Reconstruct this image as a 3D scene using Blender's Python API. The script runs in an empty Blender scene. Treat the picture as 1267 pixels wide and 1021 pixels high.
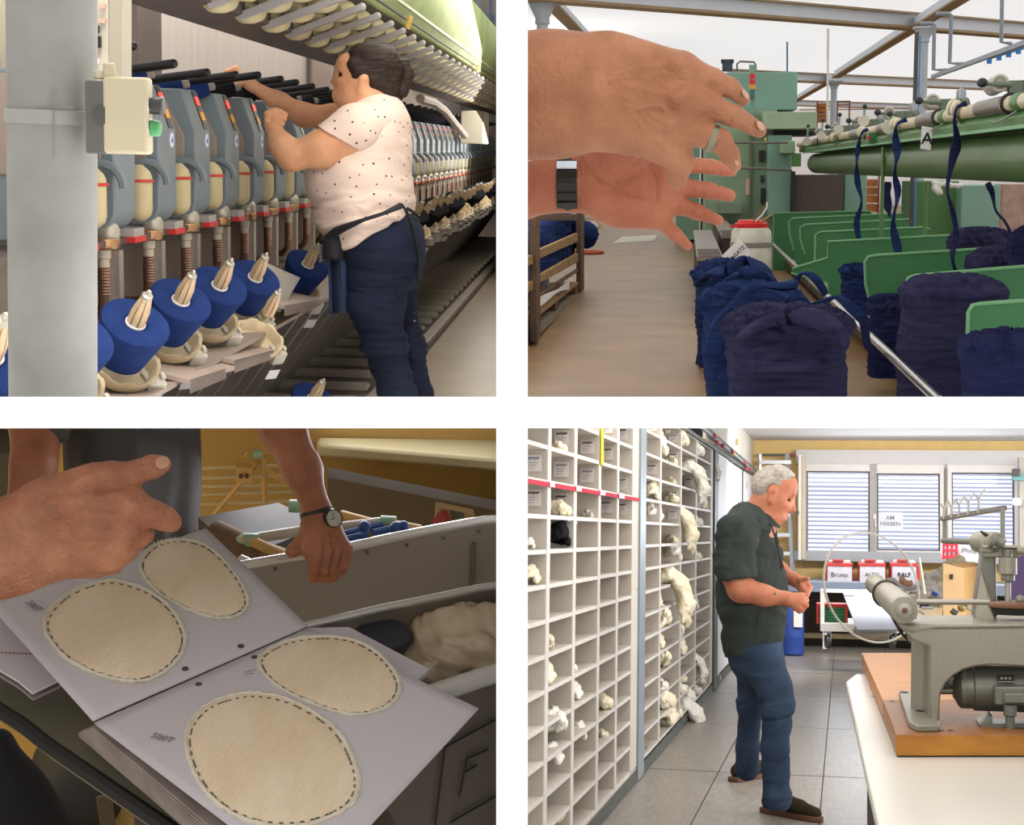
import bpy, bmesh, math, random
import numpy as np
from mathutils import Vector, Matrix, noise as mnoise

random.seed(7)
PANELS = '1234'
F = 2000.0                      # focal length in pixels of the 1267 px wide frame
CX, CY = 633.5, 510.5
SC = bpy.context.scene
COL = SC.collection

# ---------------------------------------------------------------- camera, world, exposure
cam_d = bpy.data.cameras.new('camera')
cam_d.sensor_fit = 'HORIZONTAL'; cam_d.sensor_width = 36.0
cam_d.lens = F / 1267.0 * 36.0
cam_d.clip_start = 0.05; cam_d.clip_end = 500
cam = bpy.data.objects.new('camera', cam_d); COL.objects.link(cam)
cam.rotation_euler = (math.pi / 2, 0, 0)
SC.camera = cam
SC.view_settings.view_transform = 'Standard'
SC.view_settings.look = 'None'
SC.view_settings.exposure = 0.0
SC.view_settings.gamma = 1.0
SC.view_settings.use_curve_mapping = False
SC.cycles.use_denoising = True
SC.cycles.max_bounces = 6
SC.cycles.diffuse_bounces = 3
SC.cycles.transparent_max_bounces = 12
wd = bpy.data.worlds.new('world'); SC.world = wd; wd.use_nodes = True
wd.node_tree.nodes['Background'].inputs[0].default_value = (1.0, 1.0, 1.0, 1)
wd.node_tree.nodes['Background'].inputs[1].default_value = 1.12

# ---------------------------------------------------------------- frames: each of the four rooms has its own upright
class Frame:
    def __init__(s, vx, vy, roll=0.0, tag=''):
        y = Vector(((vx - CX) / F, 1, -(vy - CY) / F)).normalized()
        x = y.cross(Vector((0, 0, 1))).normalized(); z = x.cross(y)
        R = Matrix((x, y, z)).transposed()
        s.R = R @ Matrix.Rotation(math.radians(roll), 3, 'Y')
        s.Rt = s.R.transposed(); s.M4 = s.R.to_4x4(); s.tag = tag
    def ray(s, px, py):
        return s.Rt @ Vector(((px - CX) / F, 1, -(py - CY) / F))
    def Y(s, px, py, y):
        r = s.ray(px, py); return r * (y / r.y)
    def D(s, px, py, d):
        return s.ray(px, py) * d
    def Z(s, px, py, z):
        r = s.ray(px, py); return r * (z / r.z)
    def X(s, px, py, x):
        r = s.ray(px, py); return r * (x / r.x)
FA = Frame(740, 182, 1.9, 'a')
FB = Frame(847, 207, 0.5, 'b')
FC = Frame(400, -430, 0.0, 'c')
FD = Frame(1045, 662, 0.0, 'd')

def area(name, fr, loc, target, sx, sy, power, col=(1, 1, 1)):
    d = bpy.data.lights.new(name, 'AREA'); d.shape = 'RECTANGLE'; d.size = sx; d.size_y = sy
    d.energy = power; d.color = col
    o = bpy.data.objects.new(name, d); COL.objects.link(o)
    l = fr.R @ Vector(loc); t = fr.R @ Vector(target)
    o.matrix_world = Matrix.Translation(l) @ (t - l).to_track_quat('-Z', 'Y').to_matrix().to_4x4()
    return o
FW0 = Frame(CX, CY)
# area lights that brighten the four rooms; most are unseen, added fills
area('hall_light_winding', FA, (-.85, 5.0, 2.3), (-1.0, 5.2, -.6), .5, 4.0, 85, (1, .95, .88))
area('hall_light_winding_mid', FA, (-1.05, 10.5, 2.4), (-1.1, 10.5, -.8), .5, 6.0, 90, (1, .95, .88))
area('hall_light_winding_far', FA, (-1.4, 17.0, 2.6), (-1.2, 17.0, -.8), .5, 6.0, 90, (1, .95, .88))
area('front_light_winding', FA, (-.8, 2.6, 1.5), (-1.1, 5.5, -.5), .7, .7, 62, (1, .95, .88))  # unseen fill, added to brighten faces turned toward the camera
area('hall_light_machine', FB, (1.5, 17, 1.3), (1.5, 17, -1), 6.0, 14.0, 60, (1, .97, .93))
area('hand_light_machine', FB, (-.05, .9, .6), (.02, 1.3, .05), .4, .3, 1.2, (1, .95, .9))
area('aisle_fill_winding', FW0, (-.05, 10.0, 2.2), (-1.5, 10.0, 1.3), 11.0, 1.2, 150, (1, .95, .88))  # unseen panel along the partition, added to brighten the far machine
area('ceiling_light_samples', FW0, (1.0, 9.5, -.035), (1.0, 9.5, -2), 1.6, 11.0, 98, (1, .97, .93))
area('side_light_samples', FD, (1.75, 8.5, -.35), (-1.1, 8.5, -.5), 5.0, 1.1, 88, (1, .98, .96))  # added beyond the right edge to brighten the racks
area('window_light_samples', FD, (.9, 20.2, .2), (.0, 8, -.3), 2.2, .8, 40, (.85, .92, 1))
area('front_light_samples', FW0, (.9, 3.2, -.03), (.9, 6.0, -1.0), 1.0, .8, 12, (1, .97, .93))
area('window_light_book', FW0, (-.25, 2.4, -.010), (-.25, 1.9, -1.0), .36, .5, 4.2, (.86, .91, 1))
area('wall_fill_book', FW0, (-1.2, 2.8, -.3), (-.1, 3.3, -.15), .5, .4, 2.2, (1, .84, .55))  # no fixture here: unseen warm light added to brighten the back wall
area('sill_fill_book', FW0, (-.2, 3.24, -.014), (-.2, 3.26, -.5), .36, .05, .22, (.85, .92, 1))  # unseen, added under the slab to brighten the sill top
area('far_light_samples', FD, (1.4, 16.3, 1.16), (1.4, 19.5, -.6), 4.0, .9, 300, (1, .97, .93))  # added out of view to brighten the yellow far wall


# ---------------------------------------------------------------- materials
def lin(h):
    h = h.lstrip('#'); v = [int(h[i:i + 2], 16) / 255 for i in (0, 2, 4)]
    return tuple(c / 12.92 if c <= .04045 else ((c + .055) / 1.055) ** 2.4 for c in v)
MATS = {}
def mat(name, hexc, rough=.55, metal=0., var=.12, vs=6., bump=0., bs=60., hex2=None, spec=.4, stretch=(1, 1, 1), detail=4., sss=0., alpha=1., coat=0., emit=0., trans=0.):
    if name in MATS: return MATS[name]
    m = bpy.data.materials.new(name); m.use_nodes = True
    nt = m.node_tree; p = nt.nodes['Principled BSDF']
    c = lin(hexc)
    c2 = lin(hex2) if hex2 else tuple(max(0, x * (1 - 2 * var)) for x in c)
    p.inputs['Roughness'].default_value = rough; p.inputs['Metallic'].default_value = metal
    p.inputs['Specular IOR Level'].default_value = spec
    p.inputs['Base Color'].default_value = (*c, 1)
    if alpha < 1: p.inputs['Alpha'].default_value = alpha
    if coat: p.inputs['Coat Weight'].default_value = coat
    if trans: p.inputs['Transmission Weight'].default_value = trans
    if sss:
        p.inputs['Subsurface Weight'].default_value = sss; p.inputs['Subsurface Radius'].default_value = (1, .3, .15)
        p.inputs['Subsurface Scale'].default_value = .006
    if emit:
        p.inputs['Emission Color'].default_value = (*c, 1); p.inputs['Emission Strength'].default_value = emit
    if var or hex2 or bump:
        tc = nt.nodes.new('ShaderNodeTexCoord'); mp = nt.nodes.new('ShaderNodeMapping')
        mp.inputs['Scale'].default_value = stretch
        nt.links.new(tc.outputs['Object'], mp.inputs['Vector'])
        if var or hex2:
            n = nt.nodes.new('ShaderNodeTexNoise'); n.inputs['Scale'].default_value = vs; n.inputs['Detail'].default_value = detail
            r = nt.nodes.new('ShaderNodeValToRGB')
            r.color_ramp.elements[0].position = .32; r.color_ramp.elements[1].position = .68
            r.color_ramp.elements[0].color = (*c2, 1); r.color_ramp.elements[1].color = (*c, 1)
            nt.links.new(mp.outputs[0], n.inputs['Vector']); nt.links.new(n.outputs['Fac'], r.inputs[0])
            nt.links.new(r.outputs[0], p.inputs['Base Color'])
        if bump:
            n = nt.nodes.new('ShaderNodeTexNoise'); n.inputs['Scale'].default_value = bs; n.inputs['Detail'].default_value = 5
            b = nt.nodes.new('ShaderNodeBump'); b.inputs['Strength'].default_value = bump; b.inputs['Distance'].default_value = .01
            nt.links.new(mp.outputs[0], n.inputs['Vector']); nt.links.new(n.outputs['Fac'], b.inputs['Height'])
            nt.links.new(b.outputs[0], p.inputs['Normal'])
    MATS[name] = m; return m

# ---------------------------------------------------------------- mesh builder
def V(*a): return Vector(a)
class MB:
    def __init__(s): s.v = []; s.f = []
    def add(s, vs, fs):
        o = len(s.v); s.v += [tuple(q) for q in vs]; s.f += [tuple(i + o for i in f) for f in fs]; return s
    def box(s, a, b):            # two opposite corners
        x0, y0, z0 = [min(a[i], b[i]) for i in range(3)]; x1, y1, z1 = [max(a[i], b[i]) for i in range(3)]
        return s.hexa([(x0, y0, z0), (x1, y0, z0), (x1, y1, z0), (x0, y1, z0), (x0, y0, z1), (x1, y0, z1), (x1, y1, z1), (x0, y1, z1)])
    def hexa(s, p):
        return s.add(p, [(3, 2, 1, 0), (4, 5, 6, 7), (0, 1, 5, 4), (1, 2, 6, 5), (2, 3, 7, 6), (3, 0, 4, 7)])
    def cbox(s, c, size, R=None):
        hx, hy, hz = size[0] / 2, size[1] / 2, size[2] / 2
        p = [V(x, y, z) for z in (-hz, hz) for x, y in ((-hx, -hy), (hx, -hy), (hx, hy), (-hx, hy))]
        if R is not None: p = [R @ q for q in p]
        return s.hexa([q + Vector(c) for q in p])
    def bar(s, a, b, w, h, up=(0, 0, 1)):     # box beam from a to b: w sideways, h along up
        a = Vector(a); b = Vector(b); d = (b - a).normalized(); u = Vector(up)
        sd = d.cross(u)
        if sd.length < 1e-4: sd = d.cross(V(1, 0, 0))
        sd.normalize(); u = sd.cross(d)
        p = []
        for q in (a, b):
            p += [q - sd * w / 2 - u * h / 2, q + sd * w / 2 - u * h / 2, q + sd * w / 2 + u * h / 2, q - sd * w / 2 + u * h / 2]
        return s.add(p, [(0, 1, 2, 3), (7, 6, 5, 4), (0, 4, 5, 1), (1, 5, 6, 2), (2, 6, 7, 3), (3, 7, 4, 0)])
    def slab(s, pts, n):         # polygon extruded by vector n
        pts = [Vector(q) for q in pts]; n = Vector(n); k = len(pts)
        fs = [tuple(range(k)), tuple(range(2 * k - 1, k - 1, -1))]
        fs += [(i, i + k, (i + 1) % k + k, (i + 1) % k) for i in range(k)]
        return s.add(pts + [q + n for q in pts], fs)
    def rings(s, rings, caps=True, closed=False):
        k = len(rings[0]); vs = [q for r in rings for q in r]; fs = []
        m = len(rings)
        for i in range(m if closed else m - 1):
            j = (i + 1) % m
            for t in range(k):
                fs.append((i * k + t, i * k + (t + 1) % k, j * k + (t + 1) % k, j * k + t))
        if caps and not closed:
            fs.append(tuple(range(k - 1, -1, -1))); fs.append(tuple((m - 1) * k + t for t in range(k)))
        return s.add(vs, fs)
    def lathe(s, prof, o=(0, 0, 0), ax=(0, 0, 1), seg=20, caps=True):   # prof: list of (radius, height)
        ax = Vector(ax).normalized(); o = Vector(o)
        u = ax.cross(V(0, 1, 0) if abs(ax.y) < .9 else V(1, 0, 0)).normalized(); w = ax.cross(u)
        rs = []
        for r, h in prof:
            r = max(r, 1e-5)
            rs.append([o + ax * h + (u * math.cos(2 * math.pi * t / seg) + w * math.sin(2 * math.pi * t / seg)) * r for t in range(seg)])
        return s.rings(rs, caps)
    def cyl(s, a, b, r, r2=None, seg=16):
        a = Vector(a); b = Vector(b); l = (b - a).length
        return s.lathe([(r, 0), (r if r2 is None else r2, l)], a, b - a, seg)
    def tube(s, path, r, seg=8, closed=False, flat=1.0, up=(0, 0, 1)):
        path = [Vector(q) for q in path]; n = len(path); rs = []; u0 = None
        for i, q in enumerate(path):
            if closed: d = path[(i + 1) % n] - path[i - 1]
            else: d = path[min(i + 1, n - 1)] - path[max(i - 1, 0)]
            if d.length < 1e-9: d = V(0, 0, 1)
            d.normalize()
            if u0 is None:
                u0 = Vector(up); u0 = u0 - d * u0.dot(d)
                if u0.length < 1e-3: u0 = V(1, 0, 0) - d * d.x
            u = (u0 - d * u0.dot(d)).normalized(); u0 = u; w = d.cross(u)
            rr = r[i] if isinstance(r, (list, tuple)) else r
            rs.append([q + u * math.cos(2 * math.pi * t / seg) * rr * flat + w * math.sin(2 * math.pi * t / seg) * rr for t in range(seg)])
        return s.rings(rs, True, closed)
    def torus(s, c, ax, R, r, seg=20, k=8):
        ax = Vector(ax).normalized(); u = ax.cross(V(0, 1, 0) if abs(ax.y) < .9 else V(1, 0, 0)).normalized(); w = ax.cross(u)
        return s.tube([Vector(c) + (u * math.cos(2 * math.pi * i / seg) + w * math.sin(2 * math.pi * i / seg)) * R for i in range(seg)], r, k, True, up=ax)
    def ball(s, c, r, seg=14, sc=(1, 1, 1)):
        n = seg // 2; c = Vector(c); rs = []
        for i in range(n + 1):
            a = math.pi * i / n
            rs.append([c + V(sc[0] * max(1e-4, math.sin(a)) * r * math.cos(2 * math.pi * t / seg), sc[1] * max(1e-4, math.sin(a)) * r * math.sin(2 * math.pi * t / seg), -sc[2] * math.cos(a) * r) for t in range(seg)])
        return s.rings(rs)
    def grid(s, fn, nu, nv):     # sheet fn(u,v) -> point
        vs = [fn(i / nu, j / nv) for j in range(nv + 1) for i in range(nu + 1)]
        return s.add(vs, [(j * (nu + 1) + i, j * (nu + 1) + i + 1, (j + 1) * (nu + 1) + i + 1, (j + 1) * (nu + 1) + i) for j in range(nv) for i in range(nu)])

LOC = {}
ALL = []                         # (object, frame)
FRAME_OF = {}
def _props(o, label, cat, group, kind):
    if label: o['label'] = label
    if cat: o['category'] = cat
    if group: o['group'] = group
    if kind: o['kind'] = kind
def _mesh(name, mb, m, smooth=40):
    if isinstance(mb, bpy.types.Mesh): me = mb
    else:
        me = bpy.data.meshes.new(name); me.from_pydata([tuple(q) for q in mb.v], [], mb.f); me.update()
        bm = bmesh.new(); bm.from_mesh(me); bmesh.ops.recalc_face_normals(bm, faces=bm.faces); bm.to_mesh(me); bm.free()
        if smooth:
            me.shade_smooth(); me.set_sharp_from_angle(angle=math.radians(smooth))
    me.materials.append(m)
    return me
def thing(name, label, cat, fr, loc=(0, 0, 0), R=None, group=None, kind=None):
    o = bpy.data.objects.new(name, None); COL.objects.link(o); o.empty_display_size = .05
    L = Matrix.Translation(Vector(loc)) @ (R.to_4x4() if R is not None else Matrix.Identity(4))
    o.matrix_world = fr.M4 @ L
    LOC[o.name] = L; FRAME_OF[o.name] = fr
    _props(o, label, cat, group, kind); return o
def part(name, mb, m, parent, bevel=0, smooth=40, label=None, kind=None, rel=False):
    me = _mesh(name, mb, m, smooth)
    o = bpy.data.objects.new(name, me); COL.objects.link(o)
    L = LOC[parent.name]
    if not rel and L != Matrix.Identity(4): me.transform(L.inverted())
    o.parent = parent; LOC[o.name] = L; FRAME_OF[o.name] = FRAME_OF[parent.name]
    if bevel:
        b = o.modifiers.new('bevel', 'BEVEL'); b.width = bevel; b.segments = 2; b.limit_method = 'ANGLE'; b.angle_limit = math.radians(40)
    if label: o['label'] = label
    if kind: o['kind'] = kind
    return o
def single(name, mb, m, fr, label=None, cat=None, group=None, kind=None, bevel=0, smooth=40, org=None):
    me = _mesh(name, mb, m, smooth)
    o = bpy.data.objects.new(name, me); COL.objects.link(o)
    if org is None:
        n = len(me.vertices); a = np.empty(n * 3, np.float32); me.vertices.foreach_get('co', a); a = a.reshape(-1, 3)
        org = Vector(((a[:, 0].min() + a[:, 0].max()) / 2, (a[:, 1].min() + a[:, 1].max()) / 2, a[:, 2].min())) if n else V(0, 0, 0)
        org = Vector([float(q) for q in org])
    me.transform(Matrix.Translation(-Vector(org)))
    o.matrix_world = fr.M4 @ Matrix.Translation(Vector(org))
    LOC[o.name] = Matrix.Translation(Vector(org)); FRAME_OF[o.name] = fr
    if bevel:
        b = o.modifiers.new('bevel', 'BEVEL'); b.width = bevel; b.segments = 2; b.limit_method = 'ANGLE'; b.angle_limit = math.radians(40)
    _props(o, label, cat, group, kind); return o
def struct(name, mb, m, fr, **k): return single(name, mb, m, fr, kind='structure', **k)
KIDS = {}
def dup(root, loc, R=None, label=None, group=None, sc=1.0):
    fr = FRAME_OF[root.name]
    def cp(o, par):
        c = o.copy(); COL.objects.link(c); c.parent = par
        FRAME_OF[c.name] = fr; LOC[c.name] = LOC[o.name]
        for ch in list(o.children): cp(ch, c)
        return c
    r = cp(root, None)
    L = Matrix.Translation(Vector(loc)) @ (R.to_4x4() if R is not None else Matrix.Identity(4))
    if sc != 1.0: L = L @ Matrix.Diagonal((*(sc if isinstance(sc, tuple) else (sc,) * 3), 1))
    r.matrix_world = fr.M4 @ L; LOC[r.name] = L
    if label: r['label'] = label
    if group: r['group'] = group
    return r
def text(name, s, size, m, parent, origin, xdir, ydir, depth=.0006, label=None, bold=0.0):
    c = bpy.data.curves.new(name, 'FONT'); c.body = s; c.size = size; c.align_x = 'CENTER'; c.align_y = 'CENTER'; c.extrude = depth; c.offset = bold
    c.materials.append(m)
    tmp = bpy.data.objects.new(name, c); COL.objects.link(tmp)
    me = bpy.data.meshes.new_from_object(tmp.evaluated_get(bpy.context.evaluated_depsgraph_get())); bpy.data.objects.remove(tmp)
    o = bpy.data.objects.new(name, me); COL.objects.link(o); o.parent = parent; LOC[o.name] = LOC[parent.name]
    x = Vector(xdir).normalized(); y = Vector(ydir); y = (y - x * y.dot(x)).normalized(); z = x.cross(y)
    L = Matrix.Translation(Vector(origin)) @ Matrix((x, y, z)).transposed().to_4x4()
    o.matrix_local = LOC[parent.name].inverted() @ L
    if label: o['label'] = label
    return o
def roty(a): return Matrix.Rotation(math.radians(a), 3, 'Y')
def rotx(a): return Matrix.Rotation(math.radians(a), 3, 'X')
def rotz(a): return Matrix.Rotation(math.radians(a), 3, 'Z')
def axis_to(d, spin=0.0):        # rotation carrying +Z to d
    return Vector(d).to_track_quat('Z', 'Y').to_matrix() @ rotz(spin)

# ---------------------------------------------------------------- organic shapes: signed distances meshed by surface nets
def nets(D, org, vox):
    S = D < 0
    nx, ny, nz = D.shape
    cnt = np.zeros((nx - 1, ny - 1, nz - 1), np.int8)
    offs = [(i, j, k) for i in (0, 1) for j in (0, 1) for k in (0, 1)]
    for i, j, k in offs: cnt += S[i:nx - 1 + i, j:ny - 1 + j, k:nz - 1 + k]
    act = (cnt > 0) & (cnt < 8)
    I = np.argwhere(act).astype(np.int32)
    idx = np.full(cnt.shape, -1, np.int32); idx[act] = np.arange(len(I))
    pos = np.zeros((len(I), 3), np.float64); n = np.zeros(len(I))
    for a in offs:
        for ax in range(3):
            if a[ax]: continue
            b = list(a); b[ax] = 1
            da = D[I[:, 0] + a[0], I[:, 1] + a[1], I[:, 2] + a[2]]; db = D[I[:, 0] + b[0], I[:, 1] + b[1], I[:, 2] + b[2]]
            m = (da < 0) != (db < 0)
            t = np.zeros(len(I)); t[m] = da[m] / (da[m] - db[m])
            q = np.array(a, float)[None, :].repeat(len(I), 0); q[:, ax] += t
            pos[m] += q[m]; n[m] += 1
    pos = (I + pos / n[:, None]) * vox + np.array(org)[None, :]
    faces = []
    for ax in range(3):
        sl0 = [slice(None)] * 3; sl1 = [slice(None)] * 3
        sl0[ax] = slice(0, -1); sl1[ax] = slice(1, None)
        A = S[tuple(sl0)]; B = S[tuple(sl1)]
        E = np.argwhere(A != B)
        u, w = [(1, 2), (2, 0), (0, 1)][ax]
        ok = (E[:, u] > 0) & (E[:, w] > 0) & (E[:, u] < D.shape[u] - 1) & (E[:, w] < D.shape[w] - 1)
        E = E[ok]; inside = A[E[:, 0], E[:, 1], E[:, 2]]
        def cell(du, dw):
            q = E.copy(); q[:, u] += du; q[:, w] += dw; return idx[q[:, 0], q[:, 1], q[:, 2]]
        qd = np.stack([cell(-1, -1), cell(0, -1), cell(0, 0), cell(-1, 0)], 1)
        qd[~inside] = qd[~inside][:, ::-1]
        faces.append(qd)
    return pos, np.concatenate(faces)
def npmesh(name, pos, quads):
    me = bpy.data.meshes.new(name); n = len(pos); f = len(quads); k = quads.shape[1]
    me.vertices.add(n); me.vertices.foreach_set('co', pos.astype(np.float32).ravel())
    me.loops.add(f * k); me.loops.foreach_set('vertex_index', quads.astype(np.int32).ravel())
    me.polygons.add(f); me.polygons.foreach_set('loop_start', np.arange(0, f * k, k, dtype=np.int32))
    me.update(calc_edges=True); me.validate(); me.shade_smooth()
    return me
def relax(pos, quads, it=1, lam=.5):
    k = quads.shape[1]
    for _ in range(it):
        acc = np.zeros_like(pos); c = np.zeros(len(pos))
        for a in range(k):
            i = quads[:, a]; j = quads[:, (a + 1) % k]
            np.add.at(acc, i, pos[j]); np.add.at(acc, j, pos[i]); np.add.at(c, i, 1); np.add.at(c, j, 1)
        pos = pos + lam * (acc / np.maximum(c, 1)[:, None] - pos)
    return pos
def vnormals(pos, q):
    a = pos[q[:, 2]] - pos[q[:, 0]]; b = pos[q[:, 3]] - pos[q[:, 1]]; nn = np.cross(a, b)
    out = np.zeros_like(pos)
    for i in range(4): np.add.at(out, q[:, i], nn)
    return out / np.maximum(np.linalg.norm(out, axis=1), 1e-12)[:, None]
def RC(a, b, ra, rb=None, k=.01, s=(1, 1, 1), op='+'):
    return dict(a=Vector(a), b=Vector(b), ra=ra, rb=ra if rb is None else rb, k=k, s=s, op=op)
def EL(c, r, k=.01, op='+'):     # ellipsoid with radii r
    m = max(r); return dict(a=Vector(c), b=Vector(c), ra=m, rb=m, k=k, s=(r[0] / m, r[1] / m, r[2] / m), op=op)
def CUT(p, n, k=0.0): return dict(op='cut', p=Vector(p), n=Vector(n).normalized(), k=k)
def sdf(name, prims, vox, disp=None, smooth=1, pad=0.0, grow=0.0):
    lo = np.array([1e9] * 3); hi = -lo
    for q in prims:
        if q['op'] != '+': continue
        r = (max(q['ra'], q['rb']) + grow) * np.array(q['s'])
        lo = np.minimum(lo, np.minimum(np.array(q['a']), np.array(q['b'])) - r); hi = np.maximum(hi, np.maximum(np.array(q['a']), np.array(q['b'])) + r)
    lo -= 4 * vox + pad; hi += 4 * vox + pad
    n = np.ceil((hi - lo) / vox).astype(int) + 1
    D = np.full(tuple(n), 1e3, np.float32)
    ax = [lo[i] + np.arange(n[i]) * vox for i in range(3)]
    for q in prims:
        if q['op'] == 'cut':
            d = ((ax[0] - q['p'].x) * q['n'].x)[:, None, None] + ((ax[1] - q['p'].y) * q['n'].y)[None, :, None] + ((ax[2] - q['p'].z) * q['n'].z)[None, None, :]
            np.maximum(D, d.astype(np.float32), out=D); continue
        s = np.array(q['s'], float); k = q['k']; gr = grow if q['op'] == '+' else 0
        a = np.array(q['a']); b = np.array(q['b']); r = (max(q['ra'], q['rb']) + gr) * s + k + 4 * vox
        i0 = np.maximum(np.floor((np.minimum(a, b) - r - lo) / vox).astype(int), 0); i1 = np.minimum(np.ceil((np.maximum(a, b) + r - lo) / vox).astype(int) + 1, n)
        if (i1 <= i0).any(): continue
        X = ((ax[0][i0[0]:i1[0]] - a[0]) / s[0])[:, None, None].astype(np.float32); Yy = ((ax[1][i0[1]:i1[1]] - a[1]) / s[1])[None, :, None].astype(np.float32); Z = ((ax[2][i0[2]:i1[2]] - a[2]) / s[2])[None, None, :].astype(np.float32)
        ab = ((b - a) / s).astype(np.float32); l2 = float(ab @ ab)
        if l2 > 1e-12:
            t = np.clip((X * ab[0] + Yy * ab[1] + Z * ab[2]) / l2, 0, 1)
            d = np.sqrt((X - t * ab[0]) ** 2 + (Yy - t * ab[1]) ** 2 + (Z - t * ab[2]) ** 2) - (q['ra'] + gr + t * (q['rb'] - q['ra']))
        else:
            d = np.sqrt(X * X + Yy * Yy + Z * Z) - (q['ra'] + gr)
        d *= float(s.min())
        sub = D[i0[0]:i1[0], i0[1]:i1[1], i0[2]:i1[2]]
        if q['op'] == '-':
            e = -d
            h = np.maximum(k - np.abs(sub - e), 0) / max(k, 1e-9)
            sub[...] = np.maximum(sub, e) + h * h * k * .25
        else:
            h = np.maximum(k - np.abs(sub - d), 0) / max(k, 1e-9)
            sub[...] = np.minimum(sub, d) - h * h * k * .25
    pos, quads = nets(D, lo, vox)
    if smooth: pos = relax(pos, quads, smooth)
    if disp is not None:
        pos = pos + vnormals(pos, quads) * disp(pos)[:, None]
    return npmesh(name, pos, quads)
ORD = ['first', 'second', 'third', 'fourth', 'fifth', 'sixth', 'seventh', 'eighth', 'ninth', 'tenth', 'eleventh', 'twelfth', 'thirteenth', 'fourteenth', 'fifteenth', 'sixteenth', 'seventeenth']
def ridges(fr, items, ymax=None):   # tendons, veins and creases: lines over the skin that lift or sink it
    R = np.array(fr.R)
    def f(pos):
        Wd = pos @ R.T; p = np.stack([CX + F * Wd[:, 0] / Wd[:, 1], CY - F * Wd[:, 2] / Wd[:, 1]], 1)
        out = np.zeros(len(pos)); front = np.ones(len(pos)) if ymax is None else 1 / (1 + np.exp((pos[:, 1] - ymax) / .0015))
        for pts, w, amp in items:
            pts = [np.array(q, float) for q in pts]; best = np.full(len(pos), 1e9)
            for a, b in zip(pts, pts[1:] if len(pts) > 1 else pts):
                ab = b - a; l = max(ab @ ab, 1e-9); t = np.clip(((p - a) @ ab) / l, 0, 1)
                best = np.minimum(best, np.hypot(*(p - a - t[:, None] * ab).T))
            out += amp * np.exp(-(best / w) ** 2)
        return out * front
    return f
def wav(pos, seeds, sc, amp):    # cheap smooth noise: sum of warped sines
    rng = np.random.RandomState(seeds); out = np.zeros(len(pos))
    ph = np.zeros(len(pos))
    for i in range(6):
        d = rng.normal(size=3); d /= np.linalg.norm(d)
        f = sc * (0.6 + 1.1 * rng.rand())
        v = np.sin(pos @ d * f + rng.rand() * 6.3 + 1.3 * ph); ph = v; out += v
    return out * amp / 3
def vn(pos, sc, seed=0, octv=3): # Perlin turbulence per vertex
    o = Vector((seed * 3.1, seed * 1.7, seed * .9))
    return np.array([mnoise.fractal(Vector(q) * sc + o, 1.0, 2.0, octv) for q in pos])

# ---------------------------------------------------------------- the white dividing wall and floor slab between the four rooms
white = mat('white_plaster', '#fbfbfb', rough=.9, var=0, spec=.1)
FW = Frame(CX, CY)
g = 19.5 / F * .95
struct('wall_middle', MB().box((-g, .95, -3), (g, 60, 9)), white, FW)
struct('floor_middle', MB().box((-16, .951, -g), (16, 60, g)), white, FW)

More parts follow.
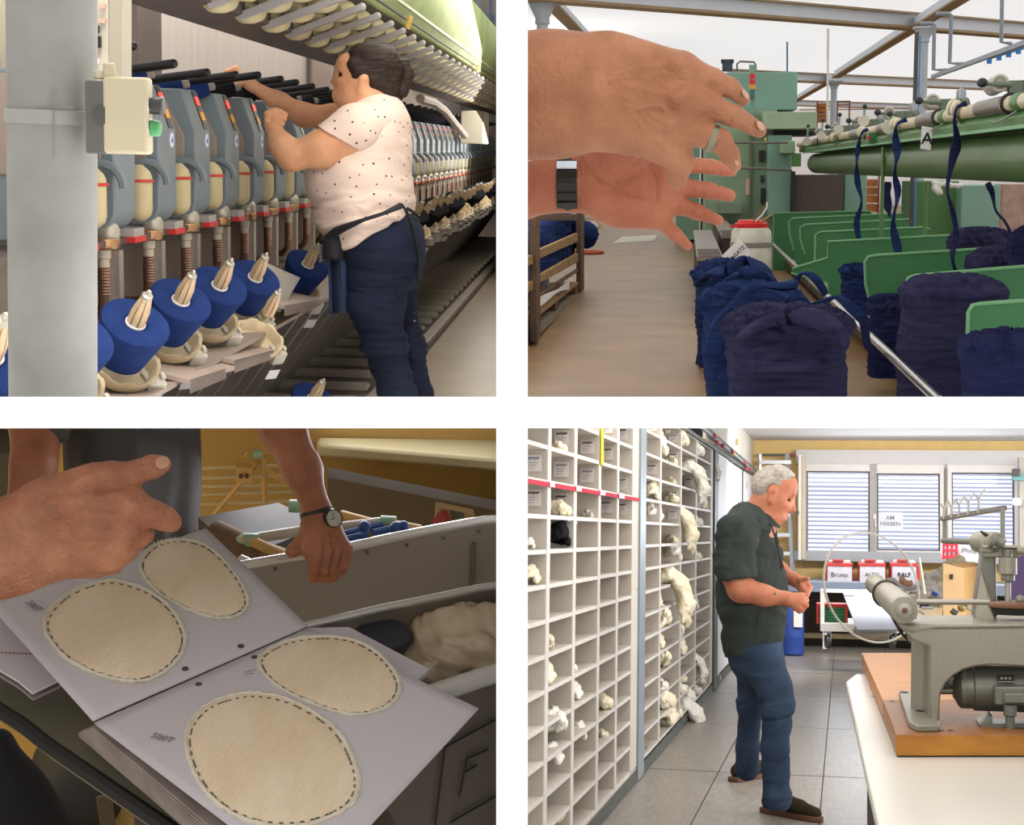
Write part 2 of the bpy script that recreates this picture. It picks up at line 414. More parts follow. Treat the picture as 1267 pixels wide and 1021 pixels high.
# ================================================================ upper left room: yarn winding machine, worker
def room_one():
    fr = FA
    X0 = -1.25; DY = .43
    def px(x, y, X): return fr.X(x, y, X)
    grey = mat('casing_grey', '#7b858a', rough=.45, var=.05)
    taupe = mat('taupe_metal', '#9c8b80', rough=.5, var=.06)
    dark = mat('dark_steel', '#665b53', rough=.5, var=.15)
    brown = mat('brown_steel', '#5b4f49', rough=.5, var=.1)
    cream = mat('cream_plastic', '#cdbc90', rough=.4, var=.05)
    bright = mat('bright_steel', '#c9c0b4', rough=.3, metal=.6, var=.05)
    copper = mat('copper_brass', '#b58d66', rough=.28, metal=.9, var=.1)
    pinkm = mat('pinkish_copper', '#a57e6c', rough=.35, metal=.6, var=.1)
    steel = mat('dull_steel', '#b3ab9c', rough=.35, metal=.5, var=.05)
    black = mat('black_plastic', '#1b1919', rough=.35, var=.1)
    red = mat('red_plastic', '#d23a34', rough=.35, var=0)
    orange = mat('orange_plastic', '#f0a21c', rough=.35, var=0)
    redlamp = mat('red_lamp', '#ff4a3c', rough=.3, var=0, emit=.5)
    sticker = mat('sticker_white', '#dfe3f5', rough=.5, var=0); stblue = mat('sticker_blue', '#4a57b8', rough=.5, var=0)
    clear = mat('clear_plastic', '#b9b2ad', rough=.2, var=.05)
    blue = mat('blue_yarn', '#22366b', rough=.9, var=.12, vs=20, bump=.5, bs=300, stretch=(1, 1, 1), spec=.1)
    blackyarn = mat('black_yarn', '#1c1b1f', rough=.9, var=.1, bump=.5, bs=300, spec=.1)
    wood = mat('peg_wood', '#d3b691', rough=.5, var=.1, vs=60, stretch=(1, 1, .15))
    ivory = mat('ivory_plastic', '#d6c19c', rough=.45, var=.08)
    creamyarn = mat('cream_yarn', '#cfc19a', rough=.85, var=.07, vs=10, bump=.3, bs=200, spec=.1)
    armgrey = mat('arm_grey', '#b3acaa', rough=.4, var=.06)
    green = mat('pale_green_paint', '#b4bd7c', rough=.5, var=.14, vs=2.5, hex2='#8fa35a')
    pinkwall = mat('pinkish_panel', '#c2b4ae', rough=.6, var=.05, vs=3, stretch=(6, 6, .3))
    conc = mat('grey_painted_concrete', '#8f8e88', rough=.65, var=.1, vs=7, hex2='#7c7b74', bump=.1, bs=20)
    paper = mat('white_tag', '#d8d4d6', rough=.7, var=.03)

    # --- setting
    fl = mat('tan_floor', '#b5a48f', rough=.35, var=.08, vs=3, bump=.05)
    struct('floor_winding_room', MB().box((-8, 4, -1.35), (6, 40, -1.29)), fl, fr)
    wl = mat('hall_wall', '#c7beb6', rough=.8, var=.05)
    struct('wall_back', MB().box((-9, 34, -1.3), (4, 34.2, 6)), wl, fr)
    struct('wall_left', MB().box((-3.4, 3, -1.3), (-3.3, 34, 1.25)), mat('left_wall', '#8d7f78', rough=.8, var=.06), fr)
    cl = struct('ceiling_winding_room', MB().box((-9, 14, 3.6), (4, 34, 3.7)), mat('ceiling_white', '#d9d4ce', rough=.8, var=.03), fr)

    # --- the long machine body (one thing), running away from the viewer
    mach = thing('winding_machine', 'long grey and taupe yarn winding machine body running away behind the woman', 'machine', fr, (-1.3, 4.0, -1.29))
    Y1, Y2 = 3.2, 21.5
    part('back_panel', MB().box((-1.86, Y1, -.9), (-1.82, Y2, .55)), pinkwall, mach)
    part('lower_panel', MB().box((-1.72, Y1, -1.25), (-1.68, Y2, -.3)), dark, mach)
    part('shelf_rail', MB().box((-1.7, Y1, -.288), (-1.27, Y2, -.272)).box((-1.7, Y1, -.53), (-1.30, Y2, -.51)), brown, mach)
    part('inner_panel', MB().box((-1.7, Y1, -.75), (-1.45, Y2, -.53)), dark, mach)
    part('tray_rail', MB().bar((-1.09, Y1, -.60), (-1.09, Y2, -.60), .15, .012).box((-1.2, Y1, -.62), (-1.12, Y2, -.59)), taupe, mach)
    # upright posts between the heads and the overhead creel
    for (x, y, X, w, m) in ((168, 92, -1.78, .16, brown), (402, 95, -1.72, .12, taupe), (505, 120, -1.6, .25, taupe)):
        p = px(x, y, X)
        part('upright_post', MB().box((X - .06, p.y - w, -.3), (X + .06, p.y + w, .7)), m, mach, bevel=.004)
    part('upright_post', MB().box((-1.50, 4.05, -.3), (-1.42, 4.16, .9)), mat('post_cream', '#98917f', rough=.5, var=.04), mach, bevel=.004)
    # slanting struts, floor trough with rungs, floor rail
    k = 0
    y = 4.1
    while y < 20.5:
        for d in (0,):
            part('strut', MB().bar((-1.12, y + d, -.6), (-1.58, y + d, -1.25), .05, .05, up=(1, 0, .7)), mat('strut_metal', '#8a8077', rough=.4, metal=.3, var=.08), mach)
        y += DY
    y = 5.6
    while y < 21:
        part('rung', MB().box((-1.75, y, -1.2), (-1.09, y + .12, -1.18)).box((-1.75, y + .02, -1.18), (-1.09, y + .05, -1.165)), steel, mach)
        y += DY
    part('floor_rail', MB().box((-1.10, 4, -1.29), (-1.03, 22, -1.235)), mat('rail_taupe', '#a39688', rough=.5, var=.06), mach, bevel=.006)
    part('rail_seal', MB().box((-1.03, 4, -1.29), (-1.02, 22, -1.25)), dark, mach)
    part('trough_floor', MB().box((-1.75, 4, -1.28), (-1.09, 22, -1.26)), dark, mach)

    # --- winding heads
    h = thing('winding_unit', None, 'machine head', fr)
    T = .19
    prof = [(-.42, .147), (-.045, .147), (0, .02), (0, -.2)] + [(-.07 + .07 * math.cos(a), -.2 - .055 * math.sin(a)) for a in (.4, .8, 1.2, 1.57)] + [(-.16, -.255), (-.2, -.1), (-.42, -.06)]
    part('casing', MB().slab([(x, 0, z) for x, z in prof], (0, T, 0)), grey, h, bevel=.006, rel=True)
    sp = [(-.40, .135), (-.105, .135), (-.035, .0), (-.035, -.07), (-.1, -.1), (-.40, -.09)]
    part('side_panel', MB().slab([(x, -.008, z) for x, z in sp], (0, .010, 0)), taupe, h, bevel=.003, rel=True)
    n = V(.127, 0, .045).normalized(); d1 = V(-.045, 0, .127)
    def onslant(t, y, off=.0): return V(0, y, .02) + d1 * t + n * off
    part('display_strip', MB().slab([onslant(.03, .115), onslant(.97, .115), onslant(.97, .16), onslant(.03, .16)], n * .003), black, h, rel=True)
    for nm, t, m in (('indicator_lamp', .62, redlamp), ('indicator_lamp', .25, orange)):
        part(nm, MB().slab([onslant(t, .117), onslant(t + .2, .117), onslant(t + .2, .158), onslant(t, .158)], n * .006), m, h, rel=True, label='red lamp' if m is redlamp else 'orange lamp')
    st = part('round_sticker', MB().cyl((-.002, .14, -.01), (.002, .14, -.01), .022, seg=16), sticker, h, rel=True)
    part('emblem', MB().slab([(.0025, .134, -.018), (.0025, .148, -.018), (.0025, .148, 0), (.0025, .13, -.012)], (.001, 0, 0)), stblue, st, rel=True)
    part('waste_canister', MB().lathe([(.004, -.238), (.018, -.234), (.032, -.222), (.037, -.205), (.037, -.128)], (-.03, -.10, 0)).lathe([(.037, -.124), (.036, -.112), (.03, -.098), (.016, -.085), (.012, -.08)], (-.03, -.10, 0)), cream, h, rel=True)
    part('canister_rim', MB().lathe([(.037, -.129), (.043, -.127), (.043, -.123), (.037, -.12)], (-.03, -.10, 0)), red, h, rel=True)
    part('curved_bracket', MB().tube([V(-.03 + .062 * math.cos(a), -.03, -.135 + .062 * math.sin(a)) for a in [i * math.pi / 10 for i in range(0, 9)]], .012, 6), grey, h, rel=True)
    part('tension_ball', MB().ball((-.03, .03, -.255), .034), steel, h, rel=True)
    bxx = part('sensor_box', MB().box((-.06, .17, -.285), (.0, .27, -.25)), clear, h, rel=True)
    part('red_cover', MB().box((-.062, .165, -.288), (.004, .275, -.272)), red, bxx, rel=True)
    # --- spindle station
    s = thing('spindle_station', None, 'spindle', fr)
    part('brass_disc', MB().lathe([(.02, -.296), (.042, -.294), (.044, -.290), (.044, -.272), (.041, -.268), (.02, -.27), (.018, -.262)], (-.02, .0, 0), seg=24), copper, s, rel=True)
    part('collar', MB().lathe([(.016, -.345), (.016, -.322), (.02, -.32), (.02, -.298)], (-.02, 0, 0)), mat('cream_collar', '#c7b9a6', rough=.4, var=.04), s, rel=True)
    part('spring', MB().lathe([(.014 + .003 * (i % 2), -.42 + i * .004) for i in range(20)], (-.02, 0, 0), seg=14), pinkm, s, rel=True)
    part('feed_hose', MB().tube([(-.02, 0, -.415), (-.025, .01, -.45), (-.05, .04, -.475), (-.12, .06, -.485), (-.2, .07, -.485)], .014, 8), pinkm, s, rel=True)
    part('cover_plate', MB().box((-.42, .075, -.52), (-.01, .095, -.305)), mat('plate_taupe', '#c4b2a2', rough=.4, metal=.15, var=.06), s, rel=True, bevel=.002)
    part('cover_edge', MB().box((-.012, .075, -.50), (.0, .115, -.305)), bright, s, rel=True)
    yb = [4.37 + DY * i - T for i in range(-1, 37)]
    words = ['just right of the grey pillar, half hidden by its switch box', 'second to the right of the grey pillar', 'third to the right of the grey pillar', 'fourth to the right of the grey pillar', "just left of the woman's raised fist", "behind the woman's raised fist", "behind the woman's bent elbow"]
    back = 0
    for i, y in enumerate(yb):
        xp = 740 - 2500 / (y + .1)
        if i == 0: w_ = 'hidden behind the grey pillar'; far_ = False
        elif i <= len(words): w_ = words[i - 1]
        elif xp < 500: w_ = "hidden behind the woman's torso"
        elif back < 14: w_ = "%s in the row emerging beyond the woman's back" % ORD[back]; back += 1
        else: w_ = 'at the far receding end of the machine'
        dup(h, (X0, y, 0), label='grey winding unit ' + w_, group='winding units along the machine')
        dup(s, (X0 - .02, y + .02, 0), label='brass spindle below the winding unit ' + w_.replace(', half hidden by its switch box', ''), group='brass spindles under the winding units')
    for o in (h, s):
        for c in list(o.children_recursive): bpy.data.objects.remove(c)
        bpy.data.objects.remove(o)

    # --- packages on pegs
    A = V(.45, -.42, .785).normalized()
    def station(name, label, P, yarn, dish=True, full=True, group='packages on the slanting pegs', sc=1.0):
        R = axis_to(A)
        t = thing(name, label, 'bobbin' if full else 'peg', fr, P, R @ Matrix.Scale(sc, 3) if sc != 1 else R, group=group)
        if full:
            part('yarn_package', MB().lathe([(.02, -.118), (.05, -.12), (.056, -.116), (.082, -.006), (.081, 0), (.076, .003), (.03, .0), (.024, -.006), (.02, -.01)], seg=36), yarn, t, rel=True)
            part('tube_end', MB().torus((0, 0, -.002), (0, 0, 1), .021, .004, 20, 6), paper, t, rel=True)
        pg = MB()
        for i in range(8):
            a = 2 * math.pi * i / 8; c, s_ = math.cos(a), math.sin(a)
            Rm = Matrix.Rotation(a, 3, 'Z')
            pts = []
            for z, r, w in ((-.01, .021, .0065), (.035, .021, .0062), (.08, .012, .0040)):
                for sx, rr in ((-1, r - .008), (1, r - .008), (1, r), (-1, r)): pts.append(Rm @ V(rr, sx * w, z))
            pg.rings([pts[0:4], pts[4:8], pts[8:12]])
        part('wooden_peg', pg, wood, t, rel=True)
        part('steel_tip', MB().lathe([(.013, .072), (.013, .085), (.006, .088), (.006, .096), (.003, .1)], seg=12), steel, t, rel=True)
        if dish:
            cr = MB(); n_ = 48
            rings = []
            for z, r, jag in ((-.185, .03, 0), (-.18, .055, 0), (-.15, .08, 0), (-.122, .088, 1), (-.126, .08, 1), (-.155, .066, 0), (-.168, .02, 0)):
                rings.append([V(.012 + r * math.cos(2 * math.pi * q / n_), r * math.sin(2 * math.pi * q / n_), z + (.007 if jag and (q // 3) % 2 else 0)) for q in range(n_)])
            cr.rings(rings)
            part('crown_dish', cr, ivory, t, rel=True)
            part('mount_bracket', MB().cbox((.085, -.04, -.175), (.05, .05, .05)).cbox((.105, -.04, -.15), (.012, .02, .02)), mat('bracket_grey', '#b8b0a2', rough=.45, var=.04), t, rel=True, bevel=.003)
            part('white_tag', MB().cbox((.06, -.09, -.22), (.045, .004, .04)), paper, t, rel=True)
        return t
    P0 = [(-12, 440, -1.03), (92, 418, -1.04), (168, 399, -1.05), (224, 371, -1.05), (272, 353, -1.05), (316, 343, -1.05), (381, 327, -1.05)]
    labs = ['blue yarn package on a wooden peg at the left edge behind the grey pillar', 'blue yarn package on a wooden peg mostly hidden behind the grey pillar',
            'large blue yarn package on a wooden peg just right of the grey pillar', 'blue yarn package on a wooden peg second right of the grey pillar',
            'blue yarn package on a wooden peg third right of the grey pillar', 'blue yarn package on a wooden peg left of the grey bracket plate', "blue yarn package on a wooden peg just left of the woman's dark apron"]
    for (x, y, X), l in zip(P0, labs):
        station('blue_bobbin', l, px(x, y, X), blue)
    for (x, y, X), l in zip(((388, 493, -.98), (-6, 520, -.9)), ("blue yarn package on the lower tier in front of the woman's shins", 'blue yarn package low at the left edge')):
        if x > 0: station('blue_bobbin', l, px(x, y, X), blue)
    # empty tray below the fourth package and the grey bracket plate
    p = px(352, 372, -1.05)
    t = thing('bracket_plate', 'grey metal bracket plate with screw heads between two blue packages', 'plate', fr, p)
    part('plate', MB().slab([px(328, 325, -1.05), px(371, 344, -1.02), px(346, 387, -1.02), px(318, 372, -1.06)], (0, .02, 0)), mat('plate_grey', '#a39d93', rough=.45, var=.05), t, bevel=.003)
    sc = MB()
    for q in ((337, 338), (352, 343), (346, 368)): c = px(q[0], q[1], -1.035); sc.cyl(c + V(0, -.012, 0), c, .006, seg=10)
    part('screw', sc, steel, t)
    p = px(340, 412, -1.02)
    station('empty_peg', 'empty cream crown dish on the lower tray rail below the bracket plate', px(333, 385, -.98), blue, full=False, sc=.9)
    for (a, b) in (((290, 446), (350, 430)), ((352, 378), (402, 370)), ((235, 470), (292, 452))):
        c1 = px(*a, -.98); c2 = px(*b, -.98)
        single('tray_shelf', MB().slab([c1, c2, c2 + V(-.12, .02, .02), c1 + V(-.12, .02, .02)], (0, 0, -.012)).slab([c1, c1 + (c2 - c1) * .75, c1 + (c2 - c1) * .75 + V(0, 0, -.028), c1 + V(0, 0, -.035)], (.0, .006, 0)), mat('tray_pinkish', '#a8958a', rough=.45, var=.05), fr,
               {290: 'pinkish tray shelf under the empty crown dish', 352: 'small white tray shelf left of the dark apron', 235: 'small tray shelf below the third blue package'}[a[0]], 'shelf')
    # pegs of the far row (ivory, some with black packages)
    y = 7.6; i = 0; nf = ne = 0
    while y < 20:
        full = i in (2, 3, 4, 6, 7, 9, 10, 14, 15, 19, 20, 24, 25)
        xp = 740 - 2060 / y
        if xp < 505: w_ = "hidden behind the woman's hips"
        elif full: w_ = "%s of its row beyond the woman's back" % ORD[nf]; nf += 1
        else: w_ = ("%s of its row beyond the woman's back" % ORD[ne]) if ne < 10 else 'at the far receding end of its row'; ne += 1
        if full: station('black_bobbin', 'black yarn package on a peg, ' + w_, (-1.03, y, -.40), blackyarn, group='black packages in the far row')
        else: station('empty_peg', 'empty wooden peg over a crown dish, ' + w_, (-1.03, y, -.42), blackyarn, full=False, group='empty pegs in the far row')
        y += DY; i += 1

    # --- magazine: slanting black tubes and cones above the heads
    mg = thing('tube_magazine', None, 'tube', fr)
    part('tube', MB().cyl((-.36, 0, -.05), (-.008, 0, 0), .0135, seg=14).ball((-.008, 0, 0), .0135, 12), black, mg, rel=True)
    part('tube_clip', MB().lathe([(.0, -.02), (.017, -.02), (.017, .015), (.0, .015)], (-.33, 0, -.045), (1, 0, .14)), brown, mg, rel=True)
    tips = [(168, 57), (218, 79), (259, 90), (294, 93), (322, 93), (350, 98), (369, 102), (389, 107), (407, 111), (424, 113)]
    for j, q in enumerate(tips):
        dup(mg, px(*q, -1.2 if j else -1.35), label='black tube above the winding heads, number %s from the pillar in its row' % ['one', 'two', 'three', 'four', 'five', 'six', 'seven', 'eight', 'nine', 'ten'][j] if False else
            'black rounded magazine tube ' + ['poking out beside the cream post', 'above the first blue cone', 'above the second blue cone', "just under the woman's far hand", "just right of the woman's far hand", "above the woman's forearm", "above the woman's far elbow", "left of the woman's face, under the grey post", "beside the woman's nose", "hidden behind the woman's face"][j], group='black magazine tubes')
    y = 8.0; nt_ = 0
    while y < 19.5:
        xp = 740 - 2400 / y
        if xp < 500: w_ = "hidden behind the woman's head"
        elif nt_ < 14: w_ = '%s of the far row right of the ponytail' % ORD[nt_]; nt_ += 1
        else: w_ = 'at the far end of its row'
        dup(mg, (-1.2, y, .235), label='black magazine tube ' + w_, group='black magazine tubes in the far row'); y += DY
    for c in list(mg.children_recursive): bpy.data.objects.remove(c)
    bpy.data.objects.remove(mg)
    def cone(label, x, y, X, m, ax, r=.04, l=.1):
        p = px(x, y, X); R = axis_to(V(*ax).normalized())
        t = thing('yarn_cone', label, 'yarn cone', fr, p, R, group='cones in the magazine')
        part('yarn', MB().lathe([(.012, -l / 2), (r * .9, -l / 2), (r, -l / 2 + .006), (r * .72, l / 2 - .006), (r * .66, l / 2), (.012, l / 2)], seg=24), m, t, rel=True)
        part('cone_tube', MB().lathe([(.017, -l / 2 - .012), (.019, -l / 2 - .012), (.012, l / 2 + .03), (.002, l / 2 + .03)], seg=16), mat('tube_grey', '#8d8278', rough=.5, var=.1), t, rel=True)
    cone('blue yarn cone in the magazine partly behind the cream post', 158, 97, -1.36, blue, (.75, .55, .2))
    cone('blue yarn cone above the first winding head', 204, 109, -1.36, blue, (.75, .55, .2))
    cone('blue yarn cone above the second winding head', 238, 112, -1.36, blue, (.75, .55, .2))
    for j, (x, y) in enumerate(((272, 112), (300, 118), (330, 122), (352, 126), (374, 128))):
        cone('black yarn cone in the magazine ' + ["under the woman's far hand", "below the woman's far wrist", "below the woman's far forearm", 'above her raised fist', "under the woman's far elbow"][j], x, y, -1.36, blackyarn, (.75, .55, .2), .042)
    y = 8.2; nt_ = 0
    while y < 19:
        xp = 740 - 2720 / y
        if xp < 500: w_ = "hidden behind the woman's head"
        elif nt_ < 14: w_ = '%s of the far row right of the ponytail' % ORD[nt_]; nt_ += 1
        else: w_ = 'at the far end of its row'
        t = thing('yarn_cone', 'black yarn cone in the magazine, ' + w_, 'yarn cone', fr, (-1.36, y, .2), axis_to(V(.75, .55, .2)), group='black cones in the far row')
        part('yarn', MB().lathe([(.012, -.05), (.05, -.05), (.03, .05), (.012, .05)], seg=16), blackyarn, t, rel=True); y += DY

    # --- overhead creel: rail, grey arms with cream cones lying between them, green beam
    oc = thing('overhead_creel', 'overhead creel beam of grey metal and pale green paint above the winding heads', 'creel', fr, (-1, 4, .4))
    za = px(365, 44, -1.09).z; zb = px(448, 10, -.85).z
    zin = px(390, 73, -1.25).z
    part('inner_rail', MB().slab([(-1.27, 3.2, zin), (-1.09, 3.2, za + .005), (-1.09, 3.2, za + .06), (-1.3, 3.2, zin + .08)], (0, 18, 0)), brown, oc)
    part('under_plate', MB().slab([(-1.12, 3.2, za + .07), (-.86, 3.2, zb + .07), (-.86, 3.2, zb + .08), (-1.12, 3.2, za + .08)], (0, 18, 0)), brown, oc)
    g0 = px(614, 103, -.88); g1 = px(614, 76, -.80)
    part('green_beam', MB().slab([(-.88, 4.5, g0.z), (-.80, 4.5, g1.z), (-.80, 4.5, g1.z + .25), (-1.0, 4.5, g1.z + .25), (-1.0, 4.5, g0.z + .05)], (0, 17, 0)), green, oc, bevel=.01)
    part('green_lip', MB().bar((-.838, 4.5, (g0.z + g1.z) / 2 + .004), (-.838, 21.5, (g0.z + g1.z) / 2 + .004), .012, .012), mat('pale_lip', '#cfd3b4', rough=.4, var=.05), oc)
    for q in ((500, 27), (588, 84)):
        p = px(*q, -.845)
        part('warning_mark', MB().slab([p + V(.004, 0, -.02), p + V(.02, 0, .03), p + V(.02, .12, .03), p + V(.004, .12, -.02)], (.006, 0, -.006)), mat('yellow_mark', '#d8a83a', rough=.5, var=.05), oc)
    y = 4.6; i = 0
    arm_me = None; cones = None
    while y < 20.5:
        a = part('arm', MB().bar((-1.1, y, za - .0), (-.845, y, zb), .034, .022).ball((-.845, y, zb), .0155, 10), armgrey, oc)
        y += .40; i += 1
    cc = thing('cream_bobbin', None, 'bobbin', fr)
    part('yarn', MB().lathe([(.01, -.075), (.028, -.072), (.037, -.05), (.039, 0), (.034, .04), (.018, .07), (.008, .075)], seg=18), creamyarn, cc, rel=True)
    y = 4.6; i = 0
    while y < 20.3:
        for j, (X, t) in enumerate(((-1.085, .02), (-1.005, .36), (-.925, .7))):
            z = za + (zb - za) * t + .022
            R = axis_to(V(.25, .93, .1))
            near = i < 8
            dup(cc, (X, y + .09 + .0 * j, z), R, label='cream bobbin in the overhead creel, ' + ('%s gap from the left, %s row' % (ORD[i], ('inner', 'middle', 'outer')[j]) if i < 17 else 'in the far receding gaps'), group='cream bobbins overhead ' + ('left of the woman' if y < 7 else 'right of the woman'))
        y += .40; i += 1
    for c in list(cc.children_recursive): bpy.data.objects.remove(c)
    bpy.data.objects.remove(cc)
    # service carriage in the far row
    p = px(585, 160, -1.12)
    t = thing('service_carriage', 'cream square machine carriage hanging over the far winding heads', 'carriage', fr, p)
    part('housing', MB().box((-1.2, p.y - .35, px(585, 178, -1.12).z), (-1.0, p.y + .35, px(585, 138, -1.12).z)), mat('carriage_cream', '#c5bda9', rough=.5, var=.04), t, bevel=.01)
    part('curved_arm', MB().tube([px(x, y, -1.12) for x, y in ((520, 122), (535, 126), (550, 137), (562, 152), (575, 168))], .03, 8), taupe, t)
    # background shelving seen past the creel
    t = thing('pallet_rack', 'distant orange and blue storage rack beyond the green creel beam', 'rack', fr, fr.Y(585, 120, 30))
    bp = mat('rack_blue', '#7e9bb8', rough=.5, var=.05); og = mat('rack_orange', '#b07a45', rough=.7, var=.15, vs=3)
    for x, w, m in ((592, 5, mat('rack_pale', '#b9bfc9', rough=.5, var=.04)), (607, 3, bp), (527, 4, bp)):
        a = fr.Y(x, 90, 29.5); b = fr.Y(x, -40, 29.5)
        part('post', MB().bar(a, b, w * .0148, .08, up=(0, 1, 0)), m, t)
    for y in (17, 24):
        part('beam', MB().bar(fr.Y(530, y, 29.6), fr.Y(640, y + 6, 29.6), .06, .09), mat('rack_pale', '#b9bfc9'), t)
    for (x0, x1, y0, y1) in ((556, 576, 36, 48), (578, 590, 37, 60), (594, 606, 36, 68), (608, 625, 36, 70), (580, 606, 62, 74)):
        a = fr.Y(x0, y1, 30); b = fr.Y(x1, y0, 30)
        part('crate', MB().box((a.x, 30, a.z), (b.x, 30.4, b.z)), og, t)

    # --- grey pillar with switch box
    yp = 2.2
    def pp(x, y, dy=0): return fr.Y(x, y, yp + dy)
    t = thing('grey_pillar', 'thick grey painted pillar at the left edge in front of the winding machine', 'pillar', fr, pp(66, 480))
    r = 56 / F * yp
    a = pp(66, 520, r); b = pp(64, -60, r)
    part('column', MB().cyl(a, b, r, seg=48), conc, t)
    part('scratch_mark', MB().slab([pp(65, 108, -.0006), pp(67, 108, -.0006), pp(67.5, 195, -.0006), pp(66, 195, -.0006)], (0, .0004, 0)).slab([pp(45, 131, -.0006), pp(92, 132, -.0006), pp(92, 133.5, -.0006), pp(45, 132.5, -.0006)], (0, .0004, 0)), mat('scratch_grey', '#7e7b75', rough=.8, var=0), t)
    band = mat('cable_band', '#94928a', rough=.6, var=.05)
    part('strap', MB().lathe([(r + .001, -.010), (r + .003, -.009), (r + .003, .009), (r + .001, .010)], pp(65, 145, r), b - a, 48), band, t)
    bx = thing('switch_box', 'cream plastic switch box with green button strapped to the grey pillar', 'switch', fr, pp(145, 145, -.01))
    cb = mat('switchbox_cream', '#bdb092', rough=.5, var=.03)
    def bxs(x0, y0, x1, y1, d0, d1):
        p = pp(x0, y1); q = pp(x1, y0); return MB().box((p.x, yp + d0, p.z), (q.x, yp + d1, q.z))
    part('back_box', bxs(107, 100, 132, 190, -.004, .03), mat('dark_plastic', '#5d5a55', rough=.5, var=.05), bx, bevel=.003)
    part('front_box', bxs(129, 96, 184, 190, -.006, .022), cb, bx, bevel=.005)
    part('cable_gland', MB().cyl(pp(136, 98, .01), pp(135, 78, .01), .010, .008).cyl(pp(124, 98, .01), pp(124, 87, .01), .009), cb, bx, bevel=.002)
    part('round_hole', MB().cyl(pp(125, 143, -.007), pp(125, 143, 0), .012), mat('dark_plastic2', '#4b4844', var=0), bx)
    for y, m, l in ((131, mat('selector_dark', '#3d3a38', rough=.3, var=.1), 'black selector knob'), (158, mat('green_button', '#4f9a5c', rough=.35, var=.1), 'green push button')):
        part('ring', MB().cyl(pp(176, y, .008), pp(187, y, .008), .013), mat('chrome', '#cfc8bc', rough=.2, metal=.9, var=0), bx)
        part('button', MB().cyl(pp(186, y, .008), pp(199 if y > 140 else 203, y + (2 if y > 140 else 0), .008), .012, .013 if y < 140 else .010), m, bx, bevel=.003, label=l)
    # cream switchboard behind the pillar
    t = thing('terminal_board', 'cream terminal board with faded labels behind the pillar top', 'switchboard', fr, fr.Y(128, 95, 2.9))
    def q(x, y, d=0): return fr.Y(x, y, 2.9 + d)
    part('board', MB().slab([q(100, 100), q(135, 98), q(135, -40), q(100, -40)], (0, .03, 0)), mat('board_cream', '#b5ad9b', rough=.6, var=.08, vs=30), t)
    part('edge_post', MB().slab([q(134, 110), q(151, 110), q(151, -40), q(134, -40)], (0, .06, 0)), mat('post_cream2', '#98917f', rough=.5, var=.04), t)
    for (x, y, w, h_, m) in ((117, 36, 10, 9, black), (120, 52, 9, 14, black), (118, 66, 5, 10, mat('label_pink', '#c58c8c', var=.1)), (117, 75, 9, 7, paper), (126, 8, 8, 5, mat('label_faded', '#c59c8a', var=.1)), (126, 26, 8, 5, mat('label_faded', '#c59c8a'))):
        part('terminal', MB().slab([q(x - w / 2, y + h_ / 2, -.006), q(x + w / 2, y + h_ / 2, -.006), q(x + w / 2, y - h_ / 2, -.006), q(x - w / 2, y - h_ / 2, -.006)], (0, .008, 0)), m, t)

    woman()

def skinmat(name, c, c2, sss=.12, bump=.25, bs=140, vs=14):
    return mat(name, c, hex2=c2, rough=.5, vs=vs, bump=bump, bs=bs, sss=sss, spec=.35)

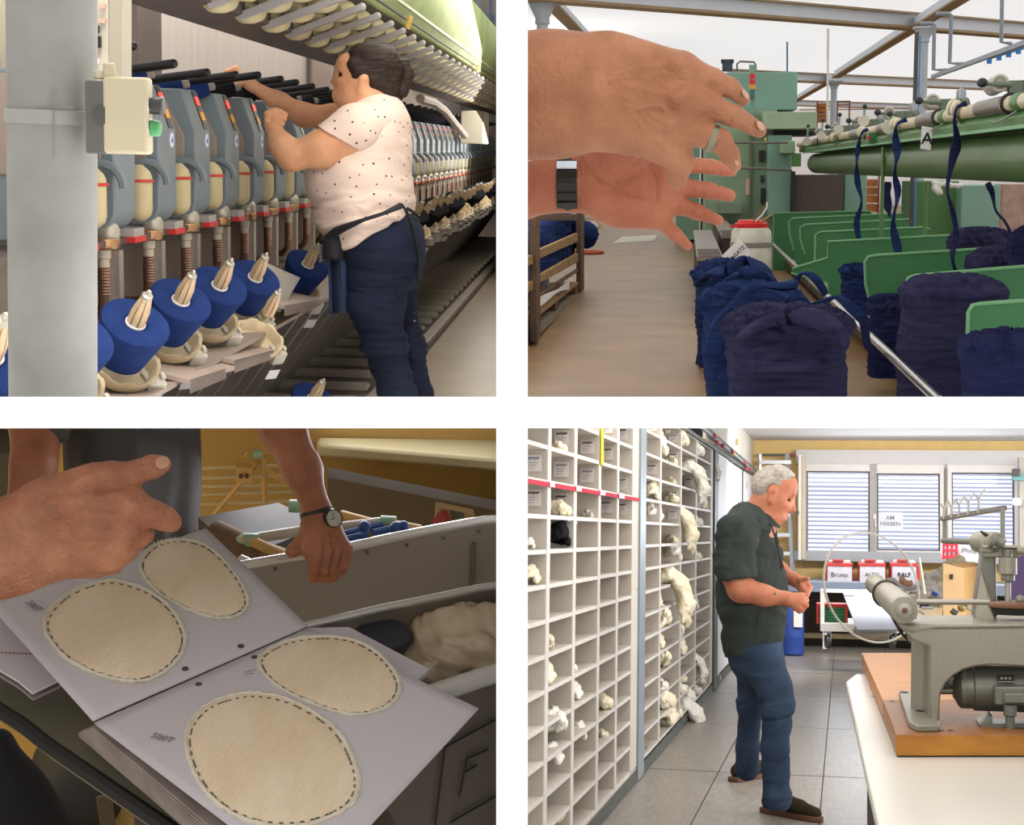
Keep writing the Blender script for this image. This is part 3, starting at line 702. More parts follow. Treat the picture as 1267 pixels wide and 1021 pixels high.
def woman():
    fr = FA; D0 = 5.75; S = D0 / F
    def W(x, y, d=0.0): return fr.Y(x, y, D0 + d)
    def rc(a, b, r1, r2=None, k=12, s=(1, 1, 1), op='+'): return RC(W(*a), W(*b), r1 * S, (r1 if r2 is None else r2) * S, k * S, s, op)
    skin = skinmat('skin_woman', '#dda57e', '#cd916b')
    D = -.17
    head = [
        RC(W(458, 92), W(458, 92), 34 * S, None, 8 * S, (1.03, .88, .98)),
        rc((438, 90), (432, 112), 22, 15, 10, (1, 1.15, 1)),
        rc((428, 80), (425, 100), 11, 11, 8, (1, 1.7, 1)),
        rc((424, 119), (434, 117), 10, 14, 8, (1, 1.4, 1)),
        rc((420, 119), (421, 121), 8, 8, 6, (1, 1.3, 1)),
        rc((417, 92), (412.5, 101.5), 3.5, 4, 4),
        rc((414, 102.5, -.012), (416, 102.5, -.012), 2.6, 2.6, 3), rc((414, 102.5, .012), (416, 102.5, .012), 2.6, 2.6, 3),
        rc((421, 85, -.03), (420, 84, .03), 3.6, 3.6, 5),
        rc((421, 111, -.012), (421, 111, .012), 6, 6, 5), rc((415.8, 109.4, -.012), (415.8, 109.4, .012), 2.5, 2.5, 2), rc((416.2, 113.2, -.01), (416.2, 113.2, .01), 2.5, 2.5, 2),
        rc((440, 118), (452, 140), 20, 27, 12, (1, 1.1, 1)), rc((455, 110), (462, 145), 24, 30, 14, (1, 1.1, 1)),
        rc((450, 97, -.094), (446, 110, -.088), 5.2, 3.4, 3, (1.1, .6, 1)), rc((450, 101, -.106), (448.5, 105, -.104), 2.6, 2.2, 2, (1, 1, 1), '-'),
        rc((418.5, 92, -.052), (422.5, 92, -.054), 3, 3, 3, (1, 1, 1), '-'), rc((418.5, 92, .052), (422.5, 92, .054), 3, 3, 3, (1, 1, 1), '-'),
    ]
    near = [rc((446, 160, D), (432, 168, D - .01), 17, 20, 14), rc((432, 168, D - .01), (400, 184, D - .03), 20, 22, 14), rc((400, 184, D - .03), (362, 194, D - .04), 22, 16, 10), rc((360, 194, D - .04), (349, 180, D - .03), 16, 14, 10), rc((349, 180, D - .03), (338, 160, D), 14, 8.5, 10),
            rc((339, 155, D), (341, 146, D), 9, 10, 6, (1, 1.2, 1)),
            rc((345, 138, D - .01), (352, 142, D - .01), 4, 3.7, 2), rc((352, 142, D - .01), (349, 150, D - .01), 3.7, 3.2, 2),
            rc((339, 138, D - .02), (331, 141, D - .03), 4, 3.8, 2), rc((331, 141, D - .03), (330, 150, D - .03), 3.8, 3.2, 2),
            rc((343, 137, D + .01), (336, 137, D + .02), 4, 3.8, 2), rc((333, 143, D - .0), (330, 154, D - .01), 4, 3.4, 2), rc((346, 146, D - .02), (352, 147, D - .02), 3.8, 3.2, 2), rc((344, 151, D - .02), (350, 153, D - .015), 3.6, 3, 2)]
    E = .18
    far = [rc((440, 150, E - .04), (412, 146, E), 20, 16, 12), rc((412, 146, E), (376, 143, E + .06), 16, 14, 10), rc((376, 142, E + .06), (345, 126, E + .08), 14, 11.5, 10), rc((345, 126, E + .08), (312, 106, E + .1), 11.5, 7, 10),
           rc((312, 106, E + .1), (300, 98, E + .1), 7, 8.5, 6, (1, 1.2, 1)),
           rc((299, 95, E + .1), (290, 85, E + .09), 4, 3.6, 2), rc((290, 85, E + .09), (280, 88, E + .08), 3.4, 2.8, 2), rc((299, 93, E + .12), (292, 84, E + .13), 4, 3.6, 2), rc((292, 84, E + .13), (284, 86, E + .14), 3.4, 2.8, 2),
           rc((297, 98, E + .08), (288, 95, E + .06), 4, 3.6, 2), rc((288, 95, E + .06), (279, 93, E + .06), 3.4, 2.8, 2), rc((299, 101, E + .08), (290, 105, E + .06), 3.8, 3.2, 2), rc((301, 103, E + .12), (293, 107, E + .13), 3.6, 3, 2)]
    torso = [rc((462, 150), (455, 205), 32, 40, 20, (1, 1.5, 1)), rc((455, 205), (470, 300), 40, 40, 20, (1, 1.5, 1)),
             rc((465, 330, -.08), (478, 430, -.08), 26, 18, 12), rc((478, 430, -.08), (495, 520, -.08), 17, 13, 12), rc((490, 330, .09), (508, 430, .09), 18, 13, 12), rc((508, 430, .09), (518, 520, .09), 13, 11, 12)]
    t = thing('person', 'woman with tied-up dark hair in a pale dotted top and navy jeans at the machine', 'person', fr, W(490, 500))
    body = part('body', sdf('body', head + near + far + torso, .0034, smooth=2), skin, t)
    # top with short sleeves
    top = [rc((466, 152), (462, 165), 36, 43, 20, (1, 1.35, 1)), rc((463, 150, -.10), (470, 150, .10), 19, 19, 20), rc((462, 166), (445, 207), 43, 60, 20, (1, 1.25, 1)), rc((446, 207), (450, 262), 60, 57, 20, (1, 1.2, 1)), rc((450, 262), (462, 300), 57, 50, 20, (1, 1.25, 1)),
           rc((456, 172, -.12), (450, 202, -.1), 30, 32, 14), rc((472, 140, 0), (470, 150, 0), 17, 20, 14, (1, 2.2, 1)), rc((402, 215, 0), (405, 232, 0), 22, 22, 14, (1, 2.4, 1))]
    # cut away neck hole, sleeve ends, hem
    nk = W(450, 131); fwd = (W(404, 162, 0) - W(440, 150, 0))
    cut = [CUT(W(468, 276 + 14), (W(423, 314) - W(515, 262)).cross(V(0, 1, 0))), rc((455, 118), (449, 134), 25, 23, 3, (1, 1.15, 1), '-'),
           ]
    nrm = (W(423, 314) - W(515, 262)).cross(V(0, 1, 0)); nrm = nrm if nrm.z < 0 else -nrm
    cut[0] = CUT(W(469, 288), nrm)
    e1 = W(417, 168, D - .02); ax1 = (W(400, 184, D - .03) - W(447, 165, D)).normalized()
    # sleeve cut only around the near arm: subtract a fat capsule beyond the sleeve end
    c1 = W(421, 176, D - .02)
    far_c = W(416, 147, E)
    def plug(c, ax, r, l): return RC(c + ax * (r * 1.0), c + ax * (r + l), r, r, .004, (1, 1, 1), '-')
    ax1 = (W(398, 168, D - .04) - W(430, 152, D)).normalized()
    dots = mat('dotted_jersey', '#dfc7b9', rough=.85, var=.03, vs=5, bump=.15, bs=400, spec=.1)
    nt = dots.node_tree; p = nt.nodes['Principled BSDF']
    tc = nt.nodes.new('ShaderNodeTexCoord'); mp = nt.nodes.new('ShaderNodeMapping'); mp.inputs['Rotation'].default_value = (.5, .3, .6)
    vo = nt.nodes.new('ShaderNodeTexVoronoi'); vo.inputs['Scale'].default_value = 36; vo.inputs['Randomness'].default_value = .35
    ra = nt.nodes.new('ShaderNodeValToRGB'); ra.color_ramp.elements[0].position = .13; ra.color_ramp.elements[1].position = .17
    ra.color_ramp.elements[0].color = (*lin('#5a4038'), 1); ra.color_ramp.elements[1].color = (*lin('#dfc7b9'), 1)
    nt.links.new(tc.outputs['Object'], mp.inputs[0]); nt.links.new(mp.outputs[0], vo.inputs['Vector']); nt.links.new(vo.outputs['Distance'], ra.inputs[0]); nt.links.new(ra.outputs[0], p.inputs['Base Color'])
    hem = (W(437, 176) - W(398, 153)).cross(V(0, 1, 0)); hem = hem if hem.z < 0 else -hem
    hem2 = (W(411, 126) - W(404, 168)).cross(V(0, 1, 0)); hem2 = hem2 if hem2.x < 0 else -hem2
    def fold(pos):
        m = np.clip((pos[:, 2] - float(W(450, 225).z)) * -12, 0, 1)
        return wav(pos * np.array([.5, .5, 1.6]), 3, 40, .0075) * (0.25 + m) + wav(pos, 5, 14, .004)
    part('dotted_top', sdf('dotted_top', top + cut, .0045, disp=fold, smooth=2), dots, t)
    part('sleeve', sdf('sleeve', [rc((462, 152, D + .06), (440, 160, D), 27, 28, 10), rc((440, 160, D), (400, 184, D - .03), 28, 26, 10), CUT(W(417.5, 164), hem)], .004, disp=lambda q: wav(q, 5, 30, .002), smooth=2), dots, t)
    part('sleeve', sdf('sleeve', [rc((460, 152, E - .08), (440, 150, E - .04), 24, 22, 10), rc((440, 150, E - .04), (395, 145, E + .03), 22, 19, 10), CUT(W(408, 147), hem2)], .004, smooth=2), dots, t)
    # jeans
    jm = mat('navy_denim', '#1f2538', rough=.85, var=.12, vs=5, bump=.2, bs=300, hex2='#171b2b', spec=.15)
    J = -.075
    je = [rc((474, 292), (474, 314), 47, 49, 16, (1, 1.22, 1)), rc((495, 300), (497, 325), 28, 27, 14, (1, 2.0, 1)),
          rc((470, 318, J), (464, 372, J), 44, 33.5, 16), rc((464, 372, J), (476, 428, J), 33.5, 26, 14), rc((476, 428, J), (492, 488, J), 26, 21.5, 12), rc((492, 488, J), (498, 530, J), 21.5, 20, 12),
          rc((488, 320, .09), (489, 372, .1), 33, 27, 14), rc((489, 372, .1), (505, 428, .1), 26, 20, 12), rc((505, 428, .1), (515, 490, .1), 20, 19, 12), rc((515, 490, .1), (520, 530, .1), 19, 18, 12)]
    n2 = -nrm
    def jf(pos):
        z = pos[:, 2]; kn = np.exp(-((z - float(W(480, 430).z)) / .13) ** 2) + .9 * np.exp(-((z - float(W(480, 345).z)) / .07) ** 2)
        return wav(pos * np.array([.4, .4, 1.8]), 9, 60, .0065) * kn + wav(pos * np.array([.6, .6, 1.2]), 4, 20, .0035)
    part('jeans', sdf('jeans', je + [CUT(W(469, 268), n2)], .0045, disp=jf, smooth=2), jm, t)
    # hair: cap, swept back, and ponytail loop
    hm = mat('dark_brown_hair', '#2b211d', rough=.55, var=.3, vs=60, stretch=(.25, 1, 1), hex2='#33271f', bump=.5, bs=180, spec=.2)
    hair = [RC(W(463, 90), W(463, 90), 33 * S, None, 8 * S, (1.1, .98, .98)), rc((447, 69), (475, 76), 15, 20, 8, (1, 1.6, 1)), rc((467, 104), (478, 112), 21, 18, 8, (1, 1.5, 1)),
            rc((484, 85), (492, 84), 12, 9, 8), rc((437, 80, -.07), (444, 88, -.075), 8, 10, 6), rc((437, 80, .07), (444, 88, .075), 8, 10, 6)]
    hc = [CUT(W(437, 80), (W(432, 118) - W(437, 60)).cross(V(0, 1, 0)) * 1.0)]
    d_ = (W(428, 66) - W(444, 108)); nn = d_.cross(V(0, 1, 0)); nn = nn if nn.x < 0 else -nn
    hc = [CUT(W(435, 88), nn), rc((448, 100, -.11), (446, 110, -.1), 8, 7, 3, (1, 2.2, 1), '-'), rc((447, 103, .1), (446, 110, .09), 7, 7, 3, (1, 1.2, 1), '-')]
    def hs(pos): return wav(pos * np.array([.25, 1, 1]), 2, 260, .0016)
    part('hair', sdf('hair', hair + hc, .0034, disp=hs, smooth=1), hm, t)
    part('ponytail', sdf('ponytail', [rc((493, 82), (500, 79), 6, 6, 5), rc((500, 79), (505, 92), 6, 7, 5), rc((505, 92), (498, 112), 7.5, 7, 5), rc((498, 112), (490, 127), 6.5, 3.5, 4), rc((494, 110), (484, 124), 7, 4, 5), rc((504, 98), (501, 118), 4, 2, 3)], .003, disp=hs, smooth=1), hm, t)
    part('hair_tie', MB().torus(W(494.5, 82), (W(500, 80) - W(490, 84)), 6.5 * S, 1.5 * S, 16, 6), mat('hair_tie', '#15120f', var=0), t)
    eye = mat('eye_dark', '#2a1c16', rough=.2, var=0); brow = mat('brow_dark', '#2e211a', rough=.8, var=0)
    for sd in (-1, 1):
        part('eye', MB().ball(W(421.2, 92.4, .0455 * sd), 2.4 * S, 10), eye, t)
        part('eyebrow', MB().tube([W(415.5, 86.5, .034 * sd), W(418, 84.2, .0505 * sd), W(424, 84.8, .0575 * sd)], [1.2 * S, 1.5 * S, .8 * S], 6), brow, t)
    part('lips', MB().tube([W(415.6, 111.3, -.024), W(413.2, 111.2, -.010), W(413.2, 111.2, .010), W(415.6, 111.3, .024)], [.8 * S, 1.9 * S, 1.9 * S, .8 * S], 6), mat('lips', '#a8604e', rough=.5, var=0), t)
    # apron flap, belt, tie
    ap = mat('apron_navy', '#2a3a56', rough=.85, var=.08, bump=.2, bs=300)
    def flap(u, v):
        a = W(404 + 22 * u + 3 * v, 296 - 14 * u, -.12 + .03 * math.sin(6 * u)); b = W(407 + 25 * u, 389 - 3 * u, -.1 + .04 * math.sin(7 * u)); return a.lerp(b, v)
    f = part('apron_flap', MB().grid(flap, 10, 8), ap, t); so = f.modifiers.new('solid', 'SOLIDIFY'); so.thickness = .006
    blk = mat('black_tape', '#1c1b20', rough=.7, var=.1)
    f = part('apron_pocket', MB().grid(lambda u, v: W(398 + 26 * u + 3 * v * (1 - u), 296 - 10 * u + (24 + 12 * u) * v, -.14 - .03 * math.sin(3.1 * u)), 8, 6), blk, t); so = f.modifiers.new('solid', 'SOLIDIFY'); so.thickness = .01
    part('coil', MB().tube([W(397 + 2.5 * math.sin(i * .9), 302 + i * .35, -.15 + .008 * math.cos(i * .9)) for i in range(64)], .6 * S, 5), steel_like(), t)
    def onback(x, y, o=0): return W(x, y, -.205 + o)
    part('belt', MB().tube([W(399, 297, -.15), W(415, 287, -.2), W(428, 281, -.235), W(450, 272, -.262), W(475, 264, -.255), W(497, 254, -.20)], [1.5 * S, 3 * S, 2.2 * S, 1.2 * S, 1.2 * S, 2 * S], 6, flat=2), blk, t)
    part('apron_tie', MB().tube([W(497, 252, -.2), W(503, 262, -.19), W(509, 278, -.175), W(514, 296, -.15), W(518, 315, -.12), W(517, 335, -.12), W(518, 352, -.12)], [2 * S, 3.5 * S, 4 * S, 3.5 * S, 3 * S, 3 * S, 2.5 * S], 6, flat=.5).tube([W(504, 258, -.18), W(512, 263, -.14), W(518, 274, -.11), W(511, 268, -.16)], 2.2 * S, 6), blk, t)
def steel_like(): return mat('wire_steel', '#8f8a80', rough=.35, metal=.7, var=0)
if '1' in PANELS: room_one()

# ================================================================ upper right room: gilling machine hall, gesturing hands
def ribbon(fr, pts, widths, turns, name, m, parent, thick=.004, seed=0):
    pts = [Vector(q) for q in pts]; n = 48; mb = MB(); L = len(pts) - 1
    def at(t):
        f = t * L; i = min(int(f), L - 1); u = f - i
        p0 = pts[max(i - 1, 0)]; p1 = pts[i]; p2 = pts[i + 1]; p3 = pts[min(i + 2, L)]
        return .5 * ((2 * p1) + (p2 - p0) * u + (2 * p0 - 5 * p1 + 4 * p2 - p3) * u * u + (3 * p1 - p0 - 3 * p2 + p3) * u ** 3)
    rings = []
    for i in range(n + 1):
        t = i / n; c = at(t); d = (at(min(t + .01, 1)) - at(max(t - .01, 0))).normalized()
        a = turns * math.pi * t + .3 * math.sin(9 * t + seed)
        u = V(1, 0, 0) - d * d.x; u.normalize(); w = d.cross(u)
        e = u * math.cos(a) + w * math.sin(a); g_ = -u * math.sin(a) + w * math.cos(a)
        f = t * (len(widths) - 1); k = min(int(f), len(widths) - 2); wd_ = widths[k] + (widths[k + 1] - widths[k]) * (f - k)
        ring = []
        for j in range(12):
            b = 2 * math.pi * j / 12
            ring.append(c + e * wd_ * math.cos(b) + g_ * (thick + wd_ * .18) * math.sin(b) * (1 + .2 * math.cos(5 * b)))
        rings.append(ring)
    mb.rings(rings)
    return part(name, mb, m, parent)

def bump_mesh(rx, ry, h, seed, fold=.03, sag=.06):
    nu, nv, nt = 150, 46, 26
    rng = random.Random(seed); ph = rng.random() * 6
    P = []
    for j in range(nv + nt + 1):
        if j <= nv:
            v = j / nv; z = h * v; r = 1.0 - .10 * (1 - v) ** 3 - .05 * v ** 6; top = 0
        else:
            v = (j - nv) / nt; r = .95 * math.cos(v * math.pi / 2) ** .8 if v < 1 else 0.0; z = h + .16 * h * math.sin(v * math.pi / 2) * .8; top = v
        for i in range(nu):
            a = 2 * math.pi * i / nu; c, s = math.cos(a), math.sin(a)
            sup = (abs(c) ** 3.2 + abs(s) ** 3.2) ** (-1 / 3.2)
            q = Vector((c * r * sup * rx, s * r * sup * ry, z))
            n0 = Vector((c, s, .15 if j <= nv else top * 2)).normalized()
            if j <= nv:
                d = .010 * mnoise.noise(Vector((c * 2 + seed, s * 2, z * 60))) + .02 * mnoise.noise(Vector((c * 1.3 + seed, s * 1.3, z * 5))) + .004 * mnoise.noise(Vector((c * 9, s * 9 + seed, z * 150)))
            else: d = 0
            b = max(0, min(1, (j - nv * .86) / (nv * .14)))
            tw = a + 2.2 * top
            rg = 1 - abs(mnoise.noise(Vector((q.x * 7 / (rx * 3) + seed * 3, q.y * 7 / (rx * 3), z * 2)) + Vector((math.cos(tw) * .8, math.sin(tw) * .8, 0))))
            rg2 = 1 - abs(mnoise.noise(Vector((q.x * 16 / (rx * 3) + seed, q.y * 16 / (rx * 3), z * 3))))
            d += b * fold * ((rg - .6) * 1.7 + (rg2 - .6) * .8)
            q = q + n0 * d
            q.z -= sag * h * (q.x / rx) * rng.choice([0]) if False else 0
            P.append(tuple(q))
    mb = MB(); fs = []
    for j in range(nv + nt):
        for i in range(nu):
            fs.append((j * nu + i, j * nu + (i + 1) % nu, (j + 1) * nu + (i + 1) % nu, (j + 1) * nu + i))
    mb.add(P, fs); mb.f.append(tuple(range(nu - 1, -1, -1)))
    return mb

def room_two():
    fr = FB; H = 1.1
    conc = mat('tan_concrete', '#8f6e44', hex2='#785a36', rough=.42, vs=2.2, bump=.04, bs=30, spec=.3)
    wht = mat('ceiling_white_b', '#eeeae6', rough=.85, var=.025, vs=2)
    nt = wht.node_tree; p = nt.nodes['Principled BSDF']; o_ = nt.nodes['Material Output']
    tl = nt.nodes.new('ShaderNodeBsdfTranslucent'); tl.inputs[0].default_value = (.96, .95, .95, 1); mx = nt.nodes.new('ShaderNodeMixShader'); mx.inputs[0].default_value = .8  # translucency added so outside light brightens the ceiling and the hall
    nt.links.new(p.outputs[0], mx.inputs[1]); nt.links.new(tl.outputs[0], mx.inputs[2]); nt.links.new(mx.outputs[0], o_.inputs[0])
    beamw = mat('beam_white', '#dde2ea', rough=.6, var=.03); beamb = mat('beam_brown', '#a48b68', rough=.7, var=.1)
    greend = mat('dark_green_paint', '#4f6a3c', rough=.4, var=.08, vs=3, bump=.03)
    greenm = mat('machine_green', '#4f7a42', rough=.45, var=.06, vs=4)
    greenp = mat('plate_green', '#3a7446', rough=.42, var=.06, vs=3)
    greenl = mat('pale_green', '#8fa98a', rough=.5, var=.1, vs=3, bump=.03)
    greenb = mat('blue_green', '#7fa493', rough=.5, var=.06, vs=3)
    edge = mat('plate_edge', '#6fa372', rough=.4, var=.04)
    tan = mat('tan_tube', '#c9bda0', rough=.45, var=.06); cream = mat('guide_cream', '#e6dcc0', rough=.35, var=.05)
    steel = mat('bright_rod', '#cfc9c2', rough=.2, metal=.85, var=.04); gsteel = mat('grey_roller', '#8f8a80', rough=.35, metal=.6, var=.08, vs=40, stretch=(1, .05, 1))
    dk = mat('dark_iron', '#2e302e', rough=.5, var=.15); gg = mat('grey_green_iron', '#75806f', rough=.5, var=.1)
    navy = mat('navy_roving', '#2b2f50', rough=.95, hex2='#1e2140', vs=9, bump=.6, bs=120, stretch=(.6, .6, 5), spec=.05)
    navy2 = mat('blue_roving', '#2a3a66', rough=.95, hex2='#1d2748', vs=9, bump=.6, bs=120, stretch=(.6, .6, 5), spec=.05)
    navy3 = mat('violet_roving', '#3c3956', rough=.95, hex2='#2a2943', vs=9, bump=.6, bs=120, stretch=(.6, .6, 5), spec=.05)
    wood = mat('slat_wood', '#a5804f', rough=.7, hex2='#7b5a34', vs=5, stretch=(8, .6, 8), bump=.2, bs=40)
    woodd = mat('dark_wood', '#6a4f38', rough=.75, hex2='#4b3728', vs=5, bump=.2)
    orange = mat('rack_orange_b', '#c07a3c', rough=.6, var=.15, vs=4)
    paper = mat('paper_white', '#e8e6e2', rough=.7, var=.02); ink = mat('ink_black', '#151515', rough=.7, var=0)
    red = mat('red_lid', '#dc2b2a', rough=.4, var=.05)

    # --- setting
    struct('floor_machine_hall', MB().box((-5, 5, -H - .05), (14, 60, -H)), conc, fr)
    struct('ceiling_machine_hall', MB().add([(-8, 1.0, 1.62), (16, 1.0, 1.62), (16, 48, 1.62), (-8, 48, 1.62)], [(0, 1, 2, 3)]), wht, fr)
    struct('wall_hall_back', MB().box((-8, 46, -H), (16, 46.2, 1.62)), wht, fr)
    def zz(x, y, z): return fr.Z(x, y, z)
    for nm, a, b, hgt in (('ceiling_beam', (600, -5), (1330, 51), .13), ('ceiling_beam', (900, 97), (1300, 114), .12), ('ceiling_beam', (900, 128), (1300, 140), .1)):
        A = zz(*a, 1.35); B = zz(*b, 1.35)
        lab = {(-5): 'nearest white steel roof beam with brown lower edge crossing the whole hall', 97: 'second white roof beam crossing behind the grey columns', 128: 'farthest white roof beam low above the back wall'}[a[1]]
        t = thing(nm, lab, 'beam', fr, (A + B) / 2)
        up = V(0, 0, 1)
        part('web', MB().bar(A + up * hgt * .55, B + up * hgt * .55, .05, hgt), beamw, t)
        part('lower_flange', MB().bar(A, B, .22, .025), beamb, t)
        part('upper_flange', MB().bar(A + up * hgt * 1.1, B + up * hgt * 1.1, .16, .02), beamb, t)
    for lab, a, b in (('white roof beam running back from the first grey column', (1215, -16), (1131, 36)), ('white roof beam between the two grey columns', (1131, 36), (1034, 96)), ('short white roof beam beyond the second grey column', (1028, 100), (980, 128)), ('roof beam running back from the column at the upper left', (684, 8), (727, 52))):
        A = zz(*a, 1.35); B = zz(*b, 1.35)
        t = thing('ceiling_beam', lab, 'beam', fr, (A + B) / 2)
        part('web', MB().bar(A + V(0, 0, .05), B + V(0, 0, .05), .05, .10), beamw, t)
        part('lower_flange', MB().bar(A, B, .12, .02), beamb, t)
    colm = mat('column_grey', '#b4bac2', rough=.5, var=.05)
    for lab, x, y0, w, yb in (('grey cast iron column with flared capital behind the roller rail', 1144, 36, 10, 15.6), ('thin grey column with flared capital farther back', 1032, 102, 7.5, 25), ('grey column capital at the upper left above the wrist', 671, 4, 14, 13.6)):
        p = fr.Y(x, y0, yb); r = w / 2 / F * yb
        t = thing('column', lab, 'column', fr, (p.x, p.y, -H))
        part('shaft', MB().lathe([(r, -H - p.z), (r, -.09 * w / 8)], (p.x, p.y, p.z)), colm, t)
        part('capital', MB().lathe([(r, -.10 * w / 8), (r * 1.3, -.095 * w / 8), (r * 1.2, -.07 * w / 8), (r * 2.2, -.015 * w / 8), (r * 2.4, 0)], (p.x, p.y, p.z)).cbox((p.x, p.y, p.z + .01), (r * 5, r * 5, .02)), colm, t, bevel=.004)
    p = fr.Y(1134.5, 40, 15.3)
    single('downpipe', MB().cyl((p.x, p.y, -H), (p.x, p.y, p.z), .02), mat('dark_pipe', '#5d5450', rough=.6, var=.1), fr, 'dark brown pipe beside the first grey column', 'pipe')
    p = fr.Y(1138.5, 45, 15.2)
    single('cable_strip', MB().cyl((p.x, p.y, -H), (p.x, p.y, p.z), .008), mat('blue_cable', '#3f82c4', rough=.5, var=0), fr, 'thin blue cable running down the first grey column', 'cable')
    p = fr.Y(1026, 150, 20); q = fr.Y(1025, -10, 20)
    single('standpipe', MB().cyl((p.x, p.y, -H), (q.x, q.y, q.z), .013), mat('pipe_white', '#d9d6cf', rough=.5, var=.03), fr, 'thin white vertical pole rising past the roof beams', 'pole')
    p = fr.Y(974, 92, 22); q = fr.Y(974, 25, 22)
    single('suspension_rod', MB().cyl(p, q, .012), mat('rod_blue', '#6f87a6', rough=.5, var=.1), fr, 'thin blue grey rod hanging above the green cabinet', 'rod')
    pipeg = mat('pipe_grey', '#8a919c', rough=.45, var=.06)
    for lab, pts in (('grey hanging pipe bracket nearest the first column', ((1138, 29), (1153, 29), (1156, 31), (1155, 86), (1172, 87))), ('grey hanging pipe bracket second from the first column', ((1158, 17), (1174, 17), (1177, 19), (1175, 78), (1192, 79))), ('grey hanging pipe bracket near the upper right corner', ((1240, -8), (1239, 52), (1252, 54)))):
        single('pipe_bracket', MB().tube([fr.Y(x, y, 13.5) for x, y in pts], .016, 8), pipeg, fr, lab, 'pipe')
    single('cable_rail', MB().bar(fr.Y(1154, 95, 14), fr.Y(1290, 45, 9.5), .03, .03), pipeg, fr, 'grey slanting rail hanging below the roof at the upper right', 'rail')
    t = thing('blue_rail', 'blue slanting cable rail with square clips at the upper right', 'rail', fr, fr.Y(1240, 70, 11))
    bl = mat('clip_blue', '#2f7fd0', rough=.5, var=.03)
    part('rail', MB().bar(fr.Y(1220, 73, 11.5), fr.Y(1280, 55, 10.5), .02, .016), bl, t)
    for x, y in ((1224, 76), (1236, 72), (1248, 68), (1260, 64)): part('clip', MB().cbox(fr.Y(x, y, 11.1), (.03, .02, .03)), bl, t)

    # --- green gilling machine: beam, tube, roller heads
    X = 1.45
    mach = thing('gilling_machine', 'long green gilling machine with round beam and tan roller rail', 'machine', fr, (1.5, 12, -H))
    zb = .034
    part('round_beam', MB().cyl((1.55, 5.5, zb), (1.55, 19.5, zb), .115, seg=36), greend, mach)
    part('channel', MB().slab([(1.40, 5.5, .155), (1.7, 5.5, .155), (1.7, 5.5, .25), (1.45, 5.5, .25), (1.39, 5.5, .20)], (0, 14, 0)), greenm, mach, bevel=.004)
    part('channel_lip', MB().box((1.385, 5.5, .15), (1.40, 19.5, .165)), edge, mach)
    zt = fr.X(1267, 125, 1.42).z
    part('tan_tube', MB().cyl((1.42, 5.5, zt), (1.42, 19.3, zt), .034, seg=24), tan, mach)
    y = 7.4
    while y < 19:
        part('ribbed_roller', MB().lathe([(.041 if i % 2 else .038, .1 + i * .018) for i in range(36)], (1.42, y, zt), (0, 1, 0), 24), gsteel, mach)
        part('tube_collar', MB().torus((1.42, y - .0, zt), (0, 1, 0), .042, .008, 20, 6), dk, mach)
        part('green_clamp', MB().lathe([(.036, 0), (.039, .01), (.039, .15), (.036, .16)], (1.42, y - .3, zt), (0, 1, 0)), greenm, mach)
        part('bracket_hook', MB().tube([(1.40, y - .25, zt - .04), (1.36, y - .2, zt - .07), (1.34, y - .05, zt - .085), (1.37, y, zt - .07)], .006, 6), gg, mach)
        y += 2.0
    for x, y0, y1, yy in ((1090, 182, 297, 12.0), (1144, 225, 293, 11.9)):
        a = fr.Y(x, y0, yy); b = fr.Y(x, y1, yy)
        part('support_post', MB().cyl(b, (b.x, b.y, a.z), .014).cyl(b, b + V(0, 0, .015), .03), greenm, mach)
    for x, y, w in ((1077, 171, 13), (992, 184, 9)):
        p = fr.X(x, y, 1.36); s = w / F * p.y
        b = part('control_box', MB().cbox((1.38, p.y, p.z), (s, .12, s)), greenm, mach, bevel=.003)
        part('red_button', MB().cyl(p + V(-.012 - s * .1, -.06, .003), p + V(-.012 - s * .1, -.085, .003), s * .16), red, b)
        part('green_button', MB().cyl(p + V(.01 + s * .16, -.06, .004), p + V(.01 + s * .16, -.08, .004), s * .15), mat('green_btn', '#23935c', rough=.4, var=0), b)
        c = fr.X(x + w, y + 0, 1.37)
        part('dark_box', MB().cbox((1.395, p.y + .1, p.z), (s * .9 + .03, .1, s * .85)), mat('dark_box', '#4c4f55', rough=.5, var=.05), mach, bevel=.003)
    p = fr.X(982, 198, 1.40)
    part('green_bin', MB().cbox((p.x + .02, p.y, p.z), (.13, .3, .17)), mat('bin_green', '#76a35e', rough=.45, var=.05), mach, bevel=.005)
    # roller heads on top
    hd = thing('drafting_unit', None, 'roller unit', fr)
    part('pressure_wheel', MB().lathe([(.0, 0), (.022, 0), (.022, .004), (.036, .004), (.042, .01), (.042, .42), (.036, .43), (0, .43)], (.03, .05, .105), (.1, 1, 0), 24), mat('wheel_grey', '#a39e92', rough=.35, metal=.4, var=.06), hd, rel=True)
    part('wheel_flange', MB().torus((.03, .05, .105), (.1, 1, 0), .034, .008, 20, 8), mat('wheel_light', '#cfc8b8', rough=.35, var=.05), hd, rel=True)
    part('lever_arm', MB().cyl((-.04, .02, .1), (.08, .04, .095), .008, .013).cbox((.10, .06, .085), (.06, .05, .06)), gg, hd, rel=True, bevel=.002)
    part('lever_knob', MB().ball((-.055, .015, .105), .022, 14, (1.15, 1, 1)), dk, hd, rel=True)
    part('drive_block', MB().cbox((.16, .1, .085), (.07, .08, .065)).cyl((.19, .1, .085), (.24, .12, .1), .028), gg, hd, rel=True, bevel=.004)
    part('canister', MB().lathe([(.03, 0), (.03, .10), (.026, .115), (.008, .125), (.006, .135)], (.23, .3, .06)), mat('canister_grey', '#a3a8ab', rough=.35, metal=.4, var=.05), hd, rel=True)
    names = ['nearest, below the upper right corner', "just left of the nearest one, above the sign", 'third along, above the green button box', 'fourth along the rail', 'fifth along the rail', 'last before the green cabinet']
    y = 7.67
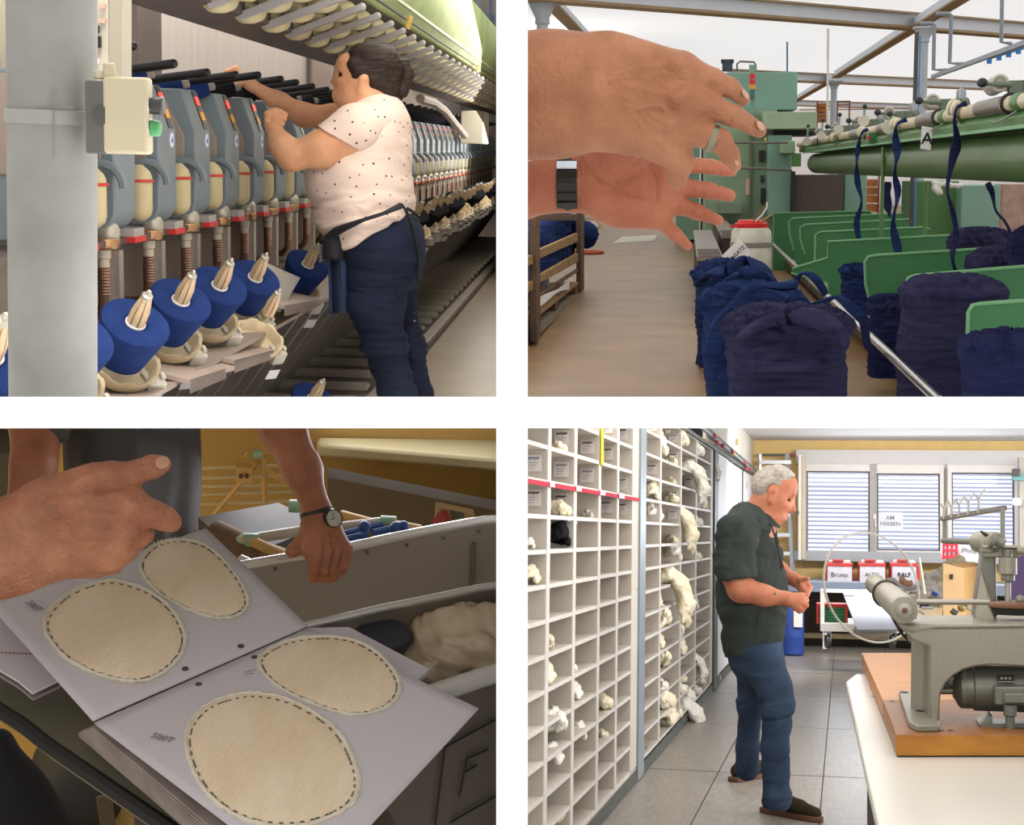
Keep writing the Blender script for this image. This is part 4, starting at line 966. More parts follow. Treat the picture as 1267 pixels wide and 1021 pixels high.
    for i in range(6):
        dup(hd, (1.40, y, zt), label='grey roller head with dark lever knob, ' + names[i], group='roller heads on the tan rail'); y += 2.03
    for c in list(hd.children_recursive): bpy.data.objects.remove(c)
    bpy.data.objects.remove(hd)
    # upright levers on the far heads
    for (x, y, yy, lab) in ((1070, 132, 13.4, 'upright lever with dark ball left of the second sliver'), (1039, 142, 15.2, 'upright lever with dark ball before the orange crates'), (1018, 149, 16.8, 'upright lever with dark ball fourth from the right'), (1000, 156, 18.2, 'upright lever with dark ball nearest the green cabinet'), (1101, 141, 11.2, 'upright lever with dark ball above the hanging dark sliver')):
        a = fr.Y(x, y, yy); b = fr.Y(x - 2, y + 24, yy)
        t = thing('lever', lab, 'lever', fr, b)
        part('stem', MB().cyl(b, a, .012, .009), greenb, t); part('ball_knob', MB().ball(a, .02, 12), dk, t)
        part('hub', MB().lathe([(.02, -.03), (.045, -.03), (.045, .0), (.03, .01), (.03, .04)], b + V(0, 0, .04), (0, 1, 0), 18), mat('wheel_light', '#cfc8b8'), t)
    # cream guides with hanging slivers
    guides = [((1180, 133), 'cream sliver guide ring to the right of the A sign'), ((1108, 153), 'cream sliver guide ring to the left of the A sign'), ((1066, 163), 'cream sliver guide ring above the green button box'), ((1031, 170), 'cream sliver guide ring fourth from the right'), ((990, 178), 'cream sliver guide ring nearest the green cabinet')]
    for (x, y), lab in guides:
        p = fr.X(x, y, 1.36)
        t = thing('sliver_guide', lab, 'guide', fr, p)
        ax = V(.75, -.6, -.25).normalized()
        part('ring', MB().lathe([(.018, -.02), (.034, -.022), (.042, -.016), (.042, -.006), (.028, 0), (.042, .006), (.042, .016), (.034, .022), (.018, .02), (.016, 0)], p, ax, 24, caps=False), cream, t)
        part('mount', MB().cyl(p + V(.01, .02, -.03), p + V(.06, .06, -.09), .008), gg, t)
    def hang(lab, pts, yy, w, m, turns, seed):
        P = [fr.Y(x, y, yy + (dd if len(q) > 2 else 0)) for q in pts for (x, y, dd) in [(*q, 0)[:3]]]
        t = thing('roving_strand', lab, 'sliver', fr, P[-1])
        ribbon(fr, P, [a * .75 * yy / F for a in w], turns, 'strand', m, t, seed=seed)
    hang('navy twisted sliver hanging from the guide right of the A sign', [(1196, 128), (1184, 134), (1181, 150), (1184, 175), (1178, 200), (1172, 235), (1179, 262), (1183, 290), (1178, 318), (1184, 340), (1188, 356)], 8.3, [5, 4, 6, 9, 4, 6, 4, 9, 5, 3], navy, 3, 1)
    hang('navy twisted sliver hanging from the guide left of the A sign', [(1122, 148), (1110, 154), (1108, 168), (1110, 190), (1107, 215), (1111, 240), (1105, 275), (1110, 305), (1116, 330), (1119, 372)], 10.0, [4, 4, 6, 7, 4, 7, 5, 8, 5, 4], navy2, 4, 2)
    hang('blue twisted sliver hanging beside the green button box', [(1074, 160), (1066, 165), (1062, 182), (1060, 200), (1061, 225), (1066, 250), (1060, 275), (1063, 305), (1055, 335)], 12.0, [3, 3, 4, 4, 5, 5, 5, 5, 3], navy2, 4, 3)
    hang('short navy sliver hanging below the green beam at the right', [(1222, 226), (1228, 240), (1232, 260), (1244, 275), (1252, 293)], 10.5, [5, 5, 5, 4, 3], navy, 1, 4)
    hang('dark sliver hanging behind the second twisted sliver', [(1099, 225), (1097, 245), (1101, 268)], 13, [5, 9, 8], navy, .5, 5)
    # A sign
    p = fr.X(1147, 171, 1.33)
    t = thing('letter_sign', 'small white sign with a black letter A on the green rail', 'sign', fr, p)
    c = [fr.X(x, y, 1.33 + .0) for x, y in ((1139, 184), (1151.5, 186), (1154, 158), (1141, 156))]
    yy = p.y; c = [fr.Y(x, y, yy) for x, y in ((1139, 184), (1151.5, 186), (1154, 158), (1141, 156))]
    part('sign_plate', MB().slab(c, (0, .01, 0)), paper, t)
    text('letter', 'A', 20 / F * yy, ink, t, fr.Y(1147, 172, yy - .004), (1, 0, -.07), (.08, 0, 1), bold=.001)

    # --- green divider plates
    def plate(lab, pts, rb=0):
        yy = plate.y
        P = [fr.Y(x, y, yy) for x, y in pts]
        t = thing('divider_plate', lab, 'plate', fr, P[0], group='green divider plates')
        b = part('sheet', MB().slab(P, (0, .025, 0)), greenp, t)
        part('bright_edge', MB().tube([q + V(0, -.002, 0) for q in P[:rb]], .008, 6), edge, t)
    PL = [('green divider plate with rounded corner nearest the viewer at the right edge', 6.15, [(1199, 441), (1197, 420), (1198, 386), (1203, 378), (1212, 376), (1310, 369), (1310, 520), (1215, 520)], 6),
          ('green divider plate behind the large wound bump', 7.3, [(1121, 410), (1120, 352), (1124, 344), (1132, 341), (1310, 326), (1310, 470), (1125, 470)], 5),
          ('green divider plate with rounded corners behind the low flat bump', 8.9, [(1078, 378), (1071, 352), (1070, 324), (1074, 318), (1084, 316), (1246, 306), (1252, 308), (1254, 312), (1254, 420), (1085, 420)], 8),
          ('large stepped green divider plate with a wing reaching the steel rod', 11.2, [(1025, 391), (1024, 350), (979, 338), (981, 332), (1024, 319), (1024, 299), (1178, 291), (1182, 296), (1182, 420), (1025, 420)], 7),
          ('green divider plate second behind the stepped plate', 12.6, [(1008, 325), (1009, 291), (1015, 287), (1146, 281), (1150, 284), (1150, 340), (1012, 340)], 5),
          ('green divider plate third behind the stepped plate', 13.9, [(996, 315), (990, 295), (990, 282), (996, 278), (1125, 271), (1125, 330), (1000, 330)], 5),
          ('green divider plate fourth behind the stepped plate', 15.3, [(982, 310), (977, 290), (976, 274), (982, 270), (1117, 264), (1117, 330), (985, 330)], 5),
          ('farthest green divider plate beside the white drum', 17.6, [(956, 355), (957, 264), (1076, 261), (1079, 265), (1079, 355)], 4)]
    for lab, yy, pts, k in PL:
        plate.y = yy; plate(lab, pts, k)
    # steel rod
    t = thing('steel_rod', 'bright steel rod slanting past the green divider plates', 'rod', fr, fr.Y(1040, 380, 10))
    A = fr.X(940, 287, .85); B = fr.X(1162, 496, .85)
    part('rod', MB().cyl(A, B, .018, seg=16), steel, t)
    t = thing('roller_conveyor', 'ribbed cream conveyor bed under the steel rod', 'conveyor', fr, (1.1, 8, -1))
    slat = mat('slat_cream', '#c9c2ae', rough=.5, var=.06)
    sl = MB()
    for i in range(12):
        sl.cyl((1.1 + i * .03, 5.2, -.99), (1.1 + i * .03, 17.5, -.99), .011, seg=6)
    part('slats', sl, slat, t, kind='stuff')
    part('bed', MB().box((1.08, 5.2, -1.05), (1.46, 17.5, -1.01)), mat('bed_dark', '#4c4638', rough=.7, var=.1), t)

    # --- yarn bumps
    def bump(lab, x0, x1, ytop, yy, m, seed, base=-H, fold=.03, dy=1.0):
        a = fr.Y(x0, ytop, yy); b = fr.Y(x1, ytop, yy); rx = (b.x - a.x) / 2
        h = (a.z - base) / 1.13
        c = V((a.x + b.x) / 2, yy + rx * dy, base)
        t = thing('yarn_bump', lab, 'yarn', fr, c, group='wound yarn bumps')
        part('wound_roving', bump_mesh(rx * .93, rx * .95 * dy, h, seed, fold), m, t, rel=True, smooth=60)
        return t, c, rx, h
    t, c, rx, h = bump('large violet blue yarn bump with crumpled top nearest the viewer', 897, 1063, 392, 5.9, navy3, 3, fold=.05)
    coil(fr, t, [(910, 425), (940, 402), (985, 392), (1030, 402), (1045, 425), (1010, 440), (960, 436), (930, 450), (985, 455), (1035, 448)], 5.85, 13, navy3, 5)
    t, c, rx, h = bump('blue yarn bump with loose roving draped over it, second from front', 868, 1000, 362, 6.9, navy2, 5, fold=.05)
    coil(fr, t, [(880, 470), (885, 420), (905, 385), (940, 368), (980, 372), (1000, 380)], 6.75, 14, navy2, 4)
    coil(fr, t, [(875, 440), (890, 400), (930, 362), (985, 352)], 6.8, 12, navy2, 6)
    t, c, rx, h = bump('blue yarn bump heaped against the white drum', 858, 945, 330, 8.9, navy2, 8, fold=.05)
    coil(fr, t, [(862, 352), (880, 338), (905, 335), (918, 324), (935, 326), (950, 348), (965, 370)], 8.5, 11, navy2, 2)
    coil(fr, t, [(895, 352), (915, 340), (940, 342), (955, 362), (975, 378)], 8.3, 10, navy2, 9)
    t = thing('roving_strand', 'blue roving looped over the steel rod beside the heaped bumps', 'sliver', fr, fr.Y(1000, 370, 8))
    ribbon(fr, [fr.Y(x, y, 7.9) for x, y in ((962, 372), (975, 362), (985, 346), (995, 338), (1010, 346), (1022, 365))], [9 * .004, 7 * .004, 6 * .004, 6 * .004, 4 * .004], 1, 'strand', navy2, t)
    t = thing('roving_strand', 'blue roving draped from the front bump across the steel rod', 'sliver', fr, fr.Y(1010, 385, 7))
    ribbon(fr, [fr.Y(x, y, 7.0) for x, y in ((985, 392), (1000, 382), (1018, 374), (1035, 368), (1052, 380), (1075, 402))], [.02, .03, .03, .025, .022], 1, 'strand', navy2, t)
    bump('blue round yarn bump behind the stepped green plate', 1041, 1080, 330, 10.2, navy2, 11, base=-.98)
    bump('low dark yarn bump between two green plates', 1077, 1124, 370, 7.9, navy, 12, base=-1.02)
    bump('large violet wound yarn bump standing between green plates', 1119, 1262, 347, 6.45, navy3, 14, base=-1.05, fold=.025)
    bump('dark yarn bump cut off by the lower right corner', 1198, 1330, 420, 5.0, navy, 15, base=-1.06)
    bump('violet yarn bump behind the top rear plate at the right', 1180, 1262, 286, 9.5, navy3, 16, base=-1.0)
    bump('brown violet yarn bump behind the second plate at the right', 1203, 1300, 311, 8.1, navy3, 17, base=-1.0)
    bump('dark yarn bump at the right edge beside the plates', 1258, 1340, 284, 7.8, navy, 18, base=-1.0)
    # loose piece hanging under the rod
    t = thing('roving_strand', 'dark loose roving end hanging below the steel rod', 'sliver', fr, fr.Y(1078, 445, 7))
    ribbon(fr, [fr.Y(x, y, 7.0) for x, y in ((1070, 395), (1072, 420), (1078, 440), (1080, 452))], [.025, .03, .032, .012], 1, 'strand', navy, t)

    # --- drum, sign board, steps
    p = fr.Y(930, 345, 13); s = 13 / F
    t = thing('drum', 'white plastic drum with red lid and grey band', 'drum', fr, (p.x, 13, -H))
    zt_ = fr.Y(930, 285, 13).z
    prof = [(20 * s, -H), (25 * s, -H + .01), (25.5 * s, fr.Y(0, 312, 13).z), (25 * s, fr.Y(0, 300, 13).z), (24 * s, fr.Y(0, 290, 13).z), (19 * s, fr.Y(0, 284, 13).z), (18 * s, zt_)]
    part('barrel', MB().lathe([(r, z) for r, z in prof], (p.x, 13.2, 0), seg=32), mat('drum_white', '#dedbcf', rough=.45, hex2='#c3bda8', vs=8), t)
    part('lid', MB().lathe([(20 * s, zt_), (20.5 * s, zt_ + .005), (20.5 * s, zt_ + .05), (17 * s, zt_ + .055), (16 * s, zt_ + .075), (0, zt_ + .08)], (p.x, 13.2, 0), seg=32).cbox((p.x - .15, 13.1, zt_ + .03), (.05, .05, .02)), red, t)
    part('grey_band', MB().lathe([(26 * s, fr.Y(0, 309, 13).z), (26.2 * s, fr.Y(0, 308, 13).z), (26 * s, fr.Y(0, 303, 13).z)], (p.x, 13.2, 0), seg=32, caps=False), mat('band_grey', '#8d887c', rough=.6, var=.1), t)
    for i, (pts, m) in enumerate(((((932, 274), (940, 264), (947, 255)), mat('cable_brown', '#7a4a2c', var=0)), (((934, 274), (943, 266), (949, 256), (949, 250)), paper), (((940, 275), (950, 269), (954, 266)), mat('cable_tan', '#b98a55', var=0)))):
        single('cable', MB().tube([fr.Y(x, y, 13) for x, y in pts], .007, 6), m, fr, ['brown cable end standing in the red drum lid', 'white cable end standing in the red drum lid', 'tan cable end lying across the red drum lid'][i], 'cable')
    t = thing('notice_board', 'white tilted notice card leaning on the drum', 'sign', fr, fr.Y(912, 312, 11.5))
    c = [fr.Y(x, y, 11.5) for x, y in ((893, 317), (908, 331), (930, 313), (915, 295))]
    part('card', MB().slab(c, (0, .02, 0)), paper, t)
    text('lettering', 'ANSATZ', 6.5 * 11.5 / F, ink, t, fr.Y(912, 314, 11.48), (c[3] - c[0]) * .9 + V(0, 0, -.0), (c[0] - c[1]), bold=.0008)
    st = mat('step_steel', '#847a6c', rough=.5, var=.12, vs=8); sd = mat('step_side', '#4d4038', rough=.7, var=.15)
    def stepbox(lab, x0, x1, yt, y0, y1):
        a = fr.Y(x0, yt, y0); b = fr.Y(x1, yt, y0); t = thing('step_box', lab, 'step', fr, (a.x, y0, -H))
        part('side', MB().box((a.x, y0 + .02, -H), (b.x, y1, a.z - .03)), sd, t)
        part('tread', MB().box((a.x - .01, y0, a.z - .03), (b.x + .01, y1, a.z)), st, t)
        g_ = MB()
        for i in range(8): g_.box((a.x, y0 + .15 * i, a.z), (b.x, y0 + .15 * i + .05, a.z + .006))
        part('grip_strips', g_, mat('grip', '#6b6358', rough=.6, var=.1), t, kind='stuff')
    stepbox('long low brown metal step left of the notice card', 864, 893, 318, 12.2, 17.5)
    stepbox('higher brown metal step behind the notice card', 894, 912, 291, 15.5, 21)

    # --- green cabinets behind
    def bx2(x0, y0, x1, y1, yy, d): 
        a = fr.Y(x0, y1, yy); b = fr.Y(x1, y0, yy); return MB().box((a.x, yy, a.z), (b.x, yy + d, b.z))
    t = thing('machine_cabinet', 'tall green machine cabinet with stack light behind the fingertips', 'cabinet', fr, fr.Y(940, 300, 20.5))
    part('top_housing', bx2(880, 89, 987, 137, 21, 3), greenb, t, bevel=.01)
    part('body', bx2(872, 136, 962, 330, 20.5, 3), greenl, t, bevel=.01)
    part('hood', bx2(945, 138, 1011, 160, 19.8, 3), mat('hood_green', '#a2b595', rough=.5, var=.08, vs=3), t, bevel=.01)
    part('dark_slot', bx2(957, 159, 1010, 168, 20.4, 1), dk, t)
    part('side_box', bx2(950, 167, 980, 268, 19.9, 2), greenb, t, bevel=.01)
    part('panel_box', bx2(966, 174, 984, 190, 19.5, .5), greenl, t, bevel=.01)
    part('mesh_door', bx2(983, 216, 1044, 268, 19.9, .3), mat('mesh_dark', '#5b5248', rough=.6, var=.2, vs=40), t)
    part('door_frame', bx2(979, 212, 984, 268, 19.8, .4), dk, t); part('right_panel', bx2(1044, 212, 1073, 268, 20, 1), greenb, t, bevel=.01)
    for (x0, y0, x1, y1) in ((939, 186, 946, 200), (941, 217, 945, 226), (941, 233, 947, 252)): part('slot', bx2(x0, y0, x1, y1, 20.45, .1), dk, t)
    for y_ in (192, 224): part('side_panel_strip', bx2(926, 140, 931, 290, 20.42, .1), mat('strip_green', '#9fae88', rough=.5, var=.05), t)
    for a, b in (((903, 176), (975, 176)), ((917, 208), (980, 211))):
        part('conduit', MB().tube([fr.Y(a[0], a[1], 19.4), fr.Y((a[0] + b[0]) / 2, a[1] + 1, 19.4), fr.Y(*b, 19.4)], .014, 6), mat('conduit_grey', '#6f6a60', rough=.5, var=.1), t)
    part('warning_tag', bx2(946, 170, 948, 178, 19.4, .02), mat('tag_yellow', '#e2b33a', var=0), t)
    part('pink_tag', bx2(922.5, 221, 927.5, 241, 20.4, .02), mat('tag_pink', '#e3b3ac', var=.05), t)
    part('lower_ledge', bx2(890, 252, 918, 264, 19.9, .6), mat('ledge', '#7b8a70', rough=.5, var=.1), t)
    part('top_device', MB().cbox(fr.Y(900, 81, 21.3), (.13, .1, .15)).cbox(fr.Y(894, 76, 21.3), (.04, .1, .05)).cbox(fr.Y(906, 76, 21.3), (.04, .1, .05)), mat('device_dark', '#3f4a55', rough=.5, var=.2, vs=30), t, bevel=.008)
    part('pipe_loop', MB().tube([fr.Y(x, y, 21.3) for x, y in ((912, 88), (912, 79), (916, 76), (933, 77), (935, 80), (935, 88))], .012, 6), mat('conduit_grey', '#6f6a60'), t)
    sk = part('stack_light_post', bx2(927, 80, 935, 92, 20.3, .1).cbox(fr.Y(931, 140, 20.4), (.045, .04, .45)), greenb, t)
    for y0, y1, m in ((91.5, 97.5, red), (98.5, 104, red), (105, 110, mat('amber', '#f09a1e', rough=.4, var=0)), (111, 116.5, mat('teal_lens', '#3f7278', rough=.4, var=0)), (117.5, 123, mat('lens_dark', '#55606a', rough=.4, var=0))):
        a = fr.Y(931, y1, 20.3); b = fr.Y(931, y0, 20.3); part('stack_lens', MB().cyl(a, b, .036), m, sk)
    t = thing('side_cabinet', 'pale green panel cabinet between the lower fingers and the step', 'cabinet', fr, fr.Y(850, 290, 24))
    part('panel', bx2(836, 180, 866, 297, 24, 2), mat('panel_green', '#8bb096', rough=.5, var=.1, vs=3), t, bevel=.01)
    part('panel', bx2(868, 170, 905, 297, 24.3, 2), greenl, t, bevel=.01)
    part('orange_strip', MB().bar(fr.Y(884, 225, 23.9), fr.Y(877, 280, 23.9), .03, .03), orange, t)
    # things seen under the beam
    t = thing('green_locker', 'pale green locker below the round beam at the right', 'cabinet', fr, fr.Y(1212, 290, 15))
    part('door', bx2(1188, 229, 1238, 296, 15, .8), greenb, t, bevel=.01); part('side', bx2(1128, 224, 1187, 300, 15.3, .8), greenm, t, bevel=.01)
    single('white_rag', sdf('white_rag', [RC(fr.Y(1156, 227, 13.5), fr.Y(1188, 230, 13.5), .02), RC(fr.Y(1158, 232, 13.5), fr.Y(1162, 238, 13.5), .03)], .006, disp=lambda q: wav(q, 3, 60, .008)), paper, fr, 'white rag lying under the green beam', 'rag')
    t = thing('brick_pillar', 'pinkish brick wall pier at the far right under the beam', 'pier', fr, fr.Y(1255, 300, 17))
    part('pier', bx2(1239, 228, 1300, 300, 17, .5), mat('pier_pink', '#b9a091', rough=.8, hex2='#a58574', vs=10), t)
    t = thing('storage_rack', 'orange crate rack seen under the green beam', 'rack', fr, fr.Y(1078, 265, 28))
    for y0 in (222, 232, 242, 253): part('crate', bx2(1071, y0, 1086, y0 + 9, 28, .5), orange, t)
    part('post', bx2(1086, 215, 1089, 268, 27.9, .1), mat('rack_redbrown', '#8d4a35', rough=.6, var=.1), t)
    t = thing('storage_rack', 'orange crate rack between the column and the green hood', 'rack', fr, fr.Y(1015, 150, 32))
    rb = mat('rack_redbrown', '#8d4a35')
    for y0 in (128, 134, 140, 146): part('crate', bx2(1012, y0, 1024, y0 + 5, 32, .5), orange, t)
    for x in (1010, 1035, 1050): part('post', bx2(x, 125, x + 2.2, 165, 31.9, .1), rb, t)
    for y_ in (124.5, 129): part('beam', bx2(1035, y_, 1052, y_ + 1.5, 31.9, .1), rb, t)
    single('rear_bench', bx2(990, 132, 1290, 136, 40, .4), mat('bench_tan', '#b08a5c', rough=.6, var=.06), fr, 'long tan ledge along the back wall', 'ledge')

    # --- wooden crate cart at the left with navy yarn
    XC = -.93
    def cx(x, y, dx=0): return fr.X(x, y, XC + dx)
    t = thing('slatted_crate', 'tall wooden slatted crate holding navy yarn at the left', 'crate', fr, cx(690, 400))
    def vpost(x, y0, y1, w): 
        b = cx(x, y1); a = cx(x, y0); part('post', MB().box((XC - .02, b.y - w, b.z), (XC + .02, b.y + w, a.z + (0))), woodd, t)
    vpost(662.5, 258, 419, .14); vpost(718, 255, 362, .25)
    for pts in (((664, 322), (715, 299), (715, 288), (664, 311)), ((664, 353), (716, 324), (716, 313), (664, 343)), ((664, 371), (716, 336), (716, 333), (664, 367)), ((640, 335), (661, 326), (661, 315), (640, 322)), ((640, 372), (661, 357), (661, 347), (640, 360)), ((664, 273), (715, 273), (715, 265), (664, 265))):
        part('slat', MB().slab([cx(*q) for q in pts], (-.03, 0, 0)), woodd if pts[0][1] in (371, 273) else wood, t, bevel=.004)
    part('pallet_board', MB().slab([cx(665, 416), cx(716, 368), cx(716, 362), cx(664, 405)], (-.6, 0, 0)), mat('pallet_grey', '#8a7c66', rough=.8, var=.15), t)
    part('pallet_board', MB().slab([cx(664, 393), cx(716, 352), cx(716, 349), cx(664, 388)], (-.6, 0, 0)), wood, t)
    for a in ((664, 408, 393), (690, 385, 374), (714, 364, 355)):
        p = cx(a[0], a[1]); q = cx(a[0], a[2]); part('pallet_block', MB().box((XC - .1, p.y - .15, p.z), (XC - .005, p.y + .15, q.z)), woodd, t)
    c0 = cx(664, 385, -.04); c1 = cx(716, 350, -.04)
    t2 = thing('yarn_block', 'navy yarn piled inside the slatted crate', 'yarn', fr, (XC - .25, (c0.y + c1.y) / 2, c0.z))
    def blk(pos): return wav(pos * np.array([1, .5, 1]), 4, 26, .012) + wav(pos * np.array([1, .4, 3]), 6, 60, .004)
    prims = []
    yy = c0.y + .25
    while yy < c1.y - .1:
        for z in (-.70, -.52): prims.append(RC((XC - .16, yy, z), (XC - .4, yy, z), .13, k=.05))
        yy += .45
    prims.append(RC((XC + .0, c1.y + .3, -.62), (XC - .3, c1.y + .3, -.50), .13, k=.05))
    part('yarn_pile', sdf('yarn_pile', prims + [RC((XC - .25, c0.y + .2, -.6), (XC - .2, c1.y + .3, -.58), .1, k=.05)], .02, disp=blk, smooth=2), navy2, t2)
    single('paper_liner', MB().grid(lambda u, v: cx(665 + 38 * u, 372 - 22 * u + (12 - 6 * math.sin(3 * u)) * (v - .3), -.0) + V(.01, 0, .006 * math.sin(7 * u + 3 * v)), 12, 6), paper, fr, 'white paper liner sticking out between crate slats', 'paper')
    single('blue_bin', MB().box((-1.4, 9.2, -H), (-1.0, 10.1, -H + .14)), mat('bin_blue', '#2f77b0', rough=.5, var=.08), fr, 'blue plastic bin corner at the lower left edge', 'bin', bevel=.01)
    single('blue_sack', sdf('blue_sack', [RC((-1.16, 10.6, -.9), (-1.14, 10.6, -.45), .15), ], .02, disp=lambda q: wav(q, 8, 20, .02)), mat('sack_blue', '#3f506e', rough=.8, var=.1), fr, 'dull blue sack at the left edge beside the crate', 'sack')
    p = fr.Z(732, 281, -H)
    single('white_bag', sdf('white_bag', [RC(p + V(0, 0, .12), p + V(.02, 0, .28), .2, .13), RC(p + V(-.3, .1, .15), p + V(-.1, 0, .3), .15)], .02, disp=lambda q: wav(q, 5, 22, .03)), mat('bag_cream', '#d9d2bf', rough=.8, var=.05), fr, 'cream plastic sack on the floor beyond the crate', 'bag')
    p = fr.Z(727, 314, -H)
    single('orange_hose', MB().torus(p + V(0, 0, .02), (0, 0, 1), .2, .02, 28, 6), mat('hose_orange', '#b9562f', rough=.6, var=.05), fr, 'orange hose loop lying on the floor beside the crate', 'hose')
    q = [fr.Z(x, y, -H + .002) for x, y in ((758, 301), (810, 298), (813, 291), (770, 293))]
    single('floor_patch', MB().slab(q, (0, 0, .002)), mat('patch_white', '#cfc5b4', rough=.5, var=.05), fr, 'pale patch on the concrete floor', 'patch')  # thin pale slab laid flat on the floor
    t = thing('yarn_shelf', 'far shelf with crimson and grey yarn seen between the two hands', 'shelf', fr, fr.Y(715, 192, 36))
    for x in (715, 725, 733, 747): part('post', bx2(x, 168, x + 2, 200, 36, .1), mat('shelf_tan', '#a5765c', rough=.6, var=.1), t)
    for (x0, y0, x1, y1, m) in ((735, 172, 747, 183, mat('crimson', '#b02350', rough=.9, var=.1)), (735, 184, 745, 190, mat('azure', '#3a8cc4', rough=.9, var=.1)), (716, 178, 725, 190, mat('grey_yarn', '#85858a', rough=.9, var=.1)), (690, 183, 712, 190, mat('dim_yarn', '#5d4a55', rough=.9, var=.2))):
        part('yarn_stack', bx2(x0, y0, x1, y1, 36.2, .4), m, t)
    t = thing('far_strip_rack', 'yellowish floor strip and white racks beyond the hand', 'rack', fr, fr.Y(800, 262, 40))
    part('floor_strip', bx2(742, 262, 836, 278, 39, .05), mat('strip_yellow', '#cf9c4a', rough=.5, var=.08), t)  # thin strip in one even yellow
    for y_ in (258, 266, 272): part('rail', bx2(826, y_, 862, y_ + 2.5, 38, .1), mat('rail_tan', '#b09a78', rough=.6, var=.1), t)
    gesturing()

def coil(fr, parent, pts, yy, rpx, m, seed):
    pts = [fr.Y(x, y, yy - .0 + .12 * math.sin(i * 1.7 + seed)) for i, (x, y) in enumerate(pts)]
    ribbon(fr, pts, [rpx * .4 * yy / F, rpx * yy / F, rpx * .8 * yy / F, rpx * 1.1 * yy / F, rpx * .6 * yy / F], 1.2, 'loose_roving', m, parent, thick=.012, seed=seed)

